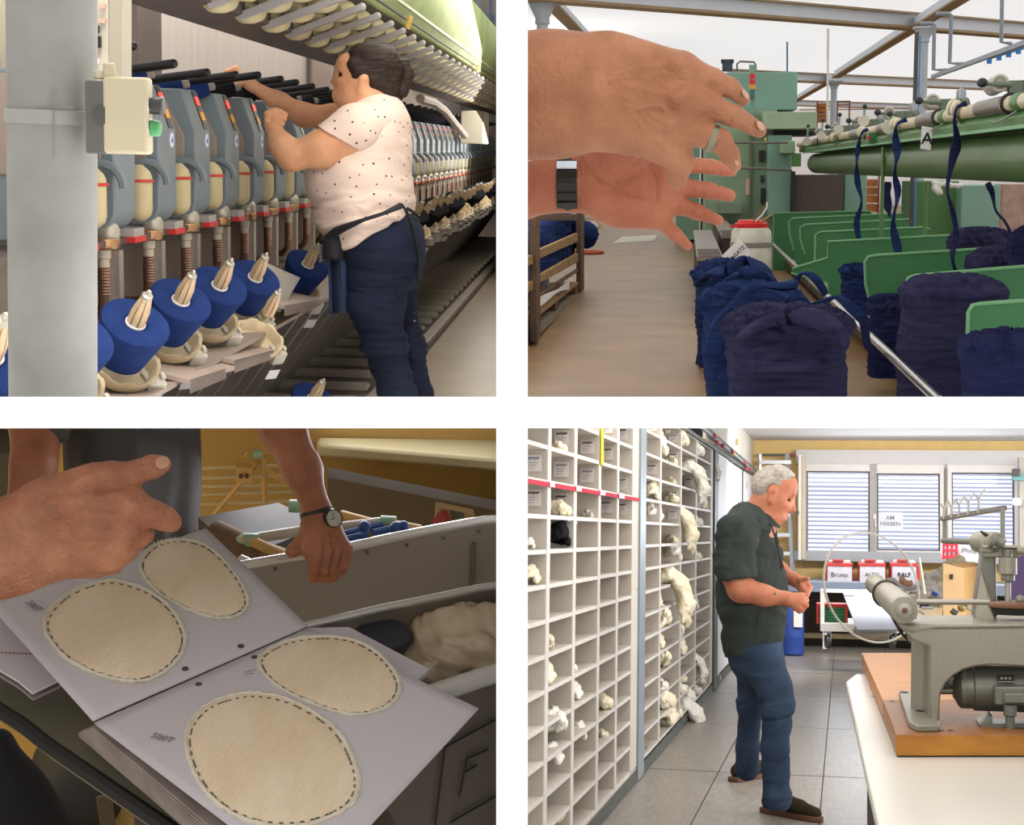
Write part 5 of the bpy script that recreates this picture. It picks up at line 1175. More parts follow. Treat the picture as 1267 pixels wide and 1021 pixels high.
def gesturing():
    fr = FB; D0 = 1.28; S = D0 / F
    def W(x, y, d=0.0): return fr.Y(x, y, D0 + d)
    def rc(a, b, r1, r2=None, k=8, s=(1, 1, 1), op='+'): return RC(W(*a), W(*b), r1 * S, (r1 if r2 is None else r2) * S, k * S, s, op)
    sk = skinmat('skin_hand_back', '#b97f5c', '#9f6646', sss=.1, bump=.35, bs=260, vs=30)
    t = thing('person', 'pair of gesturing hands with a ring and dark watch reaching in from the left', 'person', fr, W(655, 200))
    # upper hand: back of the hand
    z = 0.0
    P = [rc((590, 118, .03), (690, 118, .02), 84, 70, 30, (1, .62, 1)), rc((690, 116, .02), (752, 114, .01), 69, 58, 24, (1, .55, 1)),
         rc((745, 112, .002), (822, 128, .002), 60, 56, 20, (1, .42, 1)),
         rc((758, 88, .005), (842, 90, -.01), 34, 21, 20, (1, .7, 1)), rc((758, 112, .003), (842, 127, -.012), 38, 20, 20, (1, .7, 1)), rc((758, 135, .003), (832, 156, -.008), 36, 20, 20, (1, .7, 1)), rc((760, 148, .01), (826, 180, .0), 26, 19, 18, (1, .75, 1)),
         # index
         rc((842, 84, -.012), (882, 99, -.004), 16.5, 14, 7), rc((882, 99, -.004), (904, 109, .004), 14, 12, 4), rc((904, 109, .004), (919, 122, .012), 12, 9, 4),
         # middle
         rc((842, 124, -.014), (880, 132, -.006), 18.5, 15.5, 7), rc((880, 132, -.006), (908, 143, .0), 15.5, 13, 4), rc((908, 143, .0), (939, 161, .008), 12.8, 8.5, 4),
         # ring
         rc((830, 156, -.01), (872, 167, -.008), 18, 15, 7), rc((872, 167, -.008), (891, 174, -.006), 15, 13.5, 5), rc((891, 174, -.006), (903, 192, .0), 13, 11, 4), rc((903, 192, .0), (909.5, 204, .004), 10.8, 7.5, 4),
         # little finger, bent down
         rc((826, 180, .0), (842, 200, .0), 20, 15.5, 8), rc((842, 200, .0), (838, 224, .005), 15, 10.5, 5),
         # thumb under the palm (hidden)
         rc((770, 150, .04), (815, 178, .05), 20, 14, 10)]
    # knuckles, tendons and veins
    RG = [(((770, 92), (800, 82), (838, 79)), 4.5, .0014), (((770, 104), (805, 112), (840, 122)), 4.5, .0016), (((772, 120), (800, 137), (828, 153)), 4.5, .0013), (((775, 132), (798, 160), (822, 178)), 5, .0011),
          (((774, 131), (790, 135), (806, 131), (818, 133), (828, 141)), 2.6, .0014), (((768, 98), (788, 94), (806, 98), (822, 106), (834, 108)), 2.4, .0011), (((790, 135), (800, 150), (816, 158)), 2.4, .0011), (((745, 100), (768, 98)), 2.6, .0009), (((800, 112), (806, 131)), 2.2, .0009),
          (((843, 74), (838, 80)), 8, .0030), (((846, 117), (838, 123)), 9, .0034), (((834, 149), (828, 155)), 8, .0030), (((827, 176), (823, 182)), 9, .0022), (((888, 99), (881, 97)), 6, .0014), (((886, 131), (878, 130)), 7, .0017), (((895, 172), (888, 171)), 6, .0014),
          (((815, 98), (845, 102)), 6, -.0016), (((812, 138), (838, 140)), 5, -.0016), (((806, 165), (826, 168)), 5, -.0013), (((742, 150), (752, 108), (748, 80)), 7, -.0012),
          (((880, 91), (876, 105)), 1.3, -.0006), (((886, 93), (882, 107)), 1.3, -.0006), (((879, 119), (873, 143)), 1.4, -.0007), (((885, 121), (880, 145)), 1.4, -.0007), (((908, 132), (902, 154)), 1.2, -.0005), (((904, 102), (897, 117)), 1.2, -.0005), (((892, 163), (884, 184)), 1.3, -.0006)]
    rgf = ridges(fr, RG, 1.28)
    def sd(pos): return wav(pos, 4, 70, .0006) + wav(pos, 7, 190, .00022)
    part('upper_hand', sdf('upper_hand', P, .0012, disp=lambda q: sd(q) + rgf(q), smooth=2), sk, t)
    nail = mat('fingernail', '#c49a80', rough=.3, var=.04)
    def nl(c, d, r, n, parent=t):
        c = W(*c); d = (W(*d) - c).normalized(); n = Vector(n).normalized(); s = d.cross(n).normalized(); n = s.cross(d)
        m = Matrix((s, d, n)).transposed(); mb = MB().ball((0, 0, 0), 1, 14); mb.v = [tuple(c + m @ V(q[0] * r * .75 * S, q[1] * r * S, q[2] * r * .28 * S)) for q in mb.v]
        part('fingernail', mb, nail, parent)
    nl((922, 117, .004), (928, 124, .008), 7, (.6, -.6, .6)); nl((941, 156, .0), (948, 162, .004), 7.5, (.5, -.7, .5)); nl((911.5, 199, -.002), (915, 207, .002), 7, (.8, -.6, .2))
    rg = mat('silver_ring', '#8d8a72', rough=.28, metal=.9, var=.08)
    d = (W(891, 174, -.006) - W(868, 166, -.008)).normalized()
    part('finger_ring', MB().lathe([(15.4 * S, -4.5 * S), (16.9 * S, -4.0 * S), (17.2 * S, 0), (16.9 * S, 4 * S), (15.4 * S, 4.5 * S)], W(880.5, 171, -.007), d, 32, caps=False), rg, t)
    # lower hand: open palm
    sk2 = skinmat('skin_palm', '#bf7858', '#a86145', sss=.12, bump=.3, bs=230, vs=26)
    E = .13
    def rq(a, b, r1, r2=None, k=8, s=(1, 1, 1), op='+'):
        return RC(W(a[0], a[1], E + (a[2] if len(a) > 2 else 0)), W(b[0], b[1], E + (b[2] if len(b) > 2 else 0)), r1 * S * 1.1, (r1 if r2 is None else r2) * S * 1.1, k * S, s, op)
    Q = [rq((600, 250), (690, 225), 38, 32, 16, (1, .7, 1)), rq((690, 225), (722, 224), 31, 32, 14, (1, .65, 1)),
         rq((722, 224), (770, 232), 32, 36, 16, (1, .5, 1)), rq((770, 228), (822, 216), 34, 20, 16, (1, .5, 1)), rq((770, 238), (822, 236), 30, 19, 16, (1, .5, 1)), rq((768, 244), (818, 252), 24, 17, 16, (1, .5, 1)), rq((760, 248), (806, 264), 20, 15, 14, (1, .55, 1)),
         rq((740, 198, -.006), (790, 200, -.014), 24, 17, 14, (1, .75, 1)), rq((745, 245, -.006), (785, 255, -.006), 18, 15, 14, (1, .7, 1)),
         rq((790, 196, -.012), (826, 200, -.004), 14, 11, 8), rq((822, 206, .0), (846, 203, .0), 14, 10.5, 8),
         rq((846, 203), (880, 206, .0), 10.5, 9.3, 4), rq((880, 206), (905, 211), 9.3, 7.4, 4),
         rq((818, 228), (845, 232), 14, 10.8, 8), rq((845, 232), (876, 236, -.003), 10.8, 9.6, 4), rq((876, 236, -.003), (903, 242, -.006), 9.6, 7.2, 4),
         rq((812, 246), (832, 252), 13, 10.8, 8), rq((832, 252), (862, 262, -.004), 10.8, 9.4, 4), rq((862, 262, -.004), (889, 273, -.008), 9.4, 7, 4),
         rq((800, 260), (816, 272), 12, 9.6, 8), rq((816, 272), (836, 291, -.004), 9.6, 8.6, 4), rq((836, 291, -.004), (851, 304, -.008), 8.6, 6.6, 4),
         rq((760, 185, -.02), (800, 170, -.035), 18, 13, 10)]
    PG = [(((724, 206), (742, 224), (770, 228), (792, 218), (806, 206)), 2.4, -.0018), (((738, 222), (775, 238), (806, 248)), 2.0, -.0012), (((800, 200), (812, 222), (812, 250)), 2.2, -.0013), (((717, 192), (719, 225), (717, 256)), 2.0, -.0012), (((722, 192), (724, 225), (722, 256)), 1.8, -.0009), (((797, 190), (806, 199), (808, 206)), 2.0, -.0016), (((803, 188), (813, 196)), 1.8, -.0014),
          (((745, 205), (775, 200)), 16, .0030), (((745, 246), (780, 252)), 12, .0020), (((824, 214), (826, 226), (820, 244)), 6, .0012), (((765, 236), (785, 234)), 12, -.0020), (((870, 228), (868, 246)), 1.3, -.0006), (((858, 252), (852, 268)), 1.3, -.0006), (((838, 284), (830, 296)), 1.3, -.0006)]
    pgf = ridges(fr, PG, 1.41)
    part('lower_hand', sdf('lower_hand', Q, .0013, disp=lambda q: sd(q) + pgf(q), smooth=2), sk2, t)
    # watch
    wb = part('watch_strap', MB().rings([[W(703 + dx + .16 * q * 0, 224.5, E) + V(0, 0, 0) + V(0, math.cos(a) * 27.5 * S * rr, math.sin(a) * 38.5 * S * rr) for a in [2 * math.pi * i / 40 for i in range(40)]] for dx, rr in ((-12.5, .99), (-12.5, 1.05), (-6, 1.07), (0, 1.09), (6, 1.07), (12, 1.05), (12, .99)) for q in (0,)], caps=False), mat('watch_dark', '#37352f', rough=.3, metal=.4, var=.1), t)
    for i, a in enumerate((.2, .55, -.15, -.5, -.85)):
        aa = math.pi + a
        part('strap_link', MB().cbox(W(703, 224.5, E) + V(0, math.cos(aa) * 30.5 * S, -math.sin(aa) * 42.0 * S), (28 * S, 3 * S, 12 * S), rotx(math.degrees(-a))), mat('watch_dark', '#37352f') if a < .5 else mat('clasp_steel', '#cfd6de', rough=.15, metal=.8, var=0), wb, bevel=.0008)

if '2' in PANELS: room_two()

# ================================================================ lower left room: sample book, pointing hand, bins
def room_three():
    fr = FC
    ZB = fr.D(300, 800, 1.35).z
    def B(x, y, h=0.0): return fr.Z(x, y, ZB + h)
    def P(x, y, d): return fr.D(x, y, d)
    paper = mat('book_paper', '#c4bcbd', rough=.75, var=.02, vs=4, bump=.02, bs=40)
    pagee = mat('page_edge', '#8d8078', rough=.8, hex2='#7a6d64', vs=30)
    fabric = mat('cream_twill', '#edd8bb', rough=.95, hex2='#e0c8a5', vs=24, stretch=(1, .35, 1), detail=8, bump=.0, spec=.05)
    nt = fabric.node_tree; pr = nt.nodes['Principled BSDF']; tc = nt.nodes.new('ShaderNodeTexCoord'); mp = nt.nodes.new('ShaderNodeMapping'); mp.inputs['Rotation'].default_value = (0, 0, .5)
    wv = nt.nodes.new('ShaderNodeTexWave'); wv.inputs['Scale'].default_value = 130; wv.inputs['Distortion'].default_value = 5; wv.inputs['Detail'].default_value = 3; wv.inputs['Detail Scale'].default_value = 2.5
    nz = nt.nodes.new('ShaderNodeTexNoise'); nz.inputs['Scale'].default_value = 420; ad = nt.nodes.new('ShaderNodeMath'); ad.operation = 'ADD'
    bp = nt.nodes.new('ShaderNodeBump'); bp.inputs['Strength'].default_value = .45; bp.inputs['Distance'].default_value = .0012
    nt.links.new(tc.outputs['Object'], mp.inputs[0]); nt.links.new(mp.outputs[0], wv.inputs['Vector']); nt.links.new(mp.outputs[0], nz.inputs['Vector'])
    nt.links.new(wv.outputs['Fac'], ad.inputs[0]); nt.links.new(nz.outputs['Fac'], ad.inputs[1]); nt.links.new(ad.outputs[0], bp.inputs['Height']); nt.links.new(bp.outputs[0], pr.inputs['Normal'])
    fringe = mat('fringe_thread', '#d8cdb8', rough=.95, var=.06, vs=60); stitch = mat('stitch_thread', '#4c443e', rough=.9, var=0)
    metal = mat('bin_aluminium', '#8f8476', rough=.42, metal=.35, var=.06, vs=3); rim = mat('rim_aluminium', '#cfcac2', rough=.25, metal=.6, var=.03)
    yellow = mat('ochre_wall', '#b58f4c', rough=.7, var=.05, vs=3); ink = mat('pencil', '#77707a', rough=.8, var=0)
    # --- setting
    zf = ZB - 1.15
    struct('floor_book_room', MB().box((-3, .2, zf - .05), (3, 7, zf)), mat('ochre_floor', '#a98a4e', rough=.4, var=.1, vs=4), fr)
    yw = 2.99
    wl = fr.Y(400, 600, yw)
    struct('wall_window', MB().box((-3, yw, zf), (3, yw + .1, 1.6)), yellow, fr)
    struct('wall_left_c', MB().box((-2.2, .5, zf), (-2.15, yw, 1.5)), mat('dark_ochre', '#8a6f40', rough=.8, var=.05), fr)
    # window sill with lit top, panel and ledge below
    a = fr.Y(392, 549, 2.95); b = fr.Y(640, 570, 2.90)
    sl = mat('sill_cream', '#cdbb92', rough=.3, var=.03)
    struct('trim_3', MB().slab([a, b, b + V(0, .10, 0), a + V(0, .035, 0)], (0, 0, -.03)), sl, fr, bevel=.008)
    c = fr.Y(405, 594, 2.8); d = fr.Y(640, 640, 2.7)
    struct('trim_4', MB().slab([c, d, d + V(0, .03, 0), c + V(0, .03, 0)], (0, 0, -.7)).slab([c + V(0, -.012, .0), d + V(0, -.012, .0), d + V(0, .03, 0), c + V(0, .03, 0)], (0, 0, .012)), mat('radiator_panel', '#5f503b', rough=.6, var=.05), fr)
    t = thing('wall_tag', 'pale wall tag with a red plastic hook below the sill', 'tag', fr, fr.Y(565, 645, 2.62))
    part('card', MB().slab([fr.Y(538, 652, 2.62), fr.Y(586, 652, 2.62), fr.Y(587, 637, 2.62), fr.Y(540, 627, 2.62)], (0, .02, 0)), mat('tag_tan', '#b89d6c', rough=.7, var=.08), t)
    part('red_hook', sdf('red_hook', [RC(fr.Y(549, 636, 2.58), fr.Y(545, 650, 2.58),   .011, .018), RC(fr.Y(545, 650, 2.58), fr.Y(555, 650, 2.58), .013)], .006, smooth=2), mat('hook_red', '#8f2a26', rough=.4, var=.05), t)
    part('dark_mark', MB().slab([fr.Y(560, 648, 2.61), fr.Y(577, 648, 2.61), fr.Y(574, 637, 2.61), fr.Y(557, 635, 2.61)], (0, .01, 0)), mat('mark_dark', '#5b5444', rough=.7, var=.1), t)
    # --- table under the book
    H0 = -.05
    tab = mat('table_sheet', '#7c7663', rough=.35, metal=.25, var=.08, vs=5)
    t = thing('metal_table', 'grey metal sheet table with black edge under the open book', 'table', fr, B(100, 900, H0))
    pts = [B(x, y, H0) for x, y in ((-60, 690), (235, 690), (300, 770), (430, 930), (520, 1062), (262, 1062), (205, 1022), (58, 921), (28, 896), (-60, 842))]
    part('sheet', MB().slab(pts, (0, 0, -.012)), tab, t)
    part('black_edge', MB().tube([B(x, y, H0 - .004) for x, y in ((-60, 842), (0, 879), (28, 897), (58, 921), (125, 967), (205, 1022), (262, 1062))], .0062, 8), mat('edge_black', '#211f1b', rough=.6, var=.05), t)
    for x, y in ((150, 930), (420, 1000)):
        p = B(x, y, H0); part('leg', MB().box((p.x, p.y + .05, zf), (p.x + .03, p.y + .08, H0 + ZB - .012)), mat('leg_iron', '#332f2a', rough=.6, var=.05), t)
    # dark things on the floor below the table
    sh = mat('dark_shoe', '#2a2723', rough=.7, var=.1)
    p = fr.Z(95, 1000, zf)
    single('shoe', sdf('shoe_c', [RC(fr.Z(92, 975, zf) + V(0, 0, .05), fr.Z(100, 1010, zf) + V(0, 0, .05), .07, .08, k=.03), RC(fr.Z(75, 965, zf) + V(0, 0, .04), fr.Z(80, 1000, zf) + V(0, 0, .04), .04, k=.03)], .012, smooth=2), sh, fr, 'dark brown shoe on the ochre floor beside the table leg', 'shoe')
    single('dark_coat', sdf('dark_coat', [RC(P(-5, 930, 1.9), P(30, 1040, 1.9), .025, .06, k=.03), RC(P(20, 960, 1.9), P(45, 1040, 1.9), .02, .03, k=.03)], .008, disp=lambda q: wav(q, 3, 30, .006), smooth=2), mat('coat_black', '#1e1b1a', rough=.9, var=.1), fr, 'black coat fabric at the lower left corner', 'coat')
    single('stool_leg', MB().bar(P(128, 985, 2.15), P(140, 1060, 2.15), .018, .018), mat('stool_wood', '#5f4f33', rough=.6, var=.1), fr, 'thin brown stool leg right of the dark shoe', 'stool')

    # --- the sample book
    bk = thing('sample_book', 'open white sample book with handwritten notes lying on the metal table', 'book', fr, B(300, 850, H0))
    def quad(c, n, hf):
        c = [V(*q) for q in c]
        def f(u, v):
            q = (c[0].lerp(c[1], u)).lerp(c[3].lerp(c[2], u), v)
            return B(q.x, q.y, hf(u, v))
        return MB().grid(f, n, n)
    up = [V(-14, 748), V(255, 655), V(381, 776), V(115, 893)]
    def hup(u, v): return .006 + .010 * math.sin(math.pi * v) * (1 - .3 * u) - .004 * v
    def hlo(u, v): return .002 + .005 * math.sin(math.pi * min(v * 1.2, 1)) + .012 * (u * v) 
    lo = [V(117, 896), V(382, 778), V(592, 878), V(386, 1100)]
    def sheet(name, c, hf, m=paper, th=.0012):
        o = part(name, quad(c, 24, hf), m, bk); so = o.modifiers.new('solid', 'SOLIDIFY'); so.thickness = th; so.offset = -1; return o
    sheet('upper_page', up, hup)
    sheet('lower_page', lo, hlo)
    # stacked leaves under the lower page, fanned at the left edge
    for i in range(11):
        k = i + 1; s = 22 * math.sin(k / 11 * 1.9)
        c = [V(117 - s * .9, 896 + 3 * k * .35 + 2), V(382, 779), V(560, 872), V(360 - s * 1.6, 1100 + .5 * k)]
        z0 = -.0035 * k
        part('leaf', MB().slab([B(q.x, q.y, z0) for q in c], (0, 0, -.0026)), pagee, bk)
    for i, (x, y) in enumerate(((531, 828), (528, 832), (526, 836))):
        part('leaf', MB().slab([B(*q, -.003 - .004 * i) for q in ((384, 777 + i), (432, 776 + 2 * i), (x, y), (500, 856), (400, 830))], (0, 0, -.002)), paper, bk)
    # another leaf under the upper page at the left
    fl = [B(*q, -.012) for q in ((-40, 765), (28, 758), (80, 838), (40, 857), (22, 842), (-40, 805))]
    part('leaf', MB().slab(fl, (0, 0, -.002)), paper, bk); part('leaf', MB().slab([q + V(.0, 0, -.006) for q in fl], (0, 0, -.002)), pagee, bk)
    for i in range(12):
        x = -4 + i * 5; part('red_stitch', MB().bar(B(x, 807 + .25 * i, -.0105), B(x + 3, 807.4 + .25 * i, -.0105), .0011, .0006), mat('stitch_red', '#8f5346', rough=.9, var=0), bk)
    # swatches
    def swatch(label, pts, hh, seed, tilt):
        n = len(pts); poly = []
        for i in range(n):
            p0, p1, p2, p3 = [V(*pts[(i + j - 1) % n]) for j in range(4)]
            for k in range(8):
                u = k / 8
                poly.append(.5 * ((2 * p1) + (p2 - p0) * u + (2 * p0 - 5 * p1 + 4 * p2 - p3) * u * u + (3 * p1 - p0 - 3 * p2 + p3) * u ** 3))
        c = sum(poly, V(0, 0)) / len(poly); m = len(poly)
        hof = lambda q: hh(q)
        t = thing('fabric_swatch', label, 'fabric', fr, B(c.x, c.y, hof(c)), group='round fabric swatches')
        rg = []
        for s, dz in ((1.0, -.001), (1.0, .0012), (.985, .0019), (.96, .0016), (.93, .0021), (.8, .0024), (.6, .0024), (.4, .0024), (.2, .0024), (.01, .0024)):
            rg.append([B(*(c + (q - c) * s), hof(c + (q - c) * s) + dz) for q in poly])
        part('cloth', MB().rings(rg), fabric, t)
        rng = random.Random(seed); fr_ = [B(*(c + (q - c) * (1.0 + rng.uniform(-.004, .012))), hof(q) + .001 + rng.uniform(0, .0008)) for q in poly]
        part('frayed_edge', MB().tube(fr_, [.0013 + rng.random() * .0010 for _ in fr_], 6, True), fringe, t)
        fz = MB()
        for i in range(0, m):
            for _ in range(3):
                f_ = rng.random(); q = poly[i].lerp(poly[(i + 1) % m], f_); d = (q - c).normalized()
                L = rng.uniform(1.5, 5.5); e = q + d * L + V(-d.y, d.x) * rng.uniform(-3, 3)
                fz.tube([B(*q, hof(q) + .0012), B(*(q.lerp(e, .6)), hof(q) + .0016), B(*e, hof(q) + .0004)], [.0004, .0004, .0002], 4)
        part('loose_threads', fz, fringe, t, kind='stuff')
        st = MB(); i = 0
        while i < m:
            a_ = c + (poly[i] - c) * .955; b_ = c + (poly[(i + 1) % m] - c) * .955
            st.bar(B(*a_, hof(a_) + .0022), B(*(a_.lerp(b_, .8)), hof(b_) + .0022), .0008, .0006); i += 2 if rng.random() < .6 else 1
        part('running_stitch', st, stitch, t, kind='stuff')
    def inv(c, q):
        return q
    def hq(cn, hf):
        def f(q):
            u, v = .5, .5
            for _ in range(6):
                a = cn[0].lerp(cn[1], u); b = cn[3].lerp(cn[2], u); cur = a.lerp(b, v)
                du = (cn[1] - cn[0]).lerp(cn[2] - cn[3], v); dv = b - a; e = V(q.x - cur.x, q.y - cur.y)
                det = du.x * dv.y - du.y * dv.x; u += (e.x * dv.y - e.y * dv.x) / det; v += (du.x * e.y - du.y * e.x) / det
            return hf(min(max(u, 0), 1), min(max(v, 0), 1))
        return f
    hU = hq(up, hup); hL = hq(lo, hlo)
    # holes and pencil notes
    def hl(x, y, hh): part('punch_hole', MB().lathe([(.0028, 0), (.0028, .0008)], B(x, y, hh), (0, 0, 1), 14), mat('hole_grey', '#4b4a45', rough=.8, var=0), bk)
    for x_, y_, h_ in ((229, 828, hU), (298, 800, hU), (246, 847.5, hL), (315, 814, hL)): hl(x_, y_, h_(V(x_, y_)) + .0008)
    xd = (B(216, 916) - B(187, 908)); yd = (B(195, 898) - B(192, 912))
    text('handwriting', '500T', .0088, ink, bk, B(201, 913, hL(V(201, 913)) + .003), xd, yd, .0002); text('handwriting', '200T', .0092, ink, bk, B(42, 750, hU(V(42, 750)) + .004), B(55, 760) - B(30, 741), B(48, 742) - B(38, 755), .0002)
    part('pencil_line', MB().bar(B(302, 832, .0095), B(316, 829, .0095), .0006, .0003).bar(B(304, 834.5, .0095), B(314, 833, .0095), .0006, .0003), ink, bk, kind='stuff')
    swatch('round cream swatch sewn on the upper page under the pointing hand, left one', [(55, 772), (80, 738), (130, 719), (175, 728), (210, 752), (228, 785), (222, 812), (195, 836), (160, 843), (115, 832), (75, 808)], hU, 1, 0)
    swatch('round cream swatch on the upper page at its far corner', [(174, 700), (190, 676), (222, 668), (258, 678), (290, 710), (306, 742), (296, 760), (268, 765), (228, 752), (190, 728)], hU, 2, 0)
    swatch('round cream swatch on the lower page near the bin rim', [(320, 818), (345, 798), (385, 789), (430, 791), (466, 808), (490, 836), (493, 858), (474, 877), (435, 884), (385, 870), (340, 846)], hL, 3, 0)
    swatch('largest round cream swatch on the lower page, nearest the viewer', [(231, 908), (250, 878), (285, 862), (325, 859), (370, 872), (415, 903), (440, 948), (441, 985), (415, 1008), (365, 1022), (310, 1016), (265, 990), (238, 950)], hL, 4, 0)

    # --- aluminium bins
    zr = ZB - .03
    def R(x, y, h=0): return fr.Z(x, y, zr + h)
    t = thing('aluminium_bin', 'near grey aluminium bin with rolled rim holding a plastic bag', 'bin', fr, R(560, 900, -.5))
    a2 = [R(300, 790), R(380, 775), R(475, 753), R(549, 738), R(590, 729), R(640, 722)]
    a3 = [R(440, 890), R(556, 852), R(640, 824)]
    part('far_rim', MB().tube(a2, .0042, 10), rim, t); part('near_rim', MB().tube(a3, .0088, 12), rim, t)
    dn = V(0, 0, -.34)
    part('far_wall', MB().slab([a2[0], a2[-1], a2[-1] + dn, a2[0] + dn], (0, .006, 0)), metal, t)
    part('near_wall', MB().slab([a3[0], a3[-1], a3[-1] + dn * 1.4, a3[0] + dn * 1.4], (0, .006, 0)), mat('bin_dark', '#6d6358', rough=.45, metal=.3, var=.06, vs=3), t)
    part('bin_floor', MB().slab([a2[0] + dn * .55, a2[-1] + dn * .55, a3[-1] + dn * .55, a3[0] + dn * .55], (0, 0, -.01)), mat('bin_brown', '#8a6a4a', rough=.6, var=.08), t)
    part('bin_lining', MB().slab([a2[0] + V(0, -.012, -.03), a2[-1] + V(0, -.012, -.03), a2[-1] + V(0, -.03, -.3), a2[0] + V(0, -.03, -.3)], (0, -.004, 0)), mat('bin_brown', '#8a6a4a'), t)
    # label outline and letter on the near wall
    n0 = a3[0]; n1 = a3[-1]; wd_ = (n1 - n0).normalized()
    def on(px, py):
        o = fr.ray(px, py); nn = wd_.cross(V(0, 0, 1)); k = n0.dot(nn) / o.dot(nn); return o * (k * .997)
    lm = mat('marker_dark', '#2b2723', rough=.7, var=0)
    lb = MB()
    for a_, b_ in (((550, 925), (614, 890)), ((550, 925), (538, 1022)), ((577, 939), (604, 927)), ((577, 939), (568, 986)), ((576, 955), (590, 947)), ((557, 1018), (614, 985))):
        lb.tube([on(*a_), on(*b_)], .0011, 5)
    part('letter_marking', lb, lm, t, kind='stuff', label='dark drawn letter F in a frame')
    zq = fr.D(400, 682, 2.2).z
    def R(x, y, h=0): return fr.Z(x, y, zq + h)
    t = thing('aluminium_bin', 'far grey aluminium bin whose rim the fist grips', 'bin', fr, R(450, 760, -.5))
    a1 = [R(250, 710), R(304, 699), R(375, 687), R(431, 677), R(500, 662), R(564, 650), R(598, 644), R(622, 643), R(650, 645)]
    part('near_rim', MB().tube(a1, .0068, 12), rim, t)
    pn = MB(); ds = V(0, -.02, -.36)
    pn.rings([[q + V(0, -.004, 0), q + V(0, .004, 0), q + ds + V(0, .004, 0), q + ds + V(0, -.004, 0)] for q in a1])
    part('side_panel', pn, metal, t)
    for x, y in ((340, 704), (454, 683), (503, 674), (549, 665), (592, 657)):
        p = fr.ray(x, y); k = R(x, y - 14).length / p.length; part('rivet', MB().ball(p * k * .99, .0035, 8), mat('rivet_dark', '#5d564c', rough=.5, metal=.3, var=0), t)
    part('corner_seam', MB().tube([R(587, 646) + V(0, -.01, -.03), R(586, 646) + V(0, -.025, -.3)], .003, 6), mat('seam_dark', '#5f574c', rough=.6, var=0), t)
    bag = mat('plastic_film', '#d9c4a6', rough=.2, hex2='#b79a76', vs=25, alpha=.88, spec=.6)
    def bg(q): return wav(q * np.array([1, 2.5, 1]), 3, 60, .004) + wav(q * np.array([2, .6, 2]), 5, 140, .002)
    Q = lambda x, y, h: fr.Z(x, y, zr + h)
    single('plastic_bag', sdf('bag_c', [RC(Q(538, 792, -.03), Q(600, 800, -.03), .020, .028, k=.03), RC(Q(534, 782, -.035), Q(560, 776, -.03), .016, k=.03), RC(Q(575, 816, -.03), Q(630, 806, -.03), .026, k=.03), RC(Q(590, 782, -.03), Q(640, 780, -.03), .022, k=.03), RC(Q(545, 806, -.03), Q(580, 800, -.03), .022, k=.03)], .003, disp=bg, smooth=1), bag, fr, 'crumpled clear plastic bag lying in the near aluminium bin', 'bag')
    single('dark_dish', MB().lathe([(0, 0), (.024, 0), (.027, .006), (.025, .011), (0, .013)], Q(474, 797, -.022), (0, 0, 1), 28), mat('lid_navy', '#2e2f38', rough=.5, var=.06), fr, 'dark round lid inside the near bin behind the book', 'lid')
    single('dark_cup', MB().lathe([(0, -.1), (.045, -.1), (.05, 0), (.046, 0), (.04, -.09), (0, -.09)], Q(552, 850, -.055), (0, 0, 1), 24), mat('lid_navy', '#2e2f38'), fr, 'dark cup at the near bin rim beside the page corner', 'cup')

    # --- drying rack and other things behind the far bin
    stick = mat('rack_wood', '#c79c5c', rough=.6, var=.08); tube = mat('rack_tube', '#b3a994', rough=.4, var=.05); jg = mat('joint_green', '#8fa98a', rough=.5, var=.05); bt = mat('blue_tape', '#26457f', rough=.5, var=.08)
    t = thing('folding_airer', 'folding frame of pale tubes and wooden rods with green corner joints', 'rack', fr, fr.Z(400, 680, zq - .05))
    K = lambda x, y, h=-.02: fr.Z(x, y, zq + h)
    for i, (a_, b_, m, r) in enumerate((((304, 668), (385, 655), tube, .0075), ((415, 653), (482, 645), tube, .0075), ((304, 666), (352, 688), stick, .0075), ((422, 637), (462, 648), stick, .007), ((482, 648), (520, 655), stick, .0065), ((320, 672), (372, 690), tube, .005))):
        part('rod', MB().cyl(K(*a_), K(*b_), r, seg=10), m, t)
    for x0, x1, y in ((471, 490, 646), (304, 320, 668), (358, 374, 626)): part('corner_joint', MB().cyl(K(x0, y), K(x1, y + 1), .0095, seg=12), jg, t)
    for i, (x, y) in enumerate(((420, 663), (432, 660), (446, 656), (462, 660), (428, 668))): part('blue_tape', MB().cyl(K(x, y), K(x + 26, y - 6), .006, seg=8), bt, t)
    for x, y in ((451, 652), (490, 653), (499, 652)): part('blue_clip', MB().ball(K(x, y, .0), .009, 10), bt, t)
    t = thing('drying_rack', 'blurred wooden clothes airer behind the man at the wall', 'rack', fr, fr.Y(310, 640, 2.85))
    for y0, y1 in ((580, 575), (592, 588), (602, 600), (612, 608), (624, 620)): part('rail', MB().cyl(fr.Y(240, y0, 2.85), fr.Y(368, y1, 2.9), .0035, seg=8), mat('airer_cream', '#cdb98c', rough=.6, var=.05), t)
    for a_, b_ in (((304, 562), (370, 610)), ((262, 640), (330, 560)), ((326, 566), (328, 620))): part('leg', MB().cyl(fr.Y(*a_, 2.83), fr.Y(*b_, 2.85), .005, seg=8), stick, t)
    part('green_joint', MB().cyl(fr.Y(313, 562, 2.82), fr.Y(325, 562, 2.82), .009, seg=10), jg, t)
    part('hanging_card', MB().slab([fr.Y(292, 597, 2.80), fr.Y(312, 599, 2.80), fr.Y(312, 580, 2.80), fr.Y(292, 578, 2.80)], (0, .02, 0)), stick, t)
    for x in (298, 305): part('card_dot', MB().ball(fr.Y(x, 589, 2.79), .005, 8), mat('dot_brown', '#4f3a26', var=0), t)
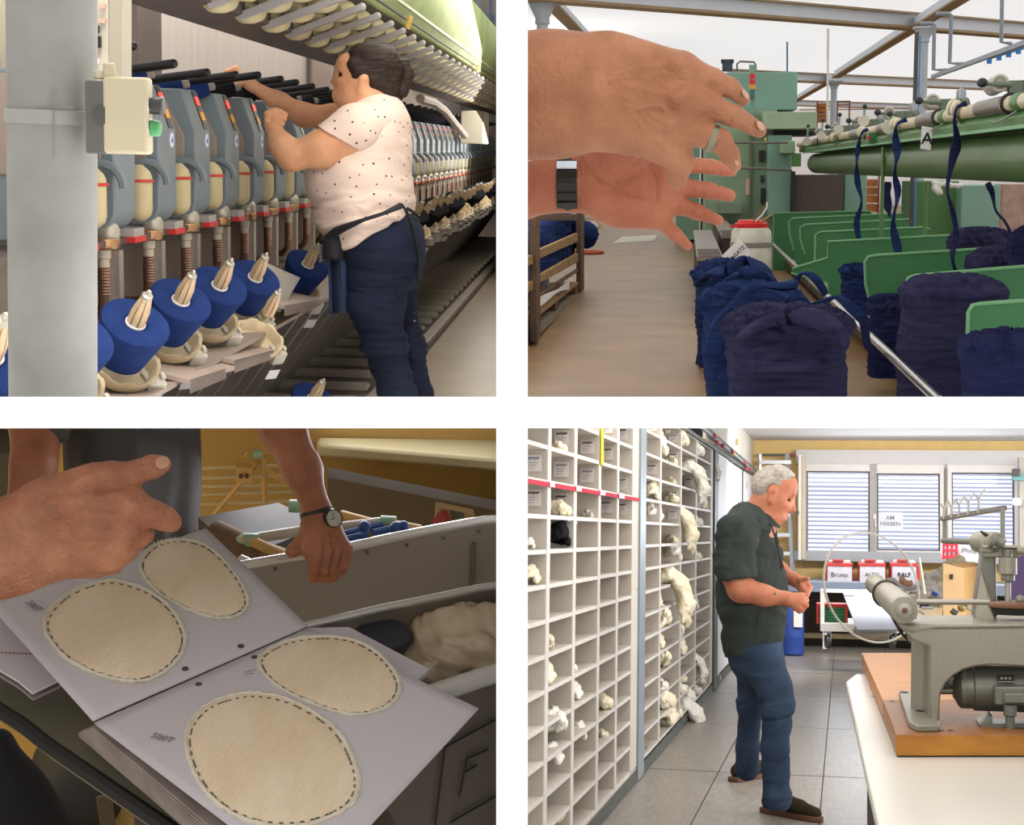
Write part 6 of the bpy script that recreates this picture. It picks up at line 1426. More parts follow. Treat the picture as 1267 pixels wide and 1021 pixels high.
    single('dark_block', MB().slab([fr.Y(-60, 640, 2.75), fr.Y(17, 640, 2.75), fr.Y(15, 560, 2.75), fr.Y(-60, 556, 2.75)], (0, .1, 0)), mat('block_dark', '#332d22', rough=.7, var=.1), fr, 'dark block edge at the left behind the bystander', 'cabinet', bevel=.004)  # plain dark box added along the left edge
    gm = mat('slate_board', '#4b4039', rough=.6, var=.08, vs=6)
    single('grey_board', MB().slab([K(245, 640, -.06), K(345, 622, -.06), K(400, 650, -.06), K(300, 690, -.06)], (0, 0, -.02)), gm, fr, 'grey board lying behind the man beside the drying frame', 'board')
    t = thing('wooden_ladle', 'brown rolled cloth with a pale green tip behind the book', 'roll', fr, K(290, 670, -.05))
    part('roll', MB().cyl(K(266, 662, -.05), K(330, 688, -.05), .022, .017, seg=18), mat('roll_brown', '#6d5138', rough=.8, var=.15), t)
    part('tip', MB().ball(K(306, 667, -.03), .010, 10, (1.6, 1, .8)), mat('tip_green', '#9fb79a', rough=.5, var=.05), t)
    single('white_bar', MB().cyl(K(298, 693, -.02), K(318, 702, -.02), .008, seg=10), rim, fr, 'short pale bar end at the far corner of the book', 'bar')
    pointing()
    bystander()

def pointing():
    fr = FC; D0 = 1.22; S = D0 / F
    def W(x, y, d=0.0): return fr.D(x, y, D0 + d)
    def rc(a, b, r1, r2=None, k=8, s=(1, 1, 1), op='+'): return RC(W(*a), W(*b), r1 * S, (r1 if r2 is None else r2) * S, k * S, s, op)
    sk = skinmat('skin_pointing', '#b07555', '#935a40', sss=.1, bump=.35, bs=260, vs=34)
    t = thing('person', 'pointing hand and hairy forearm reaching over the book from the left', 'person', fr, W(0, 690))
    s3 = (1, .62, .95)
    Pm = [rc((-60, 700, .02), (5, 680, .015), 62, 57, 20, (1, .7, 1)), rc((5, 680, .015), (48, 660, .01), 57, 50, 20, (1, .66, 1)), rc((48, 660, .008), (112, 642, .004), 52, 62, 24, (1, .5, 1)), rc((70, 662, .008), (118, 668, .01), 48, 40, 20, (1, .55, 1)),
          rc((70, 625, 0), (120, 602, -.008), 36, 24, 18, (1, .7, 1)), rc((120, 602, -.008), (140, 592, -.008), 25, 18, 12),
          rc((140, 591, -.008), (168, 585, -.004), 17.5, 14, 8), rc((168, 585, -.004), (190, 578, .0), 14, 14.8, 6), rc((190, 578, .0), (201, 575, .002), 14.5, 11, 5),
          rc((115, 630, -.012), (160, 622, -.012), 28, 20, 16), rc((160, 622, -.012), (188, 635, -.006), 20, 16.5, 8), rc((188, 635, -.006), (203, 641, .0), 16, 15, 5), rc((203, 641, .0), (212, 646, .003), 14.6, 12, 4),
          rc((120, 648, -.006), (158, 650, -.006), 26, 18, 14), rc((158, 650, -.006), (177, 661, .004), 17, 12.5, 7), rc((177, 661, .004), (166, 676, .02), 12.5, 11, 5),
          rc((118, 668, .004), (150, 672, .0), 24, 17, 14), rc((150, 672, .0), (157, 683, .012), 16, 13, 7), rc((157, 683, .012), (142, 690, .024), 12, 10, 5),
          rc((105, 682, .008), (138, 690, .006), 22, 16, 14), rc((138, 690, .006), (140, 699, .018), 15, 11.5, 7), rc((140, 699, .016), (122, 700, .026), 11, 9, 5), rc((75, 690, .01), (118, 700, .012), 22, 14, 12)]
    RG = [(((60, 622), (100, 614), (150, 612)), 5, .0013), (((70, 645), (115, 638), (152, 638)), 5, .0013), (((70, 664), (115, 662), (150, 658)), 5, .0010), (((75, 604), (105, 592), (130, 585)), 5, .0012),
          (((40, 655), (62, 641), (85, 645), (110, 654), (128, 654)), 2.8, .0012), (((62, 641), (82, 622), (100, 618)), 2.6, .0010), (((85, 672), (112, 674), (130, 668)), 2.6, .0009),
          (((156, 618), (164, 626)), 9, .0030), (((158, 648), (164, 652)), 8, .0026), (((152, 668), (156, 674)), 8, .0022), (((188, 634), (193, 638)), 8, .0010), (((134, 586), (140, 594)), 8, .0016),
          (((128, 632), (152, 630)), 6, -.0012), (((128, 652), (148, 652)), 6, -.0011), (((120, 606), (148, 600)), 6, -.0014),
          (((166, 574), (171, 594)), 1.6, -.0009), (((170, 573), (175, 593)), 1.5, -.0008), (((175, 571), (179, 590)), 1.5, -.0007), (((181, 570), (184, 588)), 1.4, -.0006), (((166, 612), (160, 634)), 1.6, -.0008), (((171, 613), (165, 637)), 1.5, -.0008), (((195, 626), (187, 648)), 1.4, -.0006), (((199, 627), (191, 650)), 1.3, -.0005), (((42, 625), (52, 660), (48, 695)), 7, -.0012)]
    rgf = ridges(fr, RG)
    def sd(pos): return wav(pos, 4, 75, .0007) + wav(pos, 7, 210, .00025)
    part('hand', sdf('pointing_hand', Pm, .0012, disp=lambda q: sd(q) + rgf(q), smooth=2), sk, t)
    nail = mat('thumbnail', '#b58868', rough=.35, var=.04)
    d = (W(206, 572, .002) - W(192, 577, .0)).normalized(); n = (V(0, -.8, .6)); s_ = d.cross(n).normalized(); n = s_.cross(d); c = W(201, 572, -.014)
    m = Matrix((s_, d, n)).transposed(); mb = MB().ball((0, 0, 0), 1, 14); mb.v = [tuple(c + m @ V(q[0] * 8 * S, q[1] * 9 * S, q[2] * 1.8 * S)) for q in mb.v]
    part('thumbnail', mb, nail, t)
    rng = random.Random(5)
    # fine arm hair follows the skin: placed by nearest surface
    from mathutils.bvhtree import BVHTree
    o = [c_ for c_ in t.children if c_.name.startswith('hand')][0]
    L = LOC[t.name]
    bv = BVHTree.FromPolygons([L @ v.co for v in o.data.vertices], [tuple(f.vertices) for f in o.data.polygons])
    hm = MB(); cnt = 0
    while cnt < 700:
        x = rng.uniform(-5, 140); y = rng.uniform(585, 730)
        r = fr.ray(x, y); hit = bv.ray_cast(V(0, 0, 0), r.normalized())
        if hit[0] is None: cnt += 1; continue
        nrm = hit[1]; tg = (W(x + 10, y + rng.uniform(2, 14)) - W(x, y)).normalized()
        l = rng.uniform(.004, .009) * (1.2 if x < 60 else .7)
        hm.tube([hit[0] - nrm * .0003, hit[0] + tg * l * .5 + nrm * .0012, hit[0] + tg * l + nrm * .0012], [.00011, .0001, .00005], 3); cnt += 1
    part('arm_hair', hm, mat('arm_hair', '#a98460', rough=.6, var=.1), t, kind='stuff')

def bystander():
    fr = FC; D0 = 2.15; S = D0 / F
    def W(x, y, d=0.0): return fr.D(x, y, D0 + d)
    def rc(a, b, r1, r2=None, k=8, s=(1, 1, 1), op='+'): return RC(W(*a), W(*b), r1 * S, (r1 if r2 is None else r2) * S, k * S, s, op)
    sk = skinmat('skin_bystander', '#a5694a', '#8f573c', sss=.08, bump=.2, bs=200, vs=20)
    t = thing('person', 'bystander in a dark grey shirt whose fist with a watch grips the bin rim', 'person', fr, W(165, 640, .3))
    A = [rc((335, 490, .1), (350, 528, .06), 34, 28, 12), rc((350, 528, .06), (374, 582, .03), 28, 23, 12), rc((374, 582, .03), (393, 634, .0), 23, 16.5, 12, (1, .9, 1)), rc((393, 634, .0), (396, 655, -.01), 16.5, 18, 8, (1, .85, 1)),
         rc((394, 656, -.01), (400, 680, -.02), 19, 24, 12, (1.1, .7, 1)), rc((410, 662, -.01), (420, 680, -.02), 14, 14, 10, (1, .8, 1)),
         rc((396, 682, -.03), (391, 702, -.035), 10.5, 9.6, 3), rc((391, 702, -.035), (389, 714, -.02), 9.6, 8.5, 4),
         rc((408, 684, -.03), (404, 704, -.035), 10, 9.2, 5), rc((404, 704, -.035), (403, 715, -.02), 9.2, 8, 4),
         rc((419, 683, -.026), (415, 703, -.03), 9.4, 8.6, 5), rc((415, 703, -.03), (413, 713, -.016), 8.6, 7.6, 4),
         rc((428, 680, -.02), (426, 698, -.024), 8.4, 7.4, 5), rc((426, 698, -.024), (424, 706, -.01), 7.4, 6.6, 4),
         rc((392, 662, -.01), (376, 672, -.01), 14, 11, 8), rc((376, 672, -.01), (361, 682, -.005), 10.5, 8, 6),]
    LINKS = []
    for pts in (((393, 660, -.03), (398, 680, -.042)), ((402, 660, -.03), (409, 682, -.042)), ((410, 662, -.028), (419, 682, -.038))):
        pass
    dsp = lambda p: wav(p, 4, 60, .001)
    groove = ridges(fr, [(((402, 682), (397, 700), (396, 716)), 1.6, -.0035), (((414, 683), (409.5, 700), (408, 716)), 1.6, -.0035), (((424, 681), (420.5, 698), (419, 710)), 1.5, -.0032), (((396, 678), (397, 685)), 5, .0026), (((408, 680), (408, 686)), 5, .0028), (((420, 679), (420, 685)), 5, .0026), (((429, 676), (429, 682)), 4.5, .0022), (((398, 662), (397, 678)), 2.4, .0014), (((405, 660), (409, 679)), 2.4, .0014), (((411, 660), (419, 677)), 2.4, .0012)])
    part('left_arm', sdf('bystander_left', A, .0024, disp=lambda p: dsp(p) + groove(p), smooth=2), sk, t)
    part('right_arm', sdf('bystander_right', [rc((45, 520, .25), (42, 575, .2), 36, 31, 12), rc((42, 575, .2), (30, 640, .18), 30, 26, 12), rc((45, 470, .27), (45, 520, .25), 38, 36, 12)], .004, disp=dsp, smooth=2), sk, t)
    gr = mat('dark_grey_cotton', '#56524f', rough=.9, var=.08, vs=5, bump=.2, bs=300, hex2='#4a4644', spec=.1)
    part('grey_shirt', sdf('grey_shirt', [rc((150, 480, .36), (158, 640, .36), 78, 82, 20, (1, .75, 1)), rc((205, 480, .36), (200, 650, .36), 46, 44, 16, (1, .8, 1)), rc((60, 440, .33), (54, 524, .24), 48, 42, 14), rc((300, 420, .3), (318, 470, .15), 44, 40, 14), CUT(W(160, 690, .36), (0, 0, -1))], .006, disp=lambda p: wav(p * np.array([1.4, 1, .4]), 6, 34, .008) + wav(p, 8, 14, .005), smooth=2), gr, t)
    ws = mat('watch_strap_brown', '#2f2520', rough=.5, var=.08)
    ax = (W(397, 660) - W(384, 610)).normalized(); c = W(392, 638, -.003)
    u = ax.cross(V(0, 1, 0)).normalized(); w_ = ax.cross(u)
    part('watch_strap', MB().rings([[c + ax * h * 1.5 * S + (u * math.cos(a) * 19.6 + w_ * math.sin(a) * 18.6) * S * k for a in [2 * math.pi * i / 32 for i in range(32)]] for h, k in ((-5, .97), (-5, 1.05), (5, 1.05), (5, .97))], caps=False), ws, t)
    n = (W(416, 640, -.04) - W(394, 645, .0)).normalized()
    wc = W(412, 642, -.022)
    cs = part('watch_case', MB().lathe([(0, -.006), (12.0 * S, -.006), (12.4 * S, .0), (11.6 * S, .004), (10.6 * S, .004), (10.4 * S, .002), (0, .002)], wc, n, 32), mat('watch_case', '#4c4640', rough=.3, metal=.7, var=0), t)
    part('watch_dial', MB().lathe([(0, .0022), (10.3 * S, .0022), (10.3 * S, .003), (0, .003)], wc, n, 32), mat('watch_dial', '#b7b39f', rough=.3, var=.04), cs)
    v_ = n.cross(V(0, 0, 1)).normalized(); z_ = v_.cross(n)
    part('watch_hands', MB().bar(wc + n * .0035, wc + n * .0035 + z_ * 7 * S, .0006, .0005).bar(wc + n * .0035, wc + n * .0035 + v_ * 5 * S, .0006, .0005), mat('hand_dark', '#3b3733', var=0), cs)
if '3' in PANELS: room_three()

# ================================================================ lower right room: pigeonhole racks, man, winding machine on a table
def wool_meshes():
    def fz(amp, sc, seed):
        return lambda q: wav(q * np.array([1, 1, .5]), seed, sc, amp) + wav(q, seed + 3, sc * .4, amp * 1.6)
    out = []
    a = [RC((-.05, 0, .03), (.03, .02, .035), .028, k=.012), RC((.03, .02, .035), (.05, -.02, .06), .026, k=.012), RC((.05, -.02, .06), (-.03, -.03, .075), .026, k=.012), RC((-.03, -.03, .075), (-.05, .03, .055), .026, k=.012), RC((-.06, .03, .03), (.05, .04, .03), .028, k=.01), RC((.01, .0, .09), (.05, .03, .05), .022, k=.01)]
    out.append(sdf('wool_a', a, .005, disp=fz(.003, 190, 3), smooth=1))
    b = []
    for i in range(16):
        t0 = i * .75; t1 = t0 + .75
        p = lambda t: (math.cos(t) * (.05 - .002 * t), math.sin(t) * (.05 - .002 * t) * .8, .03 + .006 * t)
        b.append(RC(p(t0), p(t1), .022, k=.008))
    out.append(sdf('wool_b', b, .005, disp=fz(.0025, 200, 5), smooth=1))
    c = [RC((-.06, 0, .03), (.0, 0, .05), .035, .03, k=.02), RC((.0, 0, .05), (.05, 0, .02), .03, .027, k=.02), RC((.05, 0, .02), (.07, .0, -.06), .027, .03, k=.02), RC((.07, 0, -.06), (.075, .01, -.15), .03, .008, k=.02), RC((.07, -.01, -.05), (.06, -.02, -.13), .02, .006, k=.02)]
    out.append(sdf('wool_c', c, .005, disp=fz(.003, 160, 9), smooth=1))
    d = []
    for i in range(24):
        t0 = i * 2 * math.pi / 24; t1 = (i + 1) * 2 * math.pi / 24
        d.append(RC((math.cos(t0) * .04, math.sin(t0) * .015, .05 + math.sin(t0) * .04), (math.cos(t1) * .04, math.sin(t1) * .015, .05 + math.sin(t1) * .04), .017, k=.006))
    out.append(sdf('wool_d', d, .005, disp=fz(.0018, 220, 2), smooth=1))
    e = [RC((-.05, 0, .025), (.05, .01, .02), .024, k=.02), RC((-.02, .03, .03), (.04, -.03, .04), .022, k=.02), RC((.0, 0, .05), (-.04, .02, .04), .02, k=.02)]
    out.append(sdf('wool_e', e, .005, disp=fz(.0035, 170, 12), smooth=1))
    return out

def room_four():
    fr = FD; H = 1.39; XS = -1.14
    shelf = mat('rack_white', '#cfc7bc', rough=.55, var=.04, vs=4); shin = mat('rack_inner', '#c4bbaf', rough=.6, var=.05, vs=5); edgew = mat('rack_edge', '#dcd8d2', rough=.5, var=.06, vs=12)
    post = mat('blue_grey_steel', '#8f9aa2', rough=.4, metal=.3, var=.05); dpost = mat('dark_green_steel', '#4a4f49', rough=.5, var=.06)
    wool = mat('cream_wool', '#faf1da', hex2='#e9dcb9', rough=.95, vs=30, stretch=(1, 1, .3), bump=.5, bs=240, spec=.05, sss=.05)
    woolw = mat('white_wool', '#fbf7ee', hex2='#ece5d6', rough=.95, vs=30, stretch=(1, 1, .3), bump=.5, bs=240, spec=.05, sss=.05)
    woolk = mat('black_wool', '#2b2a2c', rough=.95, var=.2, vs=30, bump=.5, bs=240, spec=.05)
    paper = mat('paper_white_d', '#e6e3dd', rough=.7, var=.02); ink = mat('ink_d', '#39363a', rough=.7, var=0)
    yellow = mat('yellow_wall', '#e6c684', rough=.75, var=.04); whitep = mat('white_paint', '#dfdfe2', rough=.5, var=.02); wframe = mat('window_white', '#e3e0da', rough=.4, var=.02)
    # --- setting
    tile = mat('vinyl_tile', '#9c958b', hex2='#88817a', rough=.35, vs=14, stretch=(3, .6, 1), detail=8, spec=.4, bump=.02)
    fl = struct('floor_sample_room', MB().box((XS - .6, 2.5, -H - .06), (4, 22, -H - .012)), mat('tile_joint', '#6b655f', rough=.8, var=0), fr)
    ti = 0
    for r in range(8):
        y0 = 2.57 + 2.35 * r
        for c in range(6):
            x0 = -1.32 + .6 * c
            part('tile', MB().box((x0 + .003, y0 + .008, -H - .012), (x0 + .597, y0 + 2.342, -H - .0005 * ((r * 7 + c * 3) % 3))), tile, fl)
    zc = 1.2
    struct('ceiling_sample_room', MB().box((-2, 5, zc), (5, 21.5, zc + .05)), mat('ceiling_d', '#d8d5d0', rough=.8, var=.02), fr)
    yw = 21.0
    def w(x, y, d=0): return fr.Y(x, y, yw + d)
    def wbox(x0, y0, x1, y1, d0, d1):
        a = w(x0, y1); b = w(x1, y0); return MB().box((a.x, yw + d0, a.z), (b.x, yw + d1, b.z))
    struct('wall_far', MB(), yellow, fr, org=V(0, yw, -H)) if False else None
    wall = MB()
    for (x0, y0, x1, y1) in ((900, 520, 991, 830), (991, 520, 1400, 563), (991, 690, 1400, 830)):
        a = w(x0, y1); b = w(x1, y0); wall.box((a.x, yw, a.z), (b.x, yw + .2, b.z))
    struct('wall_far', wall, yellow, fr)
    struct('trim_1', wbox(985, 559, 1400, 574, -.12, .1), mat('shutter_box', '#d5d3d2', rough=.6, var=.02), fr)
    struct('trim_2', wbox(984, 688, 1400, 693, -.35, .02), mat('sill_grey', '#a9adb3', rough=.4, var=.03), fr)
    struct('wall_left_d', MB().box((-1.75, 4.5, -H), (-1.7, 21, zc)), whitep, fr)
    # windows
    glass = mat('window_glass', '#dfe9ff', rough=.02, var=0, alpha=.12, spec=.5)
    slatm = bpy.data.materials.new('blind_slat'); slatm.use_nodes = True
    nt = slatm.node_tree; p = nt.nodes['Principled BSDF']; p.inputs['Base Color'].default_value = (*lin('#d3dcf0'), 1); p.inputs['Roughness'].default_value = .5
    tl = nt.nodes.new('ShaderNodeBsdfTranslucent'); tl.inputs[0].default_value = (*lin('#dfe8ff'), 1); mx = nt.nodes.new('ShaderNodeMixShader'); mx.inputs[0].default_value = .95
    nt.links.new(p.outputs[0], mx.inputs[1]); nt.links.new(tl.outputs[0], mx.inputs[2]); nt.links.new(mx.outputs[0], nt.nodes['Material Output'].inputs[0])
    fdark = mat('window_seal', '#56555f', rough=.6, var=0)
    for k, (x0, y0, x1, y1, m) in enumerate(((998, 583, 1076, 687, fdark), (1085, 586, 1163, 682, wframe), (1177, 585, 1255, 684, wframe))):
        f = MB()
        for (a0, b0, a1, b1) in ((x0 - 9, 572, x0, 692), (x1, 572, x1 + 9, 692), (x0, 572, x1, y0), (x0, y1, x1, 692)):
            a = w(a0, b1); b = w(a1, b0); f.box((a.x, yw - .08, a.z), (b.x, yw + .06, b.z))
        o = struct('window_%d' % (k + 1), f, wframe, fr)
        s = MB()
        for (a0, b0, a1, b1) in ((x0, y0, x0 + 1.6, y1), (x1 - 1.6, y0, x1, y1), (x0, y0, x1, y0 + 1.6), (x0, y1 - 1.6, x1, y1)):
            a = w(a0, b1); b = w(a1, b0); s.box((a.x, yw - .03, a.z), (b.x, yw + .02, b.z))
        part('seal', s, fdark, o)
        part('pane', wbox(x0, y0, x1, y1, -.005, .005), glass, o)
        a = w(x0 - 1, y0); b = w(x1 + 1, y1); n = 19; sl = None
        dz = (a.z - b.z) / n
        for i in range(n):
            z = a.z - dz * (i + .5)
            part('slat', MB().slab([(a.x, yw + .12, z + dz * .17), (b.x, yw + .12, z + dz * .17), (b.x, yw + .17, z - dz * .14), (a.x, yw + .17, z - dz * .14)], (0, .003, .003)), slatm, o)
    sash = thing('casement', 'white window sash standing open edge-on beside the blinds', 'window', fr, w(994, 692))
    part('frame', wbox(989, 565, 993, 692, -.5, -.1), wframe, sash); part('edge_strip', wbox(993.2, 567, 997.5, 691, -.45, -.12), mat('sash_tan', '#cfc4a8', rough=.5, var=.05), sash)
    part('handle', MB().box((w(985, 637).x, yw - .6, w(985, 637).z), (w(990, 634).x, yw - .4, w(990, 634).z)), dpost, sash)
    hd = MB().cyl(w(1082.5, 640, -.1), w(1083.5, 652, -.1), .012).cbox(w(1082, 639, -.1), (.03, .03, .06))
    single('latch', hd, wframe, fr, 'white handle on the middle window beside the paper sign', 'handle')
    single('window_bolt', MB().cyl(w(1169.5, 579, -.1), w(1169.5, 690, -.1), .012), mat('bolt_brown', '#8a8175', rough=.5, var=.05), fr, 'long bolt rod between the middle and right windows', 'bolt')
    t = thing('paper_sign', 'white paper sign with two lines of serif capitals on the middle window', 'sign', fr, w(1101, 655, -.02))
    part('sheet', wbox(1086, 634, 1117, 656, -.022, -.018), mat('sign_sheet', '#e9ecf4', rough=.7, var=0), t)
    inkl = mat('ink_grey', '#7b7f90', rough=.7, var=0)
    sc = yw / F
    text('lettering', 'AM', 7 * sc, inkl, t, w(1101.5, 641, -.026), (1, 0, 0), (0, 0, 1), bold=.0006); text('lettering', 'FÄRBEN', 6.6 * sc, inkl, t, w(1101.5, 648.5, -.026), (1, 0, 0), (0, 0, 1), bold=.0006)
    # ladder against the yellow wall
    lad = mat('ladder_alu', '#c9cbd0', rough=.35, metal=.4, var=.04)
    t = thing('ladder', 'aluminium ladder leaning on the yellow wall behind the man', 'ladder', fr, w(965, 715, -.3))
    for x0, x1 in ((940, 941), (974, 981)):
        part('rail', MB().bar(w(x0, 562, -.3), w(x1, 712, -.35), .032, .05), lad, t)
    for y in (572, 605, 638, 662, 685, 705): part('rung', MB().bar(w(940.5, y, -.32), w(979, y, -.32), .05, .045), lad, t)
    part('wall_hook_bar', MB().bar(w(938, 563, -.25), w(982, 563, -.25), .03, .03), dpost, t); part('red_cap', MB().cbox(w(981, 563, -.25), (.05, .05, .05)), mat('cap_red', '#8f2f34', rough=.5, var=0), t)

    # --- racks
    def rack(name, label, ys, end, z0, z1, dz, mside, extra=0):
        t = thing(name, label, 'shelf', fr, (XS - .25, ys[0], -H))
        part('back_panel', MB().box((XS - .24, ys[0], z0), (XS - .22, end, z1)), shin, t)
        th = .035
        for y in ys: 
            part('divider', MB().box((XS - .22, y - th, z0), (XS, y + th, z1)), shin, t); part('divider_edge', MB().box((XS, y - th, z0), (XS + .004, y + th, z1)), edgew, t)
        k = 0; z = z0
        while z < z1 + .01:
            part('shelf_board', MB().box((XS - .22, ys[0], z - .008), (XS - .002, end, z + .008)), shelf, t)
            part('shelf_edge', MB().box((XS - .002, ys[0], z - .0085), (XS + .002, end, z + .0085)), edgew, t)
            z += dz
        part('side_board', MB().box((XS - .22, end, z0), (XS + .003, end + mside, z1)), shelf, t)
        return t
    DZ = .1355; Z0 = .053 - 10 * DZ
    r1 = rack('pigeonhole_rack', 'near white pigeonhole rack with five visible columns and a red tape', [5.0, 5.61, 6.255, 6.888, 7.6, 8.23], 8.8, Z0, .053 + 6 * DZ, DZ, .28)
    r2 = rack('pigeonhole_rack', 'far white pigeonhole rack stuffed with cream wool between steel posts', [9.36, 10.2, 11.5, 12.7], 14.1, Z0, .053 + 5.2 * DZ, DZ, .25)
    single('rack_post', MB().box((XS - .02, 9.08, -1.38), (XS + .015, 9.34, 1.0)), post, fr, 'tall blue grey steel post between the two pigeonhole racks', 'post')
    single('rack_post', MB().box((XS - .02, 14.35, -1.38), (XS + .02, 14.75, .75)), dpost, fr, 'dark steel post at the end of the far rack beside the man', 'post')
    kick = MB().box((XS - .45, 5, -H), (XS + .01, 20.8, Z0 - .02))
    struct('baseboard_left', kick, dpost, fr)
    part('base_shelf', MB().box((XS - .5, 5, Z0 - .02), (XS + .0, 9.1, Z0 - .008)), shelf, r1)
    # sliding rails over the far rack and cupboards
    t = thing('sliding_rail', 'dark double sliding rail with red stops above the far rack', 'rail', fr, (XS, 9.4, .75))
    part('lower_track', MB().bar((XS + .01, 9.36, .745), (XS + .01, 20.5, .745), .03, .028), dpost, t)
    part('upper_track', MB().bar((XS + .03, 9.3, .885), (XS + .03, 20.8, .80), .03, .022), mat('track_black', '#3a3a3c', rough=.4, var=.05), t)
    part('silver_track', MB().bar((XS + .035, 9.3, .855), (XS + .035, 20.8, .775), .02, .026), post, t)
    rs = mat('stop_red', '#b03a4a', rough=.5, var=.05)
    for y, z in ((13.9, .83), (14.2, .79), (14.9, .80), (16.1, .81), (18.2, .79), (19.2, .75), (18.6, .74)):
        part('stop', MB().cbox((XS + .05, y, z), (.03, .22, .03)), rs, t)
    part('orange_stop', MB().cbox((XS + .05, 16.3, .795), (.03, .3, .02)), mat('stop_orange', '#d79a4a', rough=.5, var=0), t)
    for i, (y0, y1) in enumerate(((14.8, 16.6), (16.65, 18.6), (18.7, 20.9))):
        t = thing('cupboard_door', ['white sliding cupboard door next to the far rack', 'second white cupboard door beyond the far rack', 'last white cupboard door before the yellow wall'][i], 'door', fr, (XS, y0, Z0))
        part('leaf', MB().box((XS - .03, y0, Z0), (XS, y1, .72)), whitep, t, bevel=.004)
        part('leaf_edge', MB().box((XS, y1 - .12, Z0), (XS + .01, y1 - .02, .72)), dpost if i == 1 else whitep, t)
        if i == 2: part('notice', MB().slab([(XS + .003, 19.3, .53), (XS + .003, 19.7, .53), (XS + .003, 19.7, .62), (XS + .003, 19.3, .62)], (.002, 0, 0)), mat('notice_pink', '#e0c9c4', rough=.7, var=.1, vs=60), t)
    for i, (y0, y1) in enumerate(((9.3, 13.7), (13.75, 17.2), (17.25, 20.95))):
        t = thing('upper_cupboard', ['white upper panel above the far rack', 'second white upper panel with small catch', 'last white upper panel before the yellow wall'][i], 'cupboard', fr, (XS, y0, .9))
        part('panel', MB().box((XS - .04, y0, .9 if y0 < 10 else .8), (XS - .01, y1, zc)), mat('panel_cream', '#ddd6ca', rough=.55, var=.03), t, bevel=.004)
        part('catch', MB().cbox((XS, y0 + .25, .98), (.03, .1, .06)), mat('catch_brass', '#a8956a', rough=.4, var=.05), t)
    # tapes
    def sp(x, y, o=.008): return fr.X(x, y, XS + o)
    t = thing('red_tape', 'glossy red plastic tape stretched across the near rack', 'tape', fr, sp(720, 606))
    part('band', MB().slab([sp(640, 590), sp(640, 596.5), sp(790, 620.5), sp(790, 616.5)], (.004, 0, 0)), mat('tape_red', '#c4183a', spec=.15, rough=.6, var=.08, vs=30), t)
    for x, y in ((683, 600), (716, 605), (745.5, 610), (769, 614)): part('clear_patch', MB().slab([sp(x - 3, y - 3.6, .013), sp(x + 3, y - 2.7, .013), sp(x + 3, y + 3, .013), sp(x - 3, y + 2.4, .013)], (.002, 0, 0)), mat('tape_pink', '#d9667f', rough=.2, var=0), t)
    single('yellow_tape', MB().slab([sp(743, 525), sp(742.8, 575), sp(746.3, 577), sp(746, 525)], (.004, 0, 0)), mat('tape_yellow', '#d6cc3a', spec=.1, rough=.6, var=.03), fr, 'yellow tape strip up the third divider of the near rack', 'tape')
    stn = mat('stain_dark', '#6f6259', rough=.8, var=.1)
    st = thing('dark_stain', 'dark smudge of glue on the side board of the near rack', 'stain', fr, sp(793, 728))
    for dx, dy, r in ((0, 0, 2.2), (-3, -1, 1.5), (3, -1, 1.8), (1, 3, 1.4), (-2, 2, 1.2), (4, 2, 1), (-5, 1, 1)):
        p = sp(793 + dx, 728 + dy, .004); part('blot', MB().lathe([(r * .0045, 0), (r * .0035, .003)], p, (1, 0, 0), 10), stn, st)
    p = sp(802 - 3, 925 - 0, .004)
    single('glue_stain', MB().lathe([(.018, 0), (.012, .004)], p, (1, 0, 0), 10), stn, fr, 'brown glue blot low on the side board of the near rack', 'stain')
    # paper tags on the far walls of the cells
    tagm = mat('tag_paper', '#d6cfca', rough=.7, hex2='#cfc6c4', vs=60)
    ys1 = [5.61, 6.255, 6.888, 7.6, 8.23, 8.8]; ys2 = [10.2, 11.5, 12.7, 14.1]
    def tag(yd, z, name, big=True):
        yy = yd - .045; x0 = XS - .055; t = thing('paper_tag', name, 'tag', fr, (x0, yy, z))
        part('slip', MB().box((x0 - .03, yy, z - .045), (x0 + .035, yy + .004, z + .02)), tagm, t)
        g_ = MB()
        for i in range(4): g_.bar((x0 - .02 + .012 * i, yy - .002, z + .002 * (i % 2)), (x0 - .012 + .012 * i, yy - .002, z + .012), .004, .004)
        part('pen_word', g_.box((x0 - .02, yy - .002, z + .006), (x0 + .03, yy - .001, z + .009)), ink if big else inkl, t, kind='stuff')
        q = MB()
        for j in range(3): q.box((x0 - .02, yy - .002, z - .012 - .01 * j), (x0 + .02 - .008 * j, yy - .001, z - .010 - .01 * j))
        part('pen_lines', q, inkl, t, kind='stuff')
    for k in range(0, 5):
        for j, yd in enumerate(ys1):
            if k < 2 or (j + k) % 4 != 3:
                tag(yd, .053 + DZ * (5 - k) - .055 + DZ * .3 - .035, 'handwritten paper tag in the near rack, column %s, %s row from the ceiling' % (ORD[j], ORD[k]), (j * 3 + k) % 3 != 0)
        for j, yd in enumerate(ys2):
            if (j * 2 + k) % 3 != 1: tag(yd, .053 + DZ * (5 - k) - .05, 'handwritten paper tag in the far rack, column %s, %s row from the ceiling' % (ORD[j], ORD[k]), (j + k) % 2 == 0)

    # wool
    WM = wool_meshes(); used = {}
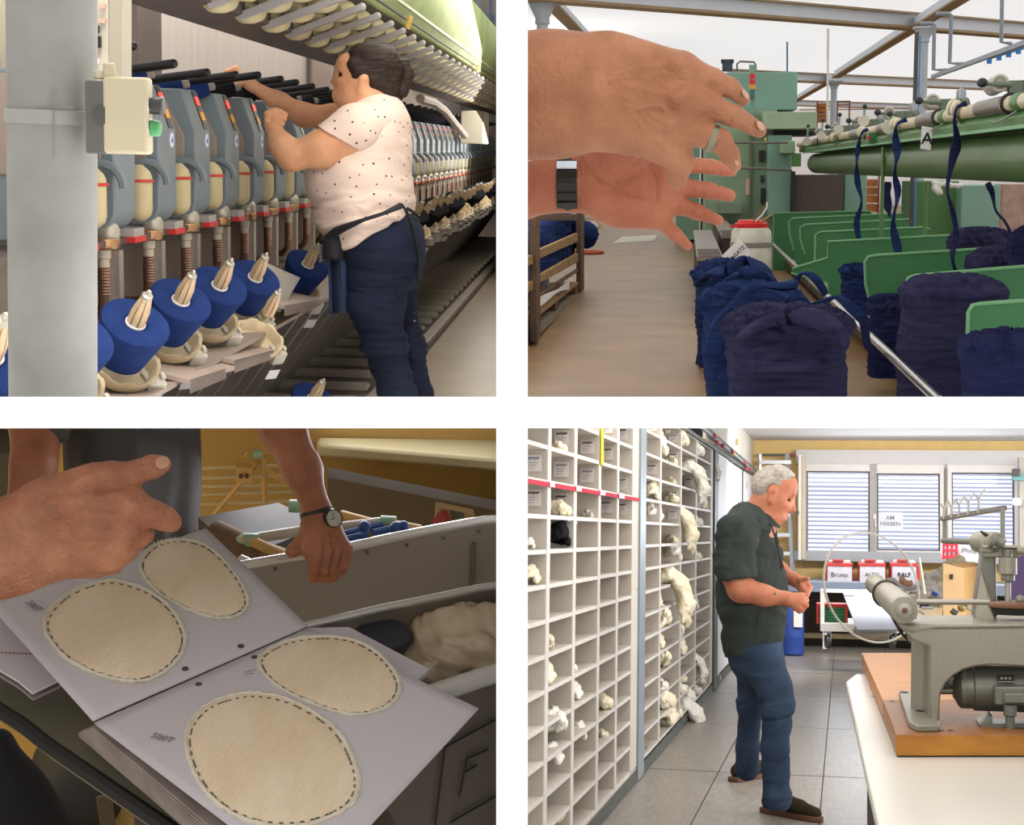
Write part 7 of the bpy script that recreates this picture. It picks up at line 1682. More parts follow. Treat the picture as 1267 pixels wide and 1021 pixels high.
    def wput(x, y, r, v, m, hang=False, spin=0, X=None, lab=None):
        p = fr.X(x, y, XS - .05 if X is None else X); s = r * 1.25 * p.y / F / .075
        ys_ = [5.0] + ys1 + [9.36] + ys2
        near = p.y < 9.2
        lst = ys1 if near else ys2
        col_ = next((i for i, q in enumerate(lst) if p.y < q), len(lst) - 1)
        row = int((.053 + 6 * DZ - (p.z + .02)) / DZ)
        row = max(0, min(16, row))
        if lab is None:
            lab = '%s in the %s rack, %s column, row %s from the top' % ({0: 'crumpled wool hank', 1: 'coiled wool roving', 2: 'wool tail', 3: 'ring of wool', 4: 'loose wool tuft'}[v], 'near' if near else 'far', ORD[col_], ORD[row] if False else str(row + 1))
            lab = lab.replace('row ' + str(row + 1) + ' from the top', ORD[row] + ' row down')
        n = used.get(lab, 0); used[lab] = n + 1
        if n: lab += ', ' + ['', 'beside the first', 'behind the other two', 'smallest'][min(n, 3)]
        zb = p.z - s * .05 if not hang else p.z
        if not hang:
            k = round((p.z - .45 * DZ - .053) / DZ) if True else 0
            zf = .053 + k * DZ + .008
            zb = max(zb, zf)
        me = WM[v]
        o = bpy.data.objects.new('wool_hank', me); COL.objects.link(o)
        if len(me.materials) == 0: me.materials.append(wool)
        o.material_slots[0].link = 'OBJECT'; o.material_slots[0].material = m
        L = Matrix.Translation((p.x, p.y, zb)) @ rotz(spin * .3).to_4x4() @ Matrix.Diagonal((s * (.75 if not hang else 1), s * 2.0, s, 1))
        o.matrix_world = fr.M4 @ L; LOC[o.name] = L; FRAME_OF[o.name] = fr
        _props(o, lab, 'wool', 'wool in the pigeonholes', None)
    rng = random.Random(4)
    for (x, y, r, v) in ((691, 549, 10, 4), (691, 632, 12, 0), (700, 642, 8, 4), (727, 637, 9, 4), (756, 643, 5, 4), (656, 716, 13, 1), (669, 848, 17, 1), (673, 848 - 40, 13, 0), (683, 892, 19, 0), (682, 935, 15, 1), (691, 1003, 14, 3), (705, 833, 10, 4), (708, 868, 12, 1), (715, 906, 13, 1), (743, 882, 12, 0), (744, 915, 8, 4), (749, 950, 7, 4), (731, 748, 5, 4), (655, 680, 8, 1), (786, 847, 7, 4), (757, 770, 5, 4),
                         (812, 552, 17, 1), (836, 541, 14, 0), (856, 557, 12, 0), (830, 567, 9, 4), (880, 575, 6, 4), (806, 612, 12, 1), (808, 640, 13, 1), (831, 613, 9, 4), (858, 623, 14, 0), (829, 598, 8, 4), (871, 625, 6, 4), (858, 646, 11, 4), (832, 671, 8, 4), (833, 692, 13, 1), (858, 690, 10, 4), (810, 747, 11, 1), (816, 771, 15, 0), (837, 762, 15, 0), (857, 750, 9, 1), (877, 745, 8, 4), (876, 724, 7, 4), (814, 772, 14, 3), (836, 783, 11, 0), (812, 799, 11, 1), (837, 808, 13, 1), (816, 828, 14, 0), (840, 835, 9, 4), (859, 815, 7, 4), (838, 850, 12, 4), (815, 868, 16, 0), (845, 872, 14, 0), (820, 900, 18, 1), (832, 888, 12, 4), (859, 858, 9, 4), (880, 780, 9, 4), (884, 835, 9, 4), (872, 852, 9, 4), (816, 850, 11, 4)):
        wput(x, y, r, v, wool if rng.random() < .6 else woolw, spin=rng.uniform(-40, 40))
    for (x, y, r, l) in ((852, 590, 15, 'white wool tail hanging from the far rack below the red rail stops'), (838, 646, 15, 'cream wool tail hanging out of the middle of the far rack'), (826, 727, 19, 'long cream wool tail hanging out of the far rack at waist height'), (846, 886, 17, 'white wool tail hanging over the dark kick board'), (880, 578, 7, 'small white wool tail at the far end of the far rack near the top'), (880, 718, 11, "white wool tail at the end of the far rack behind the man's back"), (858, 822, 10, 'white wool wisp low in the far rack')):
        wput(x, y, r, 2, wool if 'cream' in l else woolw, hang=True, spin=10, X=XS - .03, lab=l)
    wput(692, 664, 17, 1, woolk, lab='black wool hank in the near rack just below the red tape', spin=20)
    for i, (x, y) in enumerate(((752, 983), (760, 975))):
        p = sp(x, y, -.1)
        single('paper_scrap', MB().grid(lambda u, v: p + V(.08 * (u - .5), .3 * (v - .5), .02 + .02 * math.sin(5 * u + 3 * v + i)), 5, 5), paper, fr, ['crumpled white paper scrap in the bottom row of the near rack', 'second white paper scrap in the bottom row of the near rack'][i], 'paper')
    p = sp(783, 971, -.04)
    single('green_chip', MB().cbox(p, (.03, .06, .01)), mat('chip_green', '#5fb08a', rough=.5, var=0), fr, 'small green chip on the bottom ledge of the near rack', 'chip')
    p = sp(704, 646, -.02)
    single('blue_card', MB().slab([sp(698, 640, -.02), sp(712, 646, -.02), sp(712, 648, -.02), sp(700, 645, -.02)], (.01, 0, .0)), mat('card_blue', '#a8bfe0', rough=.6, var=0), fr, 'pale blue paper slip lying under the wool in the near rack', 'paper')

    background_four(fr, H, yw, w, wbox, paper, ink, wframe, post, dpost)
    machine_four(fr, H)
    man()

def background_four(fr, H, yw, w, wbox, paper, ink, wframe, post, dpost):
    def q(x, y, yy): return fr.Y(x, y, yy)
    def qb(x0, y0, x1, y1, yy, d): a = q(x0, y1, yy); b = q(x1, y0, yy); return MB().box((a.x, yy, a.z), (b.x, yy + d, b.z))
    bench = mat('bench_grey', '#a9aebb', rough=.4, var=.03); benche = mat('bench_edge', '#7c8799', rough=.5, var=.03)
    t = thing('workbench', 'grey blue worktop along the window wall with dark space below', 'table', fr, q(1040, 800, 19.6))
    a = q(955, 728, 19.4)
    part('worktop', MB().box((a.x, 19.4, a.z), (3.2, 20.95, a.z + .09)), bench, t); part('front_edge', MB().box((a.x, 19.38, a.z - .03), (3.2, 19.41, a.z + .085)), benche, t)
    part('dark_backing', MB().box((a.x, 20.8, -H), (3.2, 20.9, a.z)), mat('under_dark', '#4a4138', rough=.8, var=.1), t)  # dark sheet whose colour stands in for the dark space below the worktop
    for x in (1018, 1180): part('leg', qb(x, 728, x + 5, 803, 19.5, .1), wframe, t)
    part('lower_bar', MB().box((a.x, 20.5, -1.28), (3.2, 20.6, -1.22)), mat('bar_tan', '#9a8763', rough=.6, var=.05), t)
    red = mat('box_red', '#c9322f', rough=.5, var=.05); gb = mat('box_front', '#d9d9de', rough=.5, hex2='#bfc0c9', vs=6); grn = mat('strip_green_d', '#2f9a63', rough=.5, var=0)
    for i, (x0, x1, word, m) in enumerate(((1022, 1055, 'Bruno', ink), (1062, 1096, 'ALEX', ink), (1102, 1135, 'RALF', ink))):
        t = thing('file_box', ['red edged white box with a handwritten word, left of three under the window', 'red edged white box marked in thin capitals, middle of three under the window', 'red edged white box marked in bold capitals, right of three under the window'][i], 'box', fr, q((x0 + x1) / 2, 722, 19.7))
        part('carton', qb(x0, 697, x1, 722, 19.75, .8), red, t, bevel=.008)
        part('front_panel', qb(x0 + 2, 701, x1 - 1, 721, 19.72, .03), gb, t)
        part('red_band', qb(x0, 698, x1, 700.5, 19.7, .05), red, t); part('papers', qb(x0 + 4, 694, x1 - 3, 698, 19.9, .5), paper, t); part('red_flap', qb(x0 + 8, 692.5, x0 + 22, 694.5, 19.8, .1), red, t)
        if i == 0: part('green_strip', qb(x0 + 2, 720.5, x1, 722.5, 19.7, .04), grn, t)
        text('lettering', word, (7 if i else 8) * 19.7 / F, m, t, q((x0 + x1) / 2, 711.5, 19.70), (1, 0, 0), (.15 if i == 0 else 0, 0, 1), bold=.002 if i == 2 else 0)
        if i == 2: part('side_red', qb(x1, 700, x1 + 3, 722, 19.7, .5), red, t)
    t = thing('file_box', 'grey box with a handwritten word and red side behind the machine', 'box', fr, q(1200, 700, 18.5))
    part('carton', qb(1186, 675, 1216, 696, 18.5, .6), gb, t, bevel=.008); text('lettering', 'Philipp', 8.5 * 18.5 / F, ink, t, q(1202, 681.5, 18.47), (1, 0, 0), (.15, 0, 1)); part('green_strip', qb(1188, 695, 1206, 697, 18.45, .04), grn, t)
    t = thing('red_crate', 'bright red slotted plastic crate left of the grey lettered box', 'crate', fr, q(1175, 690, 18.3))
    for x in (1166, 1171.5, 1177, 1182.5): part('bar', qb(x, 674, x + 2.5, 692, 18.3, .3), mat('crate_red', '#cf2438', rough=.4, var=.05), t)
    for y in (673, 680, 688): part('rim', qb(1166, y, 1185, y + 2.6, 18.28, .35), mat('crate_red', '#cf2438'), t)
    # trolley with folded board
    t = thing('trolley', 'white framed trolley on castors with crates on its lower shelf', 'cart', fr, q(1050, 802, 17.3))
    for x in (1015, 1100): part('upright', qb(x, 731, x + 5, 781, 17, .15), wframe, t)
    part('lower_tray', qb(1015, 774, 1112, 781, 16.9, 1.2), wframe, t); part('upper_bar', qb(1015, 730, 1060, 733, 17, .1), wframe, t)
    for x in (1024, 1104):
        c = q(x, 794, 16.95)
        wl = part('castor', MB().lathe([(.03, -.025), (.065, -.022), (.07, 0), (.065, .022), (.03, .025)], c, (1, .25, 0), 20), mat('castor_rubber', '#4b4a49', rough=.6, var=.05), t)
        part('fork', MB().box((c.x - .04, 16.9, c.z), (c.x - .03, 17, c.z + .1)).box((c.x + .03, 16.9, c.z), (c.x + .04, 17, c.z + .1)).box((c.x - .04, 16.9, c.z + .09), (c.x + .04, 17, c.z + .105)), post, wl)
    t = thing('green_crate', 'green and red ribbed crate on the trolley tray', 'crate', fr, q(1030, 772, 17.3))
    for i in range(6): part('rib', qb(1012, 752 + i * 3.6, 1048, 754 + i * 3.6, 17.2, .4), mat('crate_green', '#3f8f58', rough=.5, var=.05), t)
    part('red_frame', qb(1010, 748, 1050, 751, 17.15, .4), red, t); part('red_upright', qb(1046, 748, 1049, 774, 17.15, .1), red, t); part('red_upright', qb(1010, 748, 1013, 772, 17.15, .1), red, t)
    t = thing('white_board', 'white tilted board lying on the trolley', 'board', fr, q(1080, 780, 16))
    part('sheet', MB().slab([q(1042, 730, 17.5), q(1092, 729, 17.5), q(1112, 779, 15.0), q(1061, 779, 15.0)], (0, .03, -.02)), mat('board_white', '#d5dae8', spec=.05, rough=.9, var=.02), t)
    single('trolley_edge', MB().tube([q(x, y, 15.2) for x, y in ((1056, 778), (1064, 783), (1080, 786), (1100, 783), (1112, 776))], [.02, .03, .035, .03, .02], 8), mat('edge_cream', '#cfc6b0', rough=.5, var=.05), fr, 'cream rolled edge under the tilted white board', 'edge')
    # reel hoop (at rest)
    pts = []
    for i in range(64):
        a = 2 * math.pi * i / 64; pts.append(q(1078 + 58 * math.cos(a) + 10 * math.sin(a), 727 + 68 * math.sin(a), 9.0 + .3 * math.cos(a)))
    t = thing('yarn_reel', 'thin pale wire reel hoop mounted at the machine in front of the boxes', 'reel', fr, q(1078, 795, 9))
    part('hoop', MB().tube(pts, .0065, 8, True), mat('hoop_pale', '#b9b3a8', rough=.35, var=.05, alpha=.55), t)
    part('flat_arm', MB().tube([q(x, y, 9.1) for x, y in ((1137, 690), (1141, 715), (1144, 735))], .02, 8, flat=.4), mat('arm_cream', '#d3c7ab', rough=.5, var=.04), t)
    # clutter at the back of the table
    wl = mat('cream_fleece', '#eadfc2', rough=.95, hex2='#dccba5', vs=25, bump=.4, bs=200, spec=.05)
    single('fleece_heap', sdf('fleece_heap', [RC(q(1176, 715, 13.5), q(1190, 712, 13.5), .12), RC(q(1165, 738, 13.2), q(1190, 735, 13.4), .11), RC(q(1176, 700, 13.6), q(1186, 698, 13.6), .06)], .012, disp=lambda p: wav(p, 6, 30, .014) + wav(p, 8, 90, .004)), wl, fr, 'cream fleece heap behind the cardboard box', 'fleece')
    cb = mat('cardboard', '#c9a067', rough=.7, hex2='#bb9058', vs=5, bump=.05)
    t = thing('cardboard_box', 'brown cardboard box with a punched hand hole', 'box', fr, q(1188, 762, 11.2))
    A = [q(1167, 762, 11), q(1192, 764, 11), q(1192, 703, 11), q(1167, 697, 11)]
    B = [q(1192, 764, 11), q(1213, 764, 12), q(1213, 700, 12), q(1192, 703, 11)]
    part('front_wall', MB().slab(A, (0, .03, 0)), mat('cardboard_light', '#d7b283', rough=.7, var=.04), t); part('side_wall', MB().slab(B, (-.02, .03, 0)), cb, t)
    part('top_flap', MB().slab([q(1176, 697, 11.6), q(1208, 696, 12), q(1208, 703, 12), q(1192, 703, 11.02)], (0, .02, 0)), mat('cardboard_orange', '#d79a4d', rough=.7, var=.04), t)
    part('hand_hole', MB().slab([q(1175, 717, 10.99), q(1179, 717, 10.99), q(1179.5, 711, 10.99), q(1175.5, 710.5, 10.99)], (0, .01, 0)), mat('hole_dark', '#2a211b', var=0), t)
    bag = mat('clear_bag', '#ddd6d3', rough=.25, var=.12, vs=14, alpha=.8)
    single('plastic_bag', sdf('plastic_bag', [RC(q(1110, 730, 14), q(1128, 728, 14), .07), RC(q(1120, 738, 13.8), q(1134, 736, 13.8), .06), RC(q(1100, 722, 14.2), q(1108, 726, 14.2), .05)], .01, disp=lambda p: wav(p, 2, 40, .02)), bag, fr, 'crumpled clear plastic bag with orange scraps on the bench', 'bag')
    single('orange_scrap', sdf('orange_scrap', [RC(q(1117, 719, 13.7), q(1126, 722, 13.7), .03)], .008, disp=lambda p: wav(p, 2, 60, .01)), mat('scrap_peach', '#d9a788', rough=.8, var=.05), fr, 'peach coloured scrap on top of the clear bag', 'scrap')
    single('plastic_bag', sdf('plastic_bag2', [RC(q(1146, 728, 13), q(1160, 733, 13), .06), RC(q(1150, 716, 13.2), q(1156, 712, 13.2), .04)], .01, disp=lambda p: wav(p, 3, 40, .02)), bag, fr, 'clear plastic bag with blue print beside the fleece', 'bag')
    single('blue_label', MB().slab([q(1149, 733, 12.5), q(1158, 739, 12.5), q(1161, 735, 12.5), q(1152, 730, 12.5)], (0, .02, 0)), mat('label_blue', '#2f5fc0', rough=.4, var=0), fr, 'bright blue label on the clear bag', 'label')
    t = thing('mixing_bowl', 'grey metal bowl behind the machine shaft', 'bowl', fr, q(1138, 742, 11))
    c = q(1138, 742, 11)
    part('bowl', MB().lathe([(.04, 0), (.07, .03), (.078, .055), (.073, .055), (.065, .03), (.03, .008)], c, (0, 0, 1), 28, caps=False), mat('bowl_metal', '#b3aca0', rough=.3, metal=.6, var=.05), t)
    t = thing('tool_tray', 'tan tray with small metal tools behind the machine shaft', 'tray', fr, q(1155, 762, 9.5))
    part('tray', MB().slab([q(1130, 762, 9), q(1166, 762, 9), q(1166, 752, 10.5), q(1134, 752, 10.5)], (0, 0, -.02)), mat('tray_tan', '#c3a877', rough=.6, var=.06), t)
    part('tool', MB().cyl(q(1140, 752, 9.2), q(1155, 752.5, 9.2), .008), post, t); part('tool', MB().cyl(q(1136, 755, 9.1), q(1144, 760, 9.1), .007), post, t)
    t = thing('clamp', 'metal spring clamp with dark grip beside the machine column', 'clamp', fr, q(1190, 760, 8))
    part('grip', MB().cyl(q(1177, 755, 8), q(1184, 760, 8), .014), dpost, t); part('wire', MB().tube([q(x, y, 8) for x, y in ((1184, 758), (1190, 750), (1200, 754), (1206, 757), (1202, 761))], .006, 6), post, t); part('joint', MB().ball(q(1190, 752, 8), .02).ball(q(1195, 748, 8), .014), mat('joint_brass', '#8d8458', rough=.4, metal=.4, var=.1), t)
    single('purple_sheet', qb(1250, 688, 1290, 752, 12, .3), mat('purple', '#5e4a78', rough=.6, var=.06), fr, 'purple panel behind the machine head at the right edge', 'panel')
    t = thing('wall_fitting', 'teal bar and dark bracket at the right window edge', 'fitting', fr, q(1260, 592, 20))
    part('teal_bar', qb(1254, 588, 1290, 594, 20, .2), mat('teal_paint', '#6fb0ae', rough=.5, var=.04), t); part('bracket', qb(1254, 580, 1262, 589, 19.9, .2), mat('bracket_dark', '#4b4a4c', rough=.5, var=.1), t); part('upright', qb(1262, 566, 1290, 690, 20.1, .2), mat('upright_grey', '#b9b4aa', rough=.5, var=.05), t)
    part('knob', MB().lathe([(.0, 0), (.05, .01), (.06, .04), (.05, .09), (0, .1)], q(1259, 626, 19.9), (0, 0, 1), 16), wframe, t)
    t = thing('blue_drum', 'royal blue plastic drum with white label behind the man', 'drum', fr, q(982, 797, 18.8))
    c = q(981, 797, 19); 
    part('barrel', MB().lathe([(.10, 0), (.125, .02), (.128, .2), (.132, .22), (.128, .24), (.128, .55), (.11, .58)], (c.x, 19, -H), (0, 0, 1), 28), mat('drum_blue', '#2b4795', rough=.4, var=.06), t)
    part('label', qb(982, 755, 993, 776, 18.84, .02), paper, t); part('lid', qb(970, 709, 983, 716, 18.8, .2), paper, t)

def machine_four(fr, H):
    cast = mat('hammered_grey_green', '#858172', rough=.38, metal=.25, var=.07, vs=120, bump=.06, bs=160); castd = mat('dark_grey_green', '#6b6b61', rough=.35, metal=.3, var=.08, vs=100)
    steel = mat('machine_steel', '#99948a', rough=.4, metal=.6, var=.05); black = mat('machine_black', '#242321', rough=.5, var=.1)
    topw = mat('white_tabletop', '#cbc5ba', rough=.3, var=.02, vs=2); ZT = -.64
    def T(x, y, z=ZT): return fr.Z(x, y, z)
    t = thing('work_table', 'white topped table at the lower right carrying the grey machine', 'table', fr, T(1150, 980))
    P = [T(1047, 836), T(1056, 828), T(1400, 828), T(1400, 1100), T(1096, 1100), T(1084, 1021)]
    P = [V(.005, 7.3, ZT), V(.05, 7.7, ZT), V(1.6, 7.7, ZT), V(1.6, 2.8, ZT), V(.09, 2.8, ZT)]
    part('tabletop', MB().slab(P, (0, 0, -.035)), topw, t, bevel=.006)
    for x, y in ((.16, 3.2), (.12, 7.2), (1.5, 7.2), (1.5, 3.2)): part('leg', MB().box((x - .025, y - .04, -H), (x + .025, y + .04, ZT - .03)), mat('leg_dark', '#55524e', rough=.5, var=.05), t)
    board = mat('oak_board', '#94602e', rough=.45, hex2='#74441d', vs=4, stretch=(1.5, 12, 12), detail=6, bump=.05, bs=60); bfront = mat('board_front', '#b27a2b', rough=.5, hex2='#96601c', vs=3, stretch=(1, 8, 8)); blight = mat('board_light', '#bd8650', rough=.45, hex2='#a8713e', vs=3, stretch=(1, 10, 10))
    zt = -.575
    b0 = T(1109, 909, zt); b1 = T(1400, 909, zt); b2 = T(1400, 808, zt); b3 = T(1066, 808, zt)
    bm = T(1092, 866, zt); bm2 = T(1400, 866, zt)
    t = thing('base_board', 'thick honey coloured wooden board under the machine', 'board', fr, (b0.x, b0.y, ZT))
    part('front_plank', MB().slab([b0, b1, bm2, bm], (0, 0, -.063)), board, t, bevel=.003)
    part('rear_plank', MB().slab([bm, bm2, b2, b3], (0, 0, -.062)), blight, t, bevel=.003)
    part('front_lipping', MB().slab([b0 + V(0, -.004, -.003), b1 + V(0, -.004, -.003), b1 + V(0, -.004, -.06), b0 + V(0, -.004, -.06)], (0, .006, 0)), bfront, t)
    part('black_foot_strip', MB().slab([b0 + V(.003, 0, -.060), b1 + V(0, 0, -.060), b2 + V(0, 0, -.060), b3 + V(.003, 0, -.060)], (0, 0, -.005)), black, t)
    for x, y in ((1164, 904), (1176, 904), (1081, 862), (1074, 832), (1068, 812), (1104, 868)):
        p = T(x, y, zt); part('screw', MB().lathe([(.009, 0), (.009, .002), (.004, .003)], p, (0, 0, 1), 12), castd, t)
    # the machine: casting
    D = 5.15
    def q(x, y, d=0.0): return fr.Y(x, y, D + d)
    m = thing('twist_machine', 'grey green cast machine with slanted barrel, hook frame and motor on a board', 'machine', fr, q(1190, 905))
    arch = [(1163, 870), (1164, 858), (1170, 846), (1180, 836), (1192, 829), (1206, 825), (1225, 823), (1290, 826)]
    front = [(1290, 772), (1155, 774), (1128, 778), (1116, 772), (1118, 780), (1128, 792), (1150, 800), (1150, 906), (1162, 906)] + arch
    part('front_casting', MB().slab([q(*a) for a in front], (0, .10, 0)), cast, m, bevel=.006)
    part('top_plate', MB().slab([q(1290, 772), q(1155, 773), q(1127, 777), q(1114, 770), q(1122, 762, .5), q(1290, 760, .5)], (0, 0, -.02)), cast, m, bevel=.005)
    part('left_flange', MB().slab([q(1128, 790, .3), q(1143, 793, .2), q(1143, 902, .2), q(1127, 897, .3)], (0, .03, 0)), cast, m, bevel=.003)
    part('recess_web', MB().slab([q(1142, 793, .21), q(1151, 798, .02), q(1151, 903, .02), q(1142, 900, .21)], (.0, .03, 0)), castd, m)
    f = [T(1112, 862, zt), T(1126, 862, zt), T(1162, 900, zt), T(1162, 906, zt), T(1134, 906, zt), T(1124, 900, zt)]
    fp = part('foot', MB().slab([p + V(0, 0, .02) for p in f], (0, 0, -.02)), cast, m, bevel=.004)
    for x, y in ((1119, 864), (1138, 888)):
        p = T(x, y, zt); part('bolt_hole', MB().lathe([(.014, 0), (.014, .0025)], p + V(0, 0, .0205), (0, 0, 1), 16), black, fp)
    # slanted barrel
    a = q(1082, 722, .9); b = q(1119, 755, -.12); d = (b - a).normalized(); L = (b - a).length
    part('slanted_barrel', MB().lathe([(.0, 0), (.028, 0), (.033, .01), (.036, .03), (.036, .05), (.031, .06), (.031, L * .42), (.040, L * .44), (.043, L * .6), (.043, L - .02), (.040, L - .004), (.0, L)], a, d, 32), cast, m)
    part('barrel_band', MB().torus(a + d * L * .44, d, .039, .009, 32, 8), black, m)
    part('barrel_nut', MB().lathe([(.022, 0), (.022, .012), (.014, .014), (.014, .028), (.008, .03), (0, .03)], b - d * .002, (0, -1, 0), 18), steel, m)
    part('nut_core', MB().lathe([(.009, 0), (.007, .006), (0, .007)], b + V(0, -.03, 0), (0, -1, 0), 14), mat('core_brown', '#5a3a2c', var=0), m)
    part('barrel_neck', MB().slab([q(1096, 756, .3), q(1118, 772, .0), q(1128, 792, .1), q(1121, 780, .3), q(1104, 766, .4)], (0, .08, 0)), cast, m, bevel=.008)
    part('belt', MB().tube([q(1122, 742, .0), q(1126, 752, .0), q(1130, 760, .02), q(1132, 764, .05)], .006, 6).tube([q(1104, 764, .05), q(1114, 782, .05), q(1126, 795, .12)], .004, 6), black, m)
    part('shaft', MB().cyl(q(1128, 745, .15), q(1224, 745, .15), .009, seg=14), steel, m); part('shaft_collar', MB().cyl(q(1124, 745, .15), q(1133, 745, .15), .024).cyl(q(1121, 744, .15), q(1125, 744, .15), .030), castd, m)
    # column and head
    part('column', MB().slab([q(1205, 764, .3), q(1206, 752, .3), q(1213, 700, .3), q(1216, 676, .3), q(1232, 676, .3), q(1234, 764, .3)], (0, .12, 0)), castd, m, bevel=.006)
    part('column_rib', MB().slab([q(1205, 766, .26), q(1232, 772, .2), q(1226, 742, .26), q(1214, 704, .29), q(1209, 740, .28)], (0, .05, 0)), cast, m, bevel=.004)
    part('head_plate', MB().slab([q(1216, 677, .2), q(1262, 678, .2), q(1262, 675, .2), q(1216, 674.5, .2)], (0, .2, 0)), steel, m)
    part('head_block', MB().slab([q(1217, 690, .25), q(1262, 690, .25), q(1262, 678, .25), q(1217, 677, .25)], (0, .14, 0)), cast, m, bevel=.004)
    c = q(1250, 748, .2)
    def col(x, y0, y1, r, mm, nm): part(nm, MB().cyl(q(x, y1, .2), q(x, y0, .2), r, seg=24), mm, m, bevel=.002)
    col(1247, 748, 720, .0095, steel, 'spindle'); col(1247, 711, 690, .028, cast, 'spindle_collar'); col(1247, 719, 711, .021, castd, 'spindle_ring'); col(1247, 690, 680, .013, castd, 'spindle_neck')
    part('wooden_disc', MB().lathe([(0, 0), (.076, 0), (.078, .006), (.078, .012), (.074, .018), (0, .02)], q(1254, 752, .22), (0, 0, 1), 36), mat('disc_wood', '#7d5a44', rough=.5, hex2='#684634', vs=10), m)
    part('disc_base', MB().lathe([(.062, -.02), (.07, 0)], q(1254, 753, .22), (0, 0, 1), 32), black, m)
    part('side_arm', MB().cyl(q(1258, 681, .2), q(1300, 684, .2), .014).cyl(q(1252, 745, .2), q(1300, 745, .2), .006).ball(q(1262, 742, .2), .015), cast, m)
    # hook frame
    fr_ = mat('frame_grey', '#77756f', rough=.4, metal=.4, var=.05)
    e = .35
    part('hook_bar', MB().bar(q(1165, 642, e + .3), q(1243, 628.5, e), .02, .016), fr_, m, bevel=.002)
    part('frame_leg', MB().bar(q(1240.5, 628, e), q(1240.5, 678, e), .014, .012, up=(0, 1, 0)).bar(q(1168, 640, e + .3), q(1168, 670, e + .3), .01, .012, up=(0, 1, 0)), fr_, m)
    part('lower_roller', MB().cyl(q(1167, 669, e + .3), q(1226, 671, e + .1), .011, seg=16), fr_, m)
    for i, (x, y, h) in enumerate(((1168, 637, 10), (1177.5, 635.5, 10), (1187, 634, 11), (1198.5, 632, 12), (1211, 630, 14))):
        dd = e + .3 - .3 * (x - 1165) / 78
        part('hook', MB().tube([q(x, y, dd), q(x, y - h + 2, dd)], .0035, 6).tube([q(x, y - h + 2.5, dd), q(x + 2.5, y - h - 3, dd), q(x + 6 + i * .4, y - h - 8 - i * .6, dd)], .0032, 6).tube([q(x, y - h + 2.5, dd), q(x - 2.5, y - h - 1, dd), q(x - 4, y - h - 4, dd)], .0026, 6).cbox(q(x, y + 2.5, dd - .015), (.012, .012, .014)), steel, m, kind=None)
    part('bearing_housing', MB().lathe([(0, -.04), (.03, -.04), (.034, -.03), (.034, .06), (.03, .07), (0, .07)], q(1224, 671, .28), (-.5, .9, 0), 26).cbox(q(1219, 676, .3), (.04, .12, .04)), cast, m, bevel=.003)
    part('bearing_shaft', MB().cyl(q(1230, 669, .2), q(1243, 674, .2), .016).cyl(q(1226, 668, .19), q(1231, 670, .19), .024), castd, m)
    part('thumb_lever', MB().tube([q(1222, 663, .25), q(1217, 660, .25), q(1213, 657, .25)], [.012, .009, .004], 8, flat=.6), black, m)
    # motor
    mt = thing('electric_motor', 'dark grey electric motor with shaft and terminal box under the casting', 'motor', fr, q(1215, 875, .1))
    g0 = q(1176, 851, .08); g1 = q(1300, 851, .08); R = 27.5 / F * D
    part('motor_body', MB().lathe([(.0, .0), (.03, .0), (.045, .01), (R * .8, .016), (R * .92, .024), (R * .92, .06), (R, .064), (R, .32)], g0 + V(.008, R * .4, 0), (1, 0, 0), 40), castd, mt)
    part('motor_shaft', MB().cyl(q(1163, 855, .1), q(1182, 855, .1), .011, seg=16), cast, mt)
    part('pulley_boss', MB().lathe([(0, 0), (.018, 0), (.018, .012), (.012, .014), (0, .014)], q(1177, 842, .1), (0, -1, 0), 20).cbox(q(1178, 842, .14), (.05, .05, .05)), castd, mt, bevel=.004)
    part('end_flange', MB().torus(q(1193, 851, .08) + V(0, R * .4, 0), (1, 0, 0), R * .86, .006, 36, 8), cast, mt)
    part('terminal_box', MB().slab([q(1231, 873, -.03), q(1300, 873, -.03), q(1300, 850, -.03), q(1231, 850, -.03)], (0, .08, 0)).slab([q(1242, 892 - 21, -.05), q(1300, 871, -.05), q(1300, 858, -.05), q(1242, 858, -.05)], (0, .03, 0)), castd, mt, bevel=.005)
    part('motor_foot', MB().slab([q(1213, 902, -.0), q(1300, 902, -.0), q(1300, 896, .0), q(1228, 896, .0), q(1228, 884, .0), q(1222, 890, .0), q(1211, 897, .0)], (0, .14, 0)), castd, mt, bevel=.004)
    part('cable_gland', MB().cyl(q(1250, 886, -.02), q(1250, 872, -.02), .02).cyl(q(1250, 906, -.02), q(1250, 886, -.02), .014), castd, mt, bevel=.002)
    part('name_plate', MB().slab([q(1234, 845, .03), q(1255, 845, .03), q(1255, 835, .045), q(1233, 835, .045)], (0, -.0016, 0)), black, mt)
    pl = MB()
    for i in range(3): pl.slab([q(1238 + 5 * i, 841, .026), q(1241 + 5 * i, 841, .026), q(1241 + 5 * i, 838, .03), q(1238 + 5 * i, 838, .03)], (0, -.001, 0))
    part('plate_marks', pl.slab([q(1234, 844.5, .025), q(1255, 844.5, .025), q(1255, 843, .025), q(1234, 843, .025)], (0, -.001, 0)), cast, mt, kind='stuff')

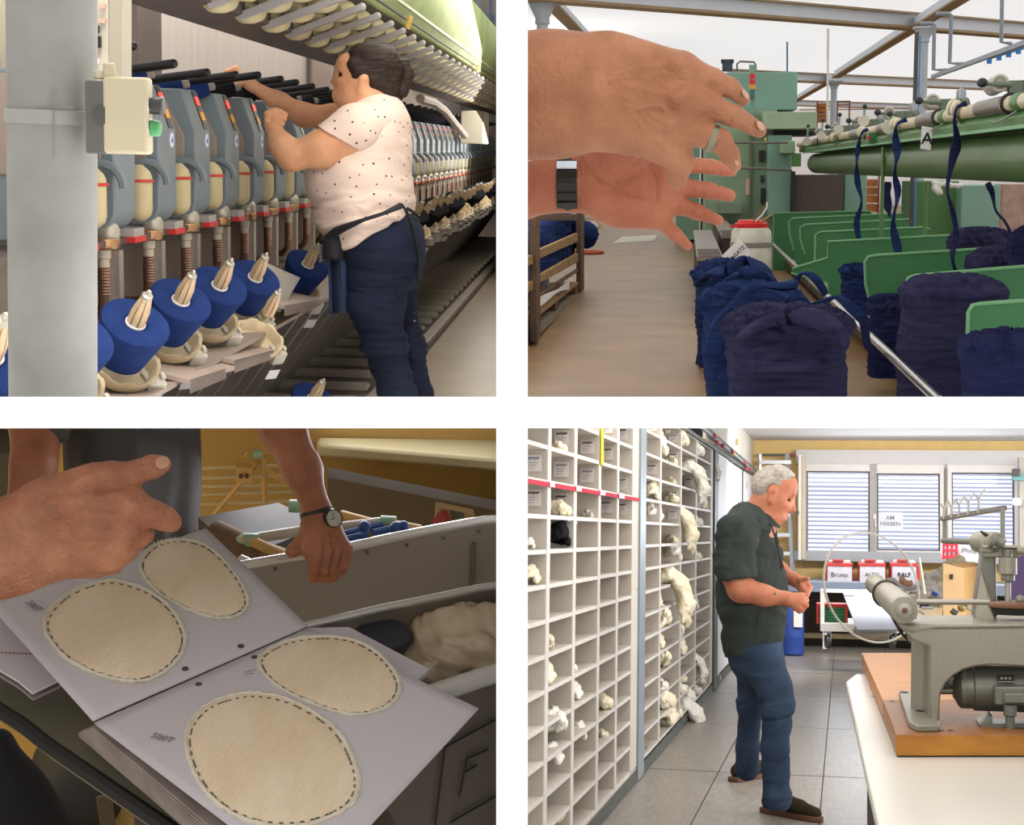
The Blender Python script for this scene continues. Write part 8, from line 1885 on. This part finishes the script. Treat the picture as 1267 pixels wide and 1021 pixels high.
def man():
    fr = FD; D0 = 8.05; S = D0 / F
    def W(x, y, d=0.0): return fr.Y(x, y, D0 + d)
    def rc(a, b, r1, r2=None, k=10, s=(1, 1, 1), op='+'): return RC(W(*a), W(*b), r1 * S, (r1 if r2 is None else r2) * S, k * S, s, op)
    skin = skinmat('skin_man', '#bd7c5e', '#a5654a')
    N = -.16
    head = [RC(W(958, 603), W(958, 603), 25 * S, None, 6 * S, (1.02, .85, 1)), rc((970, 602), (968, 620), 15.5, 12, 8, (1, 1.3, 1)), rc((966, 625), (963, 637), 12, 9, 8, (1, 1.4, 1)), rc((966, 640), (962, 641), 7, 8, 5, (1, 1.4, 1)),
            rc((979.5, 616), (981, 630.5), 2.8, 4.2, 2.5), rc((977, 632, -.012), (977, 632, .012), 2.8, 2.8, 2.5), rc((981.5, 610, -.04), (981.5, 610, .04), 3, 3, 4),
            rc((972.5, 637.5, -.015), (972.5, 637.5, .015), 2.3, 2.3, 2), rc((971, 642.3, -.012), (971, 642.3, .012), 2.3, 2.3, 2),
            rc((955, 618), (938, 650), 18, 20, 10, (1, 1.05, 1)), rc((948, 625), (932, 650), 18, 22, 10, (1, 1.05, 1)),
            rc((956, 607, -.098), (953, 621, -.094), 5.2, 3.2, 2, (1.1, .55, 1)), rc((956.5, 612, -.11), (955, 617, -.108), 2.4, 2.0, 1.5, (1, 1, 1), '-'),
            rc((979.5, 618.5, -.048), (976, 618.5, -.056), 2.4, 2.4, 2.5, (1, 1, 1), '-'), rc((979.5, 618.5, .048), (976, 618.5, .056), 2.4, 2.4, 2.5, (1, 1, 1), '-')]
    near = [rc((915, 660, N), (908, 705, N - .03), 20, 17, 10), rc((908, 705, N - .03), (917, 729, N - .04), 17, 15.5, 8), rc((917, 729, N - .04), (945, 737, N - .05), 15, 12, 8), rc((945, 737, N - .05), (974, 741, N - .04), 12, 7.5, 8),
            rc((974, 741, N - .04), (987, 744, N - .02), 8, 10, 5, (1, .9, 1)), rc((990, 738, N - .02), (997, 743, N), 4.2, 3.8, 2), rc((997, 743, N), (993, 750, N + .01), 3.8, 3.2, 2), rc((990, 745, N - .04), (997, 749, N - .03), 4, 3.6, 2), rc((997, 749, N - .03), (991, 754, N - .02), 3.6, 3, 2), rc((987, 750, N - .04), (993, 755, N - .03), 3.8, 3.2, 2), rc((983, 752, N - .03), (989, 757, N - .03), 3.4, 2.8, 2), rc((984, 737, N), (994, 736, N + .03), 4, 3, 2)]
    E = .17
    far = [rc((935, 655, E), (945, 690, E), 18, 15, 10), rc((945, 690, E), (962, 706, E - .02), 14, 12, 8), rc((962, 706, E - .02), (982, 717, E - .05), 10.5, 7.2, 8), rc((982, 717, E - .05), (992, 722, E - .07), 8, 9, 5, (1, .9, 1)),
           rc((996, 719, E - .08), (1002, 727, E - .1), 4, 3.6, 2), rc((1002, 727, E - .1), (999, 737, E - .14), 3.5, 2.7, 2), rc((992, 724, E - .1), (998, 733, E - .12), 3.8, 3.2, 2), rc((998, 733, E - .12), (997, 740, E - .15), 3.2, 2.5, 2), rc((988, 727, E - .08), (993, 733, E - .11), 3.6, 3, 2), rc((990, 718, E - .1), (999, 716, E - .12), 3.6, 3, 2)]
    core = [rc((930, 660), (928, 790), 24, 26, 12, (1, 1.4, 1)), rc((935, 800, -.08), (962, 868, -.08), 18, 14, 10), rc((962, 868, -.08), (960, 985, -.08), 13, 10, 8), rc((932, 800, .08), (928, 870, .1), 16, 12, 10), rc((928, 870, .1), (924, 945, .14), 11, 8, 8)]
    t = thing('person', 'white haired man in a dark polo shirt and jeans standing at the racks', 'person', fr, W(950, 1010))
    part('body', sdf('body_man', head + near + far + core, .005, smooth=2), skin, t)
    polo = mat('dark_green_polo', '#353c39', rough=.85, var=.08, vs=6, bump=.25, bs=350, spec=.15)
    top = [rc((925, 655), (920, 690), 30, 33, 14, (1, 1.25, 1)), rc((920, 690), (930, 745), 33, 40, 14, (1, 1.15, 1)), rc((930, 745), (930, 800), 40, 37, 14, (1, 1.15, 1)), rc((928, 648, -.12), (930, 648, .12), 19, 19, 12), rc((930, 640), (932, 650), 19, 22, 10, (1, 1.5, 1)), rc((945, 690), (945, 730), 22, 26, 12, (1, 1.4, 1))]
    hemn = (W(966, 803) - W(893, 813)).cross(V(0, 1, 0)); hemn = hemn if hemn.z < 0 else -hemn
    cut = [CUT(W(925, 811), hemn), rc((958, 612), (946, 640), 21, 21, 3, (1, 1.1, 1), '-')]
    def fold(p): return wav(p * np.array([.6, .6, 1.4]), 3, 26, .009) + wav(p * np.array([1, .5, .6]), 11, 45, .005)
    part('polo_shirt', sdf('polo_shirt', top + cut, .0055, disp=fold, smooth=2), polo, t)
    sh = (W(936, 713) - W(902, 718)).cross(V(0, 1, 0)); sh = sh if sh.z < 0 else -sh
    part('sleeve', sdf('sleeve_man', [rc((922, 646, N + .06), (914, 660, N), 22, 25, 10), rc((914, 660, N), (908, 704, N - .03), 25, 22, 10), rc((908, 704, N - .03), (917, 730, N - .04), 22, 21, 10), CUT(W(918, 715.5), sh)], .005, disp=fold, smooth=2), polo, t)
    part('sleeve', sdf('sleeve_man2', [rc((932, 646, E - .06), (936, 660, E), 22, 23, 10), rc((936, 660, E), (944, 690, E), 23, 20, 10), rc((944, 690, E), (960, 706, E), 19, 17, 10), CUT(W(957, 704), (.7, 0, -.7))], .005, smooth=2), polo, t)
    cc = W(942, 636)
    dcol = (W(952, 612) - W(938, 648)).normalized()
    part('collar', MB().rings([[cc + dcol * h * S + (W(960, 640) - W(940, 633)).normalized() * math.cos(a) * r * S + V(0, math.sin(a) * r * S * .95, 0) for a in [2 * math.pi * i / 36 for i in range(36)]] for h, r in ((-9, 27), (2, 24.5), (5, 23.2), (4, 22), (-4, 22.5))], caps=False), polo, t)
    strap = mat('lanyard_black', '#202022', rough=.7, var=0)
    part('lanyard', MB().tube([W(x, y, d) for x, y, d in ((948, 640, -.09), (955, 652, -.1), (960, 668, -.1), (964, 685, -.09), (967, 705, -.07))], 1.1 * S, 6).tube([W(x, y, d) for x, y, d in ((957, 650, .02), (962, 668, .0), (966, 690, -.01), (970, 706, -.02))], 1.0 * S, 6), strap, t)
    jm = mat('blue_denim', '#3a4a62', rough=.85, hex2='#2b374b', vs=6, bump=.25, bs=350, spec=.15)
    J = -.08
    je = [rc((932, 795), (936, 815), 36, 33, 12, (1, 1.15, 1)), rc((942, 810, J), (957, 850, J), 25, 20.5, 10), rc((957, 850, J), (963, 872, J), 20.5, 19, 8), rc((962, 872, J), (959, 925, J), 18.5, 16.5, 8), rc((959, 925, J), (961, 985, J), 16.5, 15.5, 8), rc((961, 985, J), (962, 990, J), 17, 16, 5),
          rc((932, 812, .08), (929, 868, .1), 23, 16, 10), rc((929, 868, .1), (925, 925, .14), 15.5, 13.5, 8), rc((925, 925, .14), (924, 952, .16), 14, 15, 6)]
    def jf(p):
        z = p[:, 2]; kn = np.exp(-((z - float(W(960, 880).z)) / .09) ** 2) + np.exp(-((z - float(W(960, 975).z)) / .06) ** 2) + .5 * np.exp(-((z - float(W(960, 825).z)) / .06) ** 2)
        return wav(p * np.array([.8, .8, 1.2]), 8, 52, .0045) * kn + wav(p, 4, 20, .003)
    part('jeans', sdf('jeans_man', je + [CUT(W(925, 798), -hemn), CUT(W(961, 993, J), (0, 0, -1)) if False else CUT(W(961, 1000), (0, 0, -1))], .005, disp=jf, smooth=2), jm, t)
    hm = mat('white_hair', '#b5aea4', rough=.8, hex2='#958d83', vs=40, bump=.6, bs=220, spec=.15)
    hn = (W(978, 594) - W(940, 626)).cross(V(0, 1, 0)); hn = hn if hn.x > 0 else -hn
    hair = [RC(W(957, 601), W(957, 601), 25.5 * S, None, 5 * S, (1.05, .92, .98)), rc((965, 586), (975, 592), 10, 9, 6, (1, 1.9, 1)), rc((946, 604), (942, 616), 13, 9, 6, (1, 1.7, 1))]
    hcut = [CUT(W(961, 608), hn), rc((956, 606, -.115), (954, 622, -.11), 7.5, 6.5, 3, (1, 2, 1), '-'), rc((955, 606, .1), (954, 622, .09), 6.5, 6, 3, (1, 1.3, 1), '-')]
    part('hair', sdf('hair_man', hair + hcut, .0045, disp=lambda p: wav(p, 5, 190, .0012) + wav(p, 6, 80, .0012), smooth=2), hm, t)
    eye = mat('eye_dark_d', '#2a211d', rough=.2, var=0)
    for sd in (-1, 1):
        part('eye', MB().ball(W(976.6, 619, .0465 * sd), 1.9 * S, 10), eye, t)
        part('eyebrow', MB().tube([W(983.6, 612, .035 * sd), W(981, 610.2, .05 * sd), W(975, 611, .062 * sd)], [1.1 * S, 1.4 * S, .8 * S], 6), mat('brow_grey', '#a99c8f', rough=.8, var=0), t)
    part('lips', MB().tube([W(971.6, 640.2, -.024), W(974.3, 640, -.010), W(974.3, 640, .010), W(971.6, 640.2, .024)], [.7 * S, 1.5 * S, 1.5 * S, .7 * S], 6), mat('lips_man', '#a5635a', rough=.5, var=0), t)
    tz = W(959, 735.5, -.16 - .0 - 12.6 * S - .02)
    part('forearm_tattoo', MB().slab([W(956, 737, -.275), W(961, 736, -.275), W(959, 732, -.275)], (0, .008, 0)), mat('tattoo', '#6b6660', rough=.6, var=0), t)
    su = mat('olive_suede', '#3d3826', rough=.9, var=.15, vs=30, bump=.3, bs=300, spec=.1); gum = mat('gum_sole', '#6a4632', rough=.6, var=.06)
    zf = -1.39
    def shoe(ax, ay, tx, ty, yy, sz):
        a = fr.Z(ax, ay, zf); b = fr.Z(tx, ty, zf); d = (b - a); d.z = 0; L = d.length; d.normalize(); sdv = V(-d.y, d.x, 0)
        def pt(u, v, z): return a + d * (L * u) + sdv * v + V(0, 0, z)
        up = [RC(pt(.12, 0, .055), pt(.3, 0, .075), .042, .045, .02), RC(pt(.3, 0, .07), pt(.62, 0, .05), .045, .040, .02), RC(pt(.62, 0, .045), pt(.88, .004, .035), .042, .032, .02, (1, 1, 1)), RC(pt(.22, 0, .08), pt(.3, 0, .115), .042, .043, .02), CUT(pt(.5, 0, .022), (0, 0, -1)), CUT(pt(.25, 0, .125), (0, 0, 1))]
        s = part('shoe', sdf('shoe', up, .004, smooth=2), su, t)
        prof = [(0, .02), (.02, .036), (.15, .044), (.4, .040), (.65, .046), (.85, .042), (.96, .028), (1.01, .008)]
        pl = [pt(u, v, 0) for u, v in prof] + [pt(u, -v, 0) for u, v in prof[::-1]]
        part('sole', MB().slab(pl, (0, 0, .026)), gum, s, bevel=.004)
        lc = MB()
        for i in range(4): u = .42 + .07 * i; lc.tube([pt(u, -.028, .088 - .012 * i), pt(u + .02, 0, .1 - .013 * i), pt(u, .028, .088 - .012 * i)], .004, 6)
        part('laces', lc, mat('lace_dark', '#2a271c', rough=.8, var=0), s, kind='stuff')
    shoe(944, 1004, 1017, 1018, 0, 1); shoe(906, 968, 962, 957, 0, 1)
if '4' in PANELS: room_four()

# ---------------------------------------------------------------- nothing passes through the dividing wall or slab: trim it there
def trim():
    bpy.context.view_layer.update()
    planes = {'a': [((0, 0, .002), (0, 0, 1)), ((-.002, 0, 0), (-1, 0, 0))], 'b': [((0, 0, .002), (0, 0, 1)), ((.002, 0, 0), (1, 0, 0))],
              'c': [((0, 0, -.002), (0, 0, -1)), ((-.002, 0, 0), (-1, 0, 0))], 'd': [((0, 0, -.002), (0, 0, -1)), ((.002, 0, 0), (1, 0, 0))]}
    for o in list(COL.objects):
        if o.type != 'MESH' or o.name not in FRAME_OF: continue
        tg = FRAME_OF[o.name].tag
        if tg not in planes: continue
        mw = o.matrix_world
        n = len(o.data.vertices)
        if n == 0: continue
        a = np.empty(n * 3, np.float32); o.data.vertices.foreach_get('co', a); a = a.reshape(-1, 3)
        W = a @ np.array(mw.to_3x3()).T + np.array(mw.translation)
        hit = []
        dead = False
        for co, no in planes[tg]:
            d = (W - np.array(co)) @ np.array(no)
            if (d < 0).all(): dead = True; break
            if (d < 0).any(): hit.append((co, no))
        if dead:
            if not o.children: bpy.data.objects.remove(o)
            else: o.data = bpy.data.meshes.new('trimmed')
            continue
        if not hit: continue
        if o.data.users > 1: o.data = o.data.copy()
        bm = bmesh.new(); bm.from_mesh(o.data); mi = mw.inverted()
        for co, no in hit:
            c = mi @ Vector(co); nn = (mw.to_3x3().transposed() @ Vector(no))
            bmesh.ops.bisect_plane(bm, geom=bm.verts[:] + bm.edges[:] + bm.faces[:], plane_co=c, plane_no=nn, clear_inner=True)
        bm.to_mesh(o.data); bm.free()
        if len(o.data.vertices) == 0 and not o.children: bpy.data.objects.remove(o)
    for o in list(COL.objects):
        if o.type == 'EMPTY' and not any(c.type != 'EMPTY' for c in o.children_recursive): bpy.data.objects.remove(o)
trim()
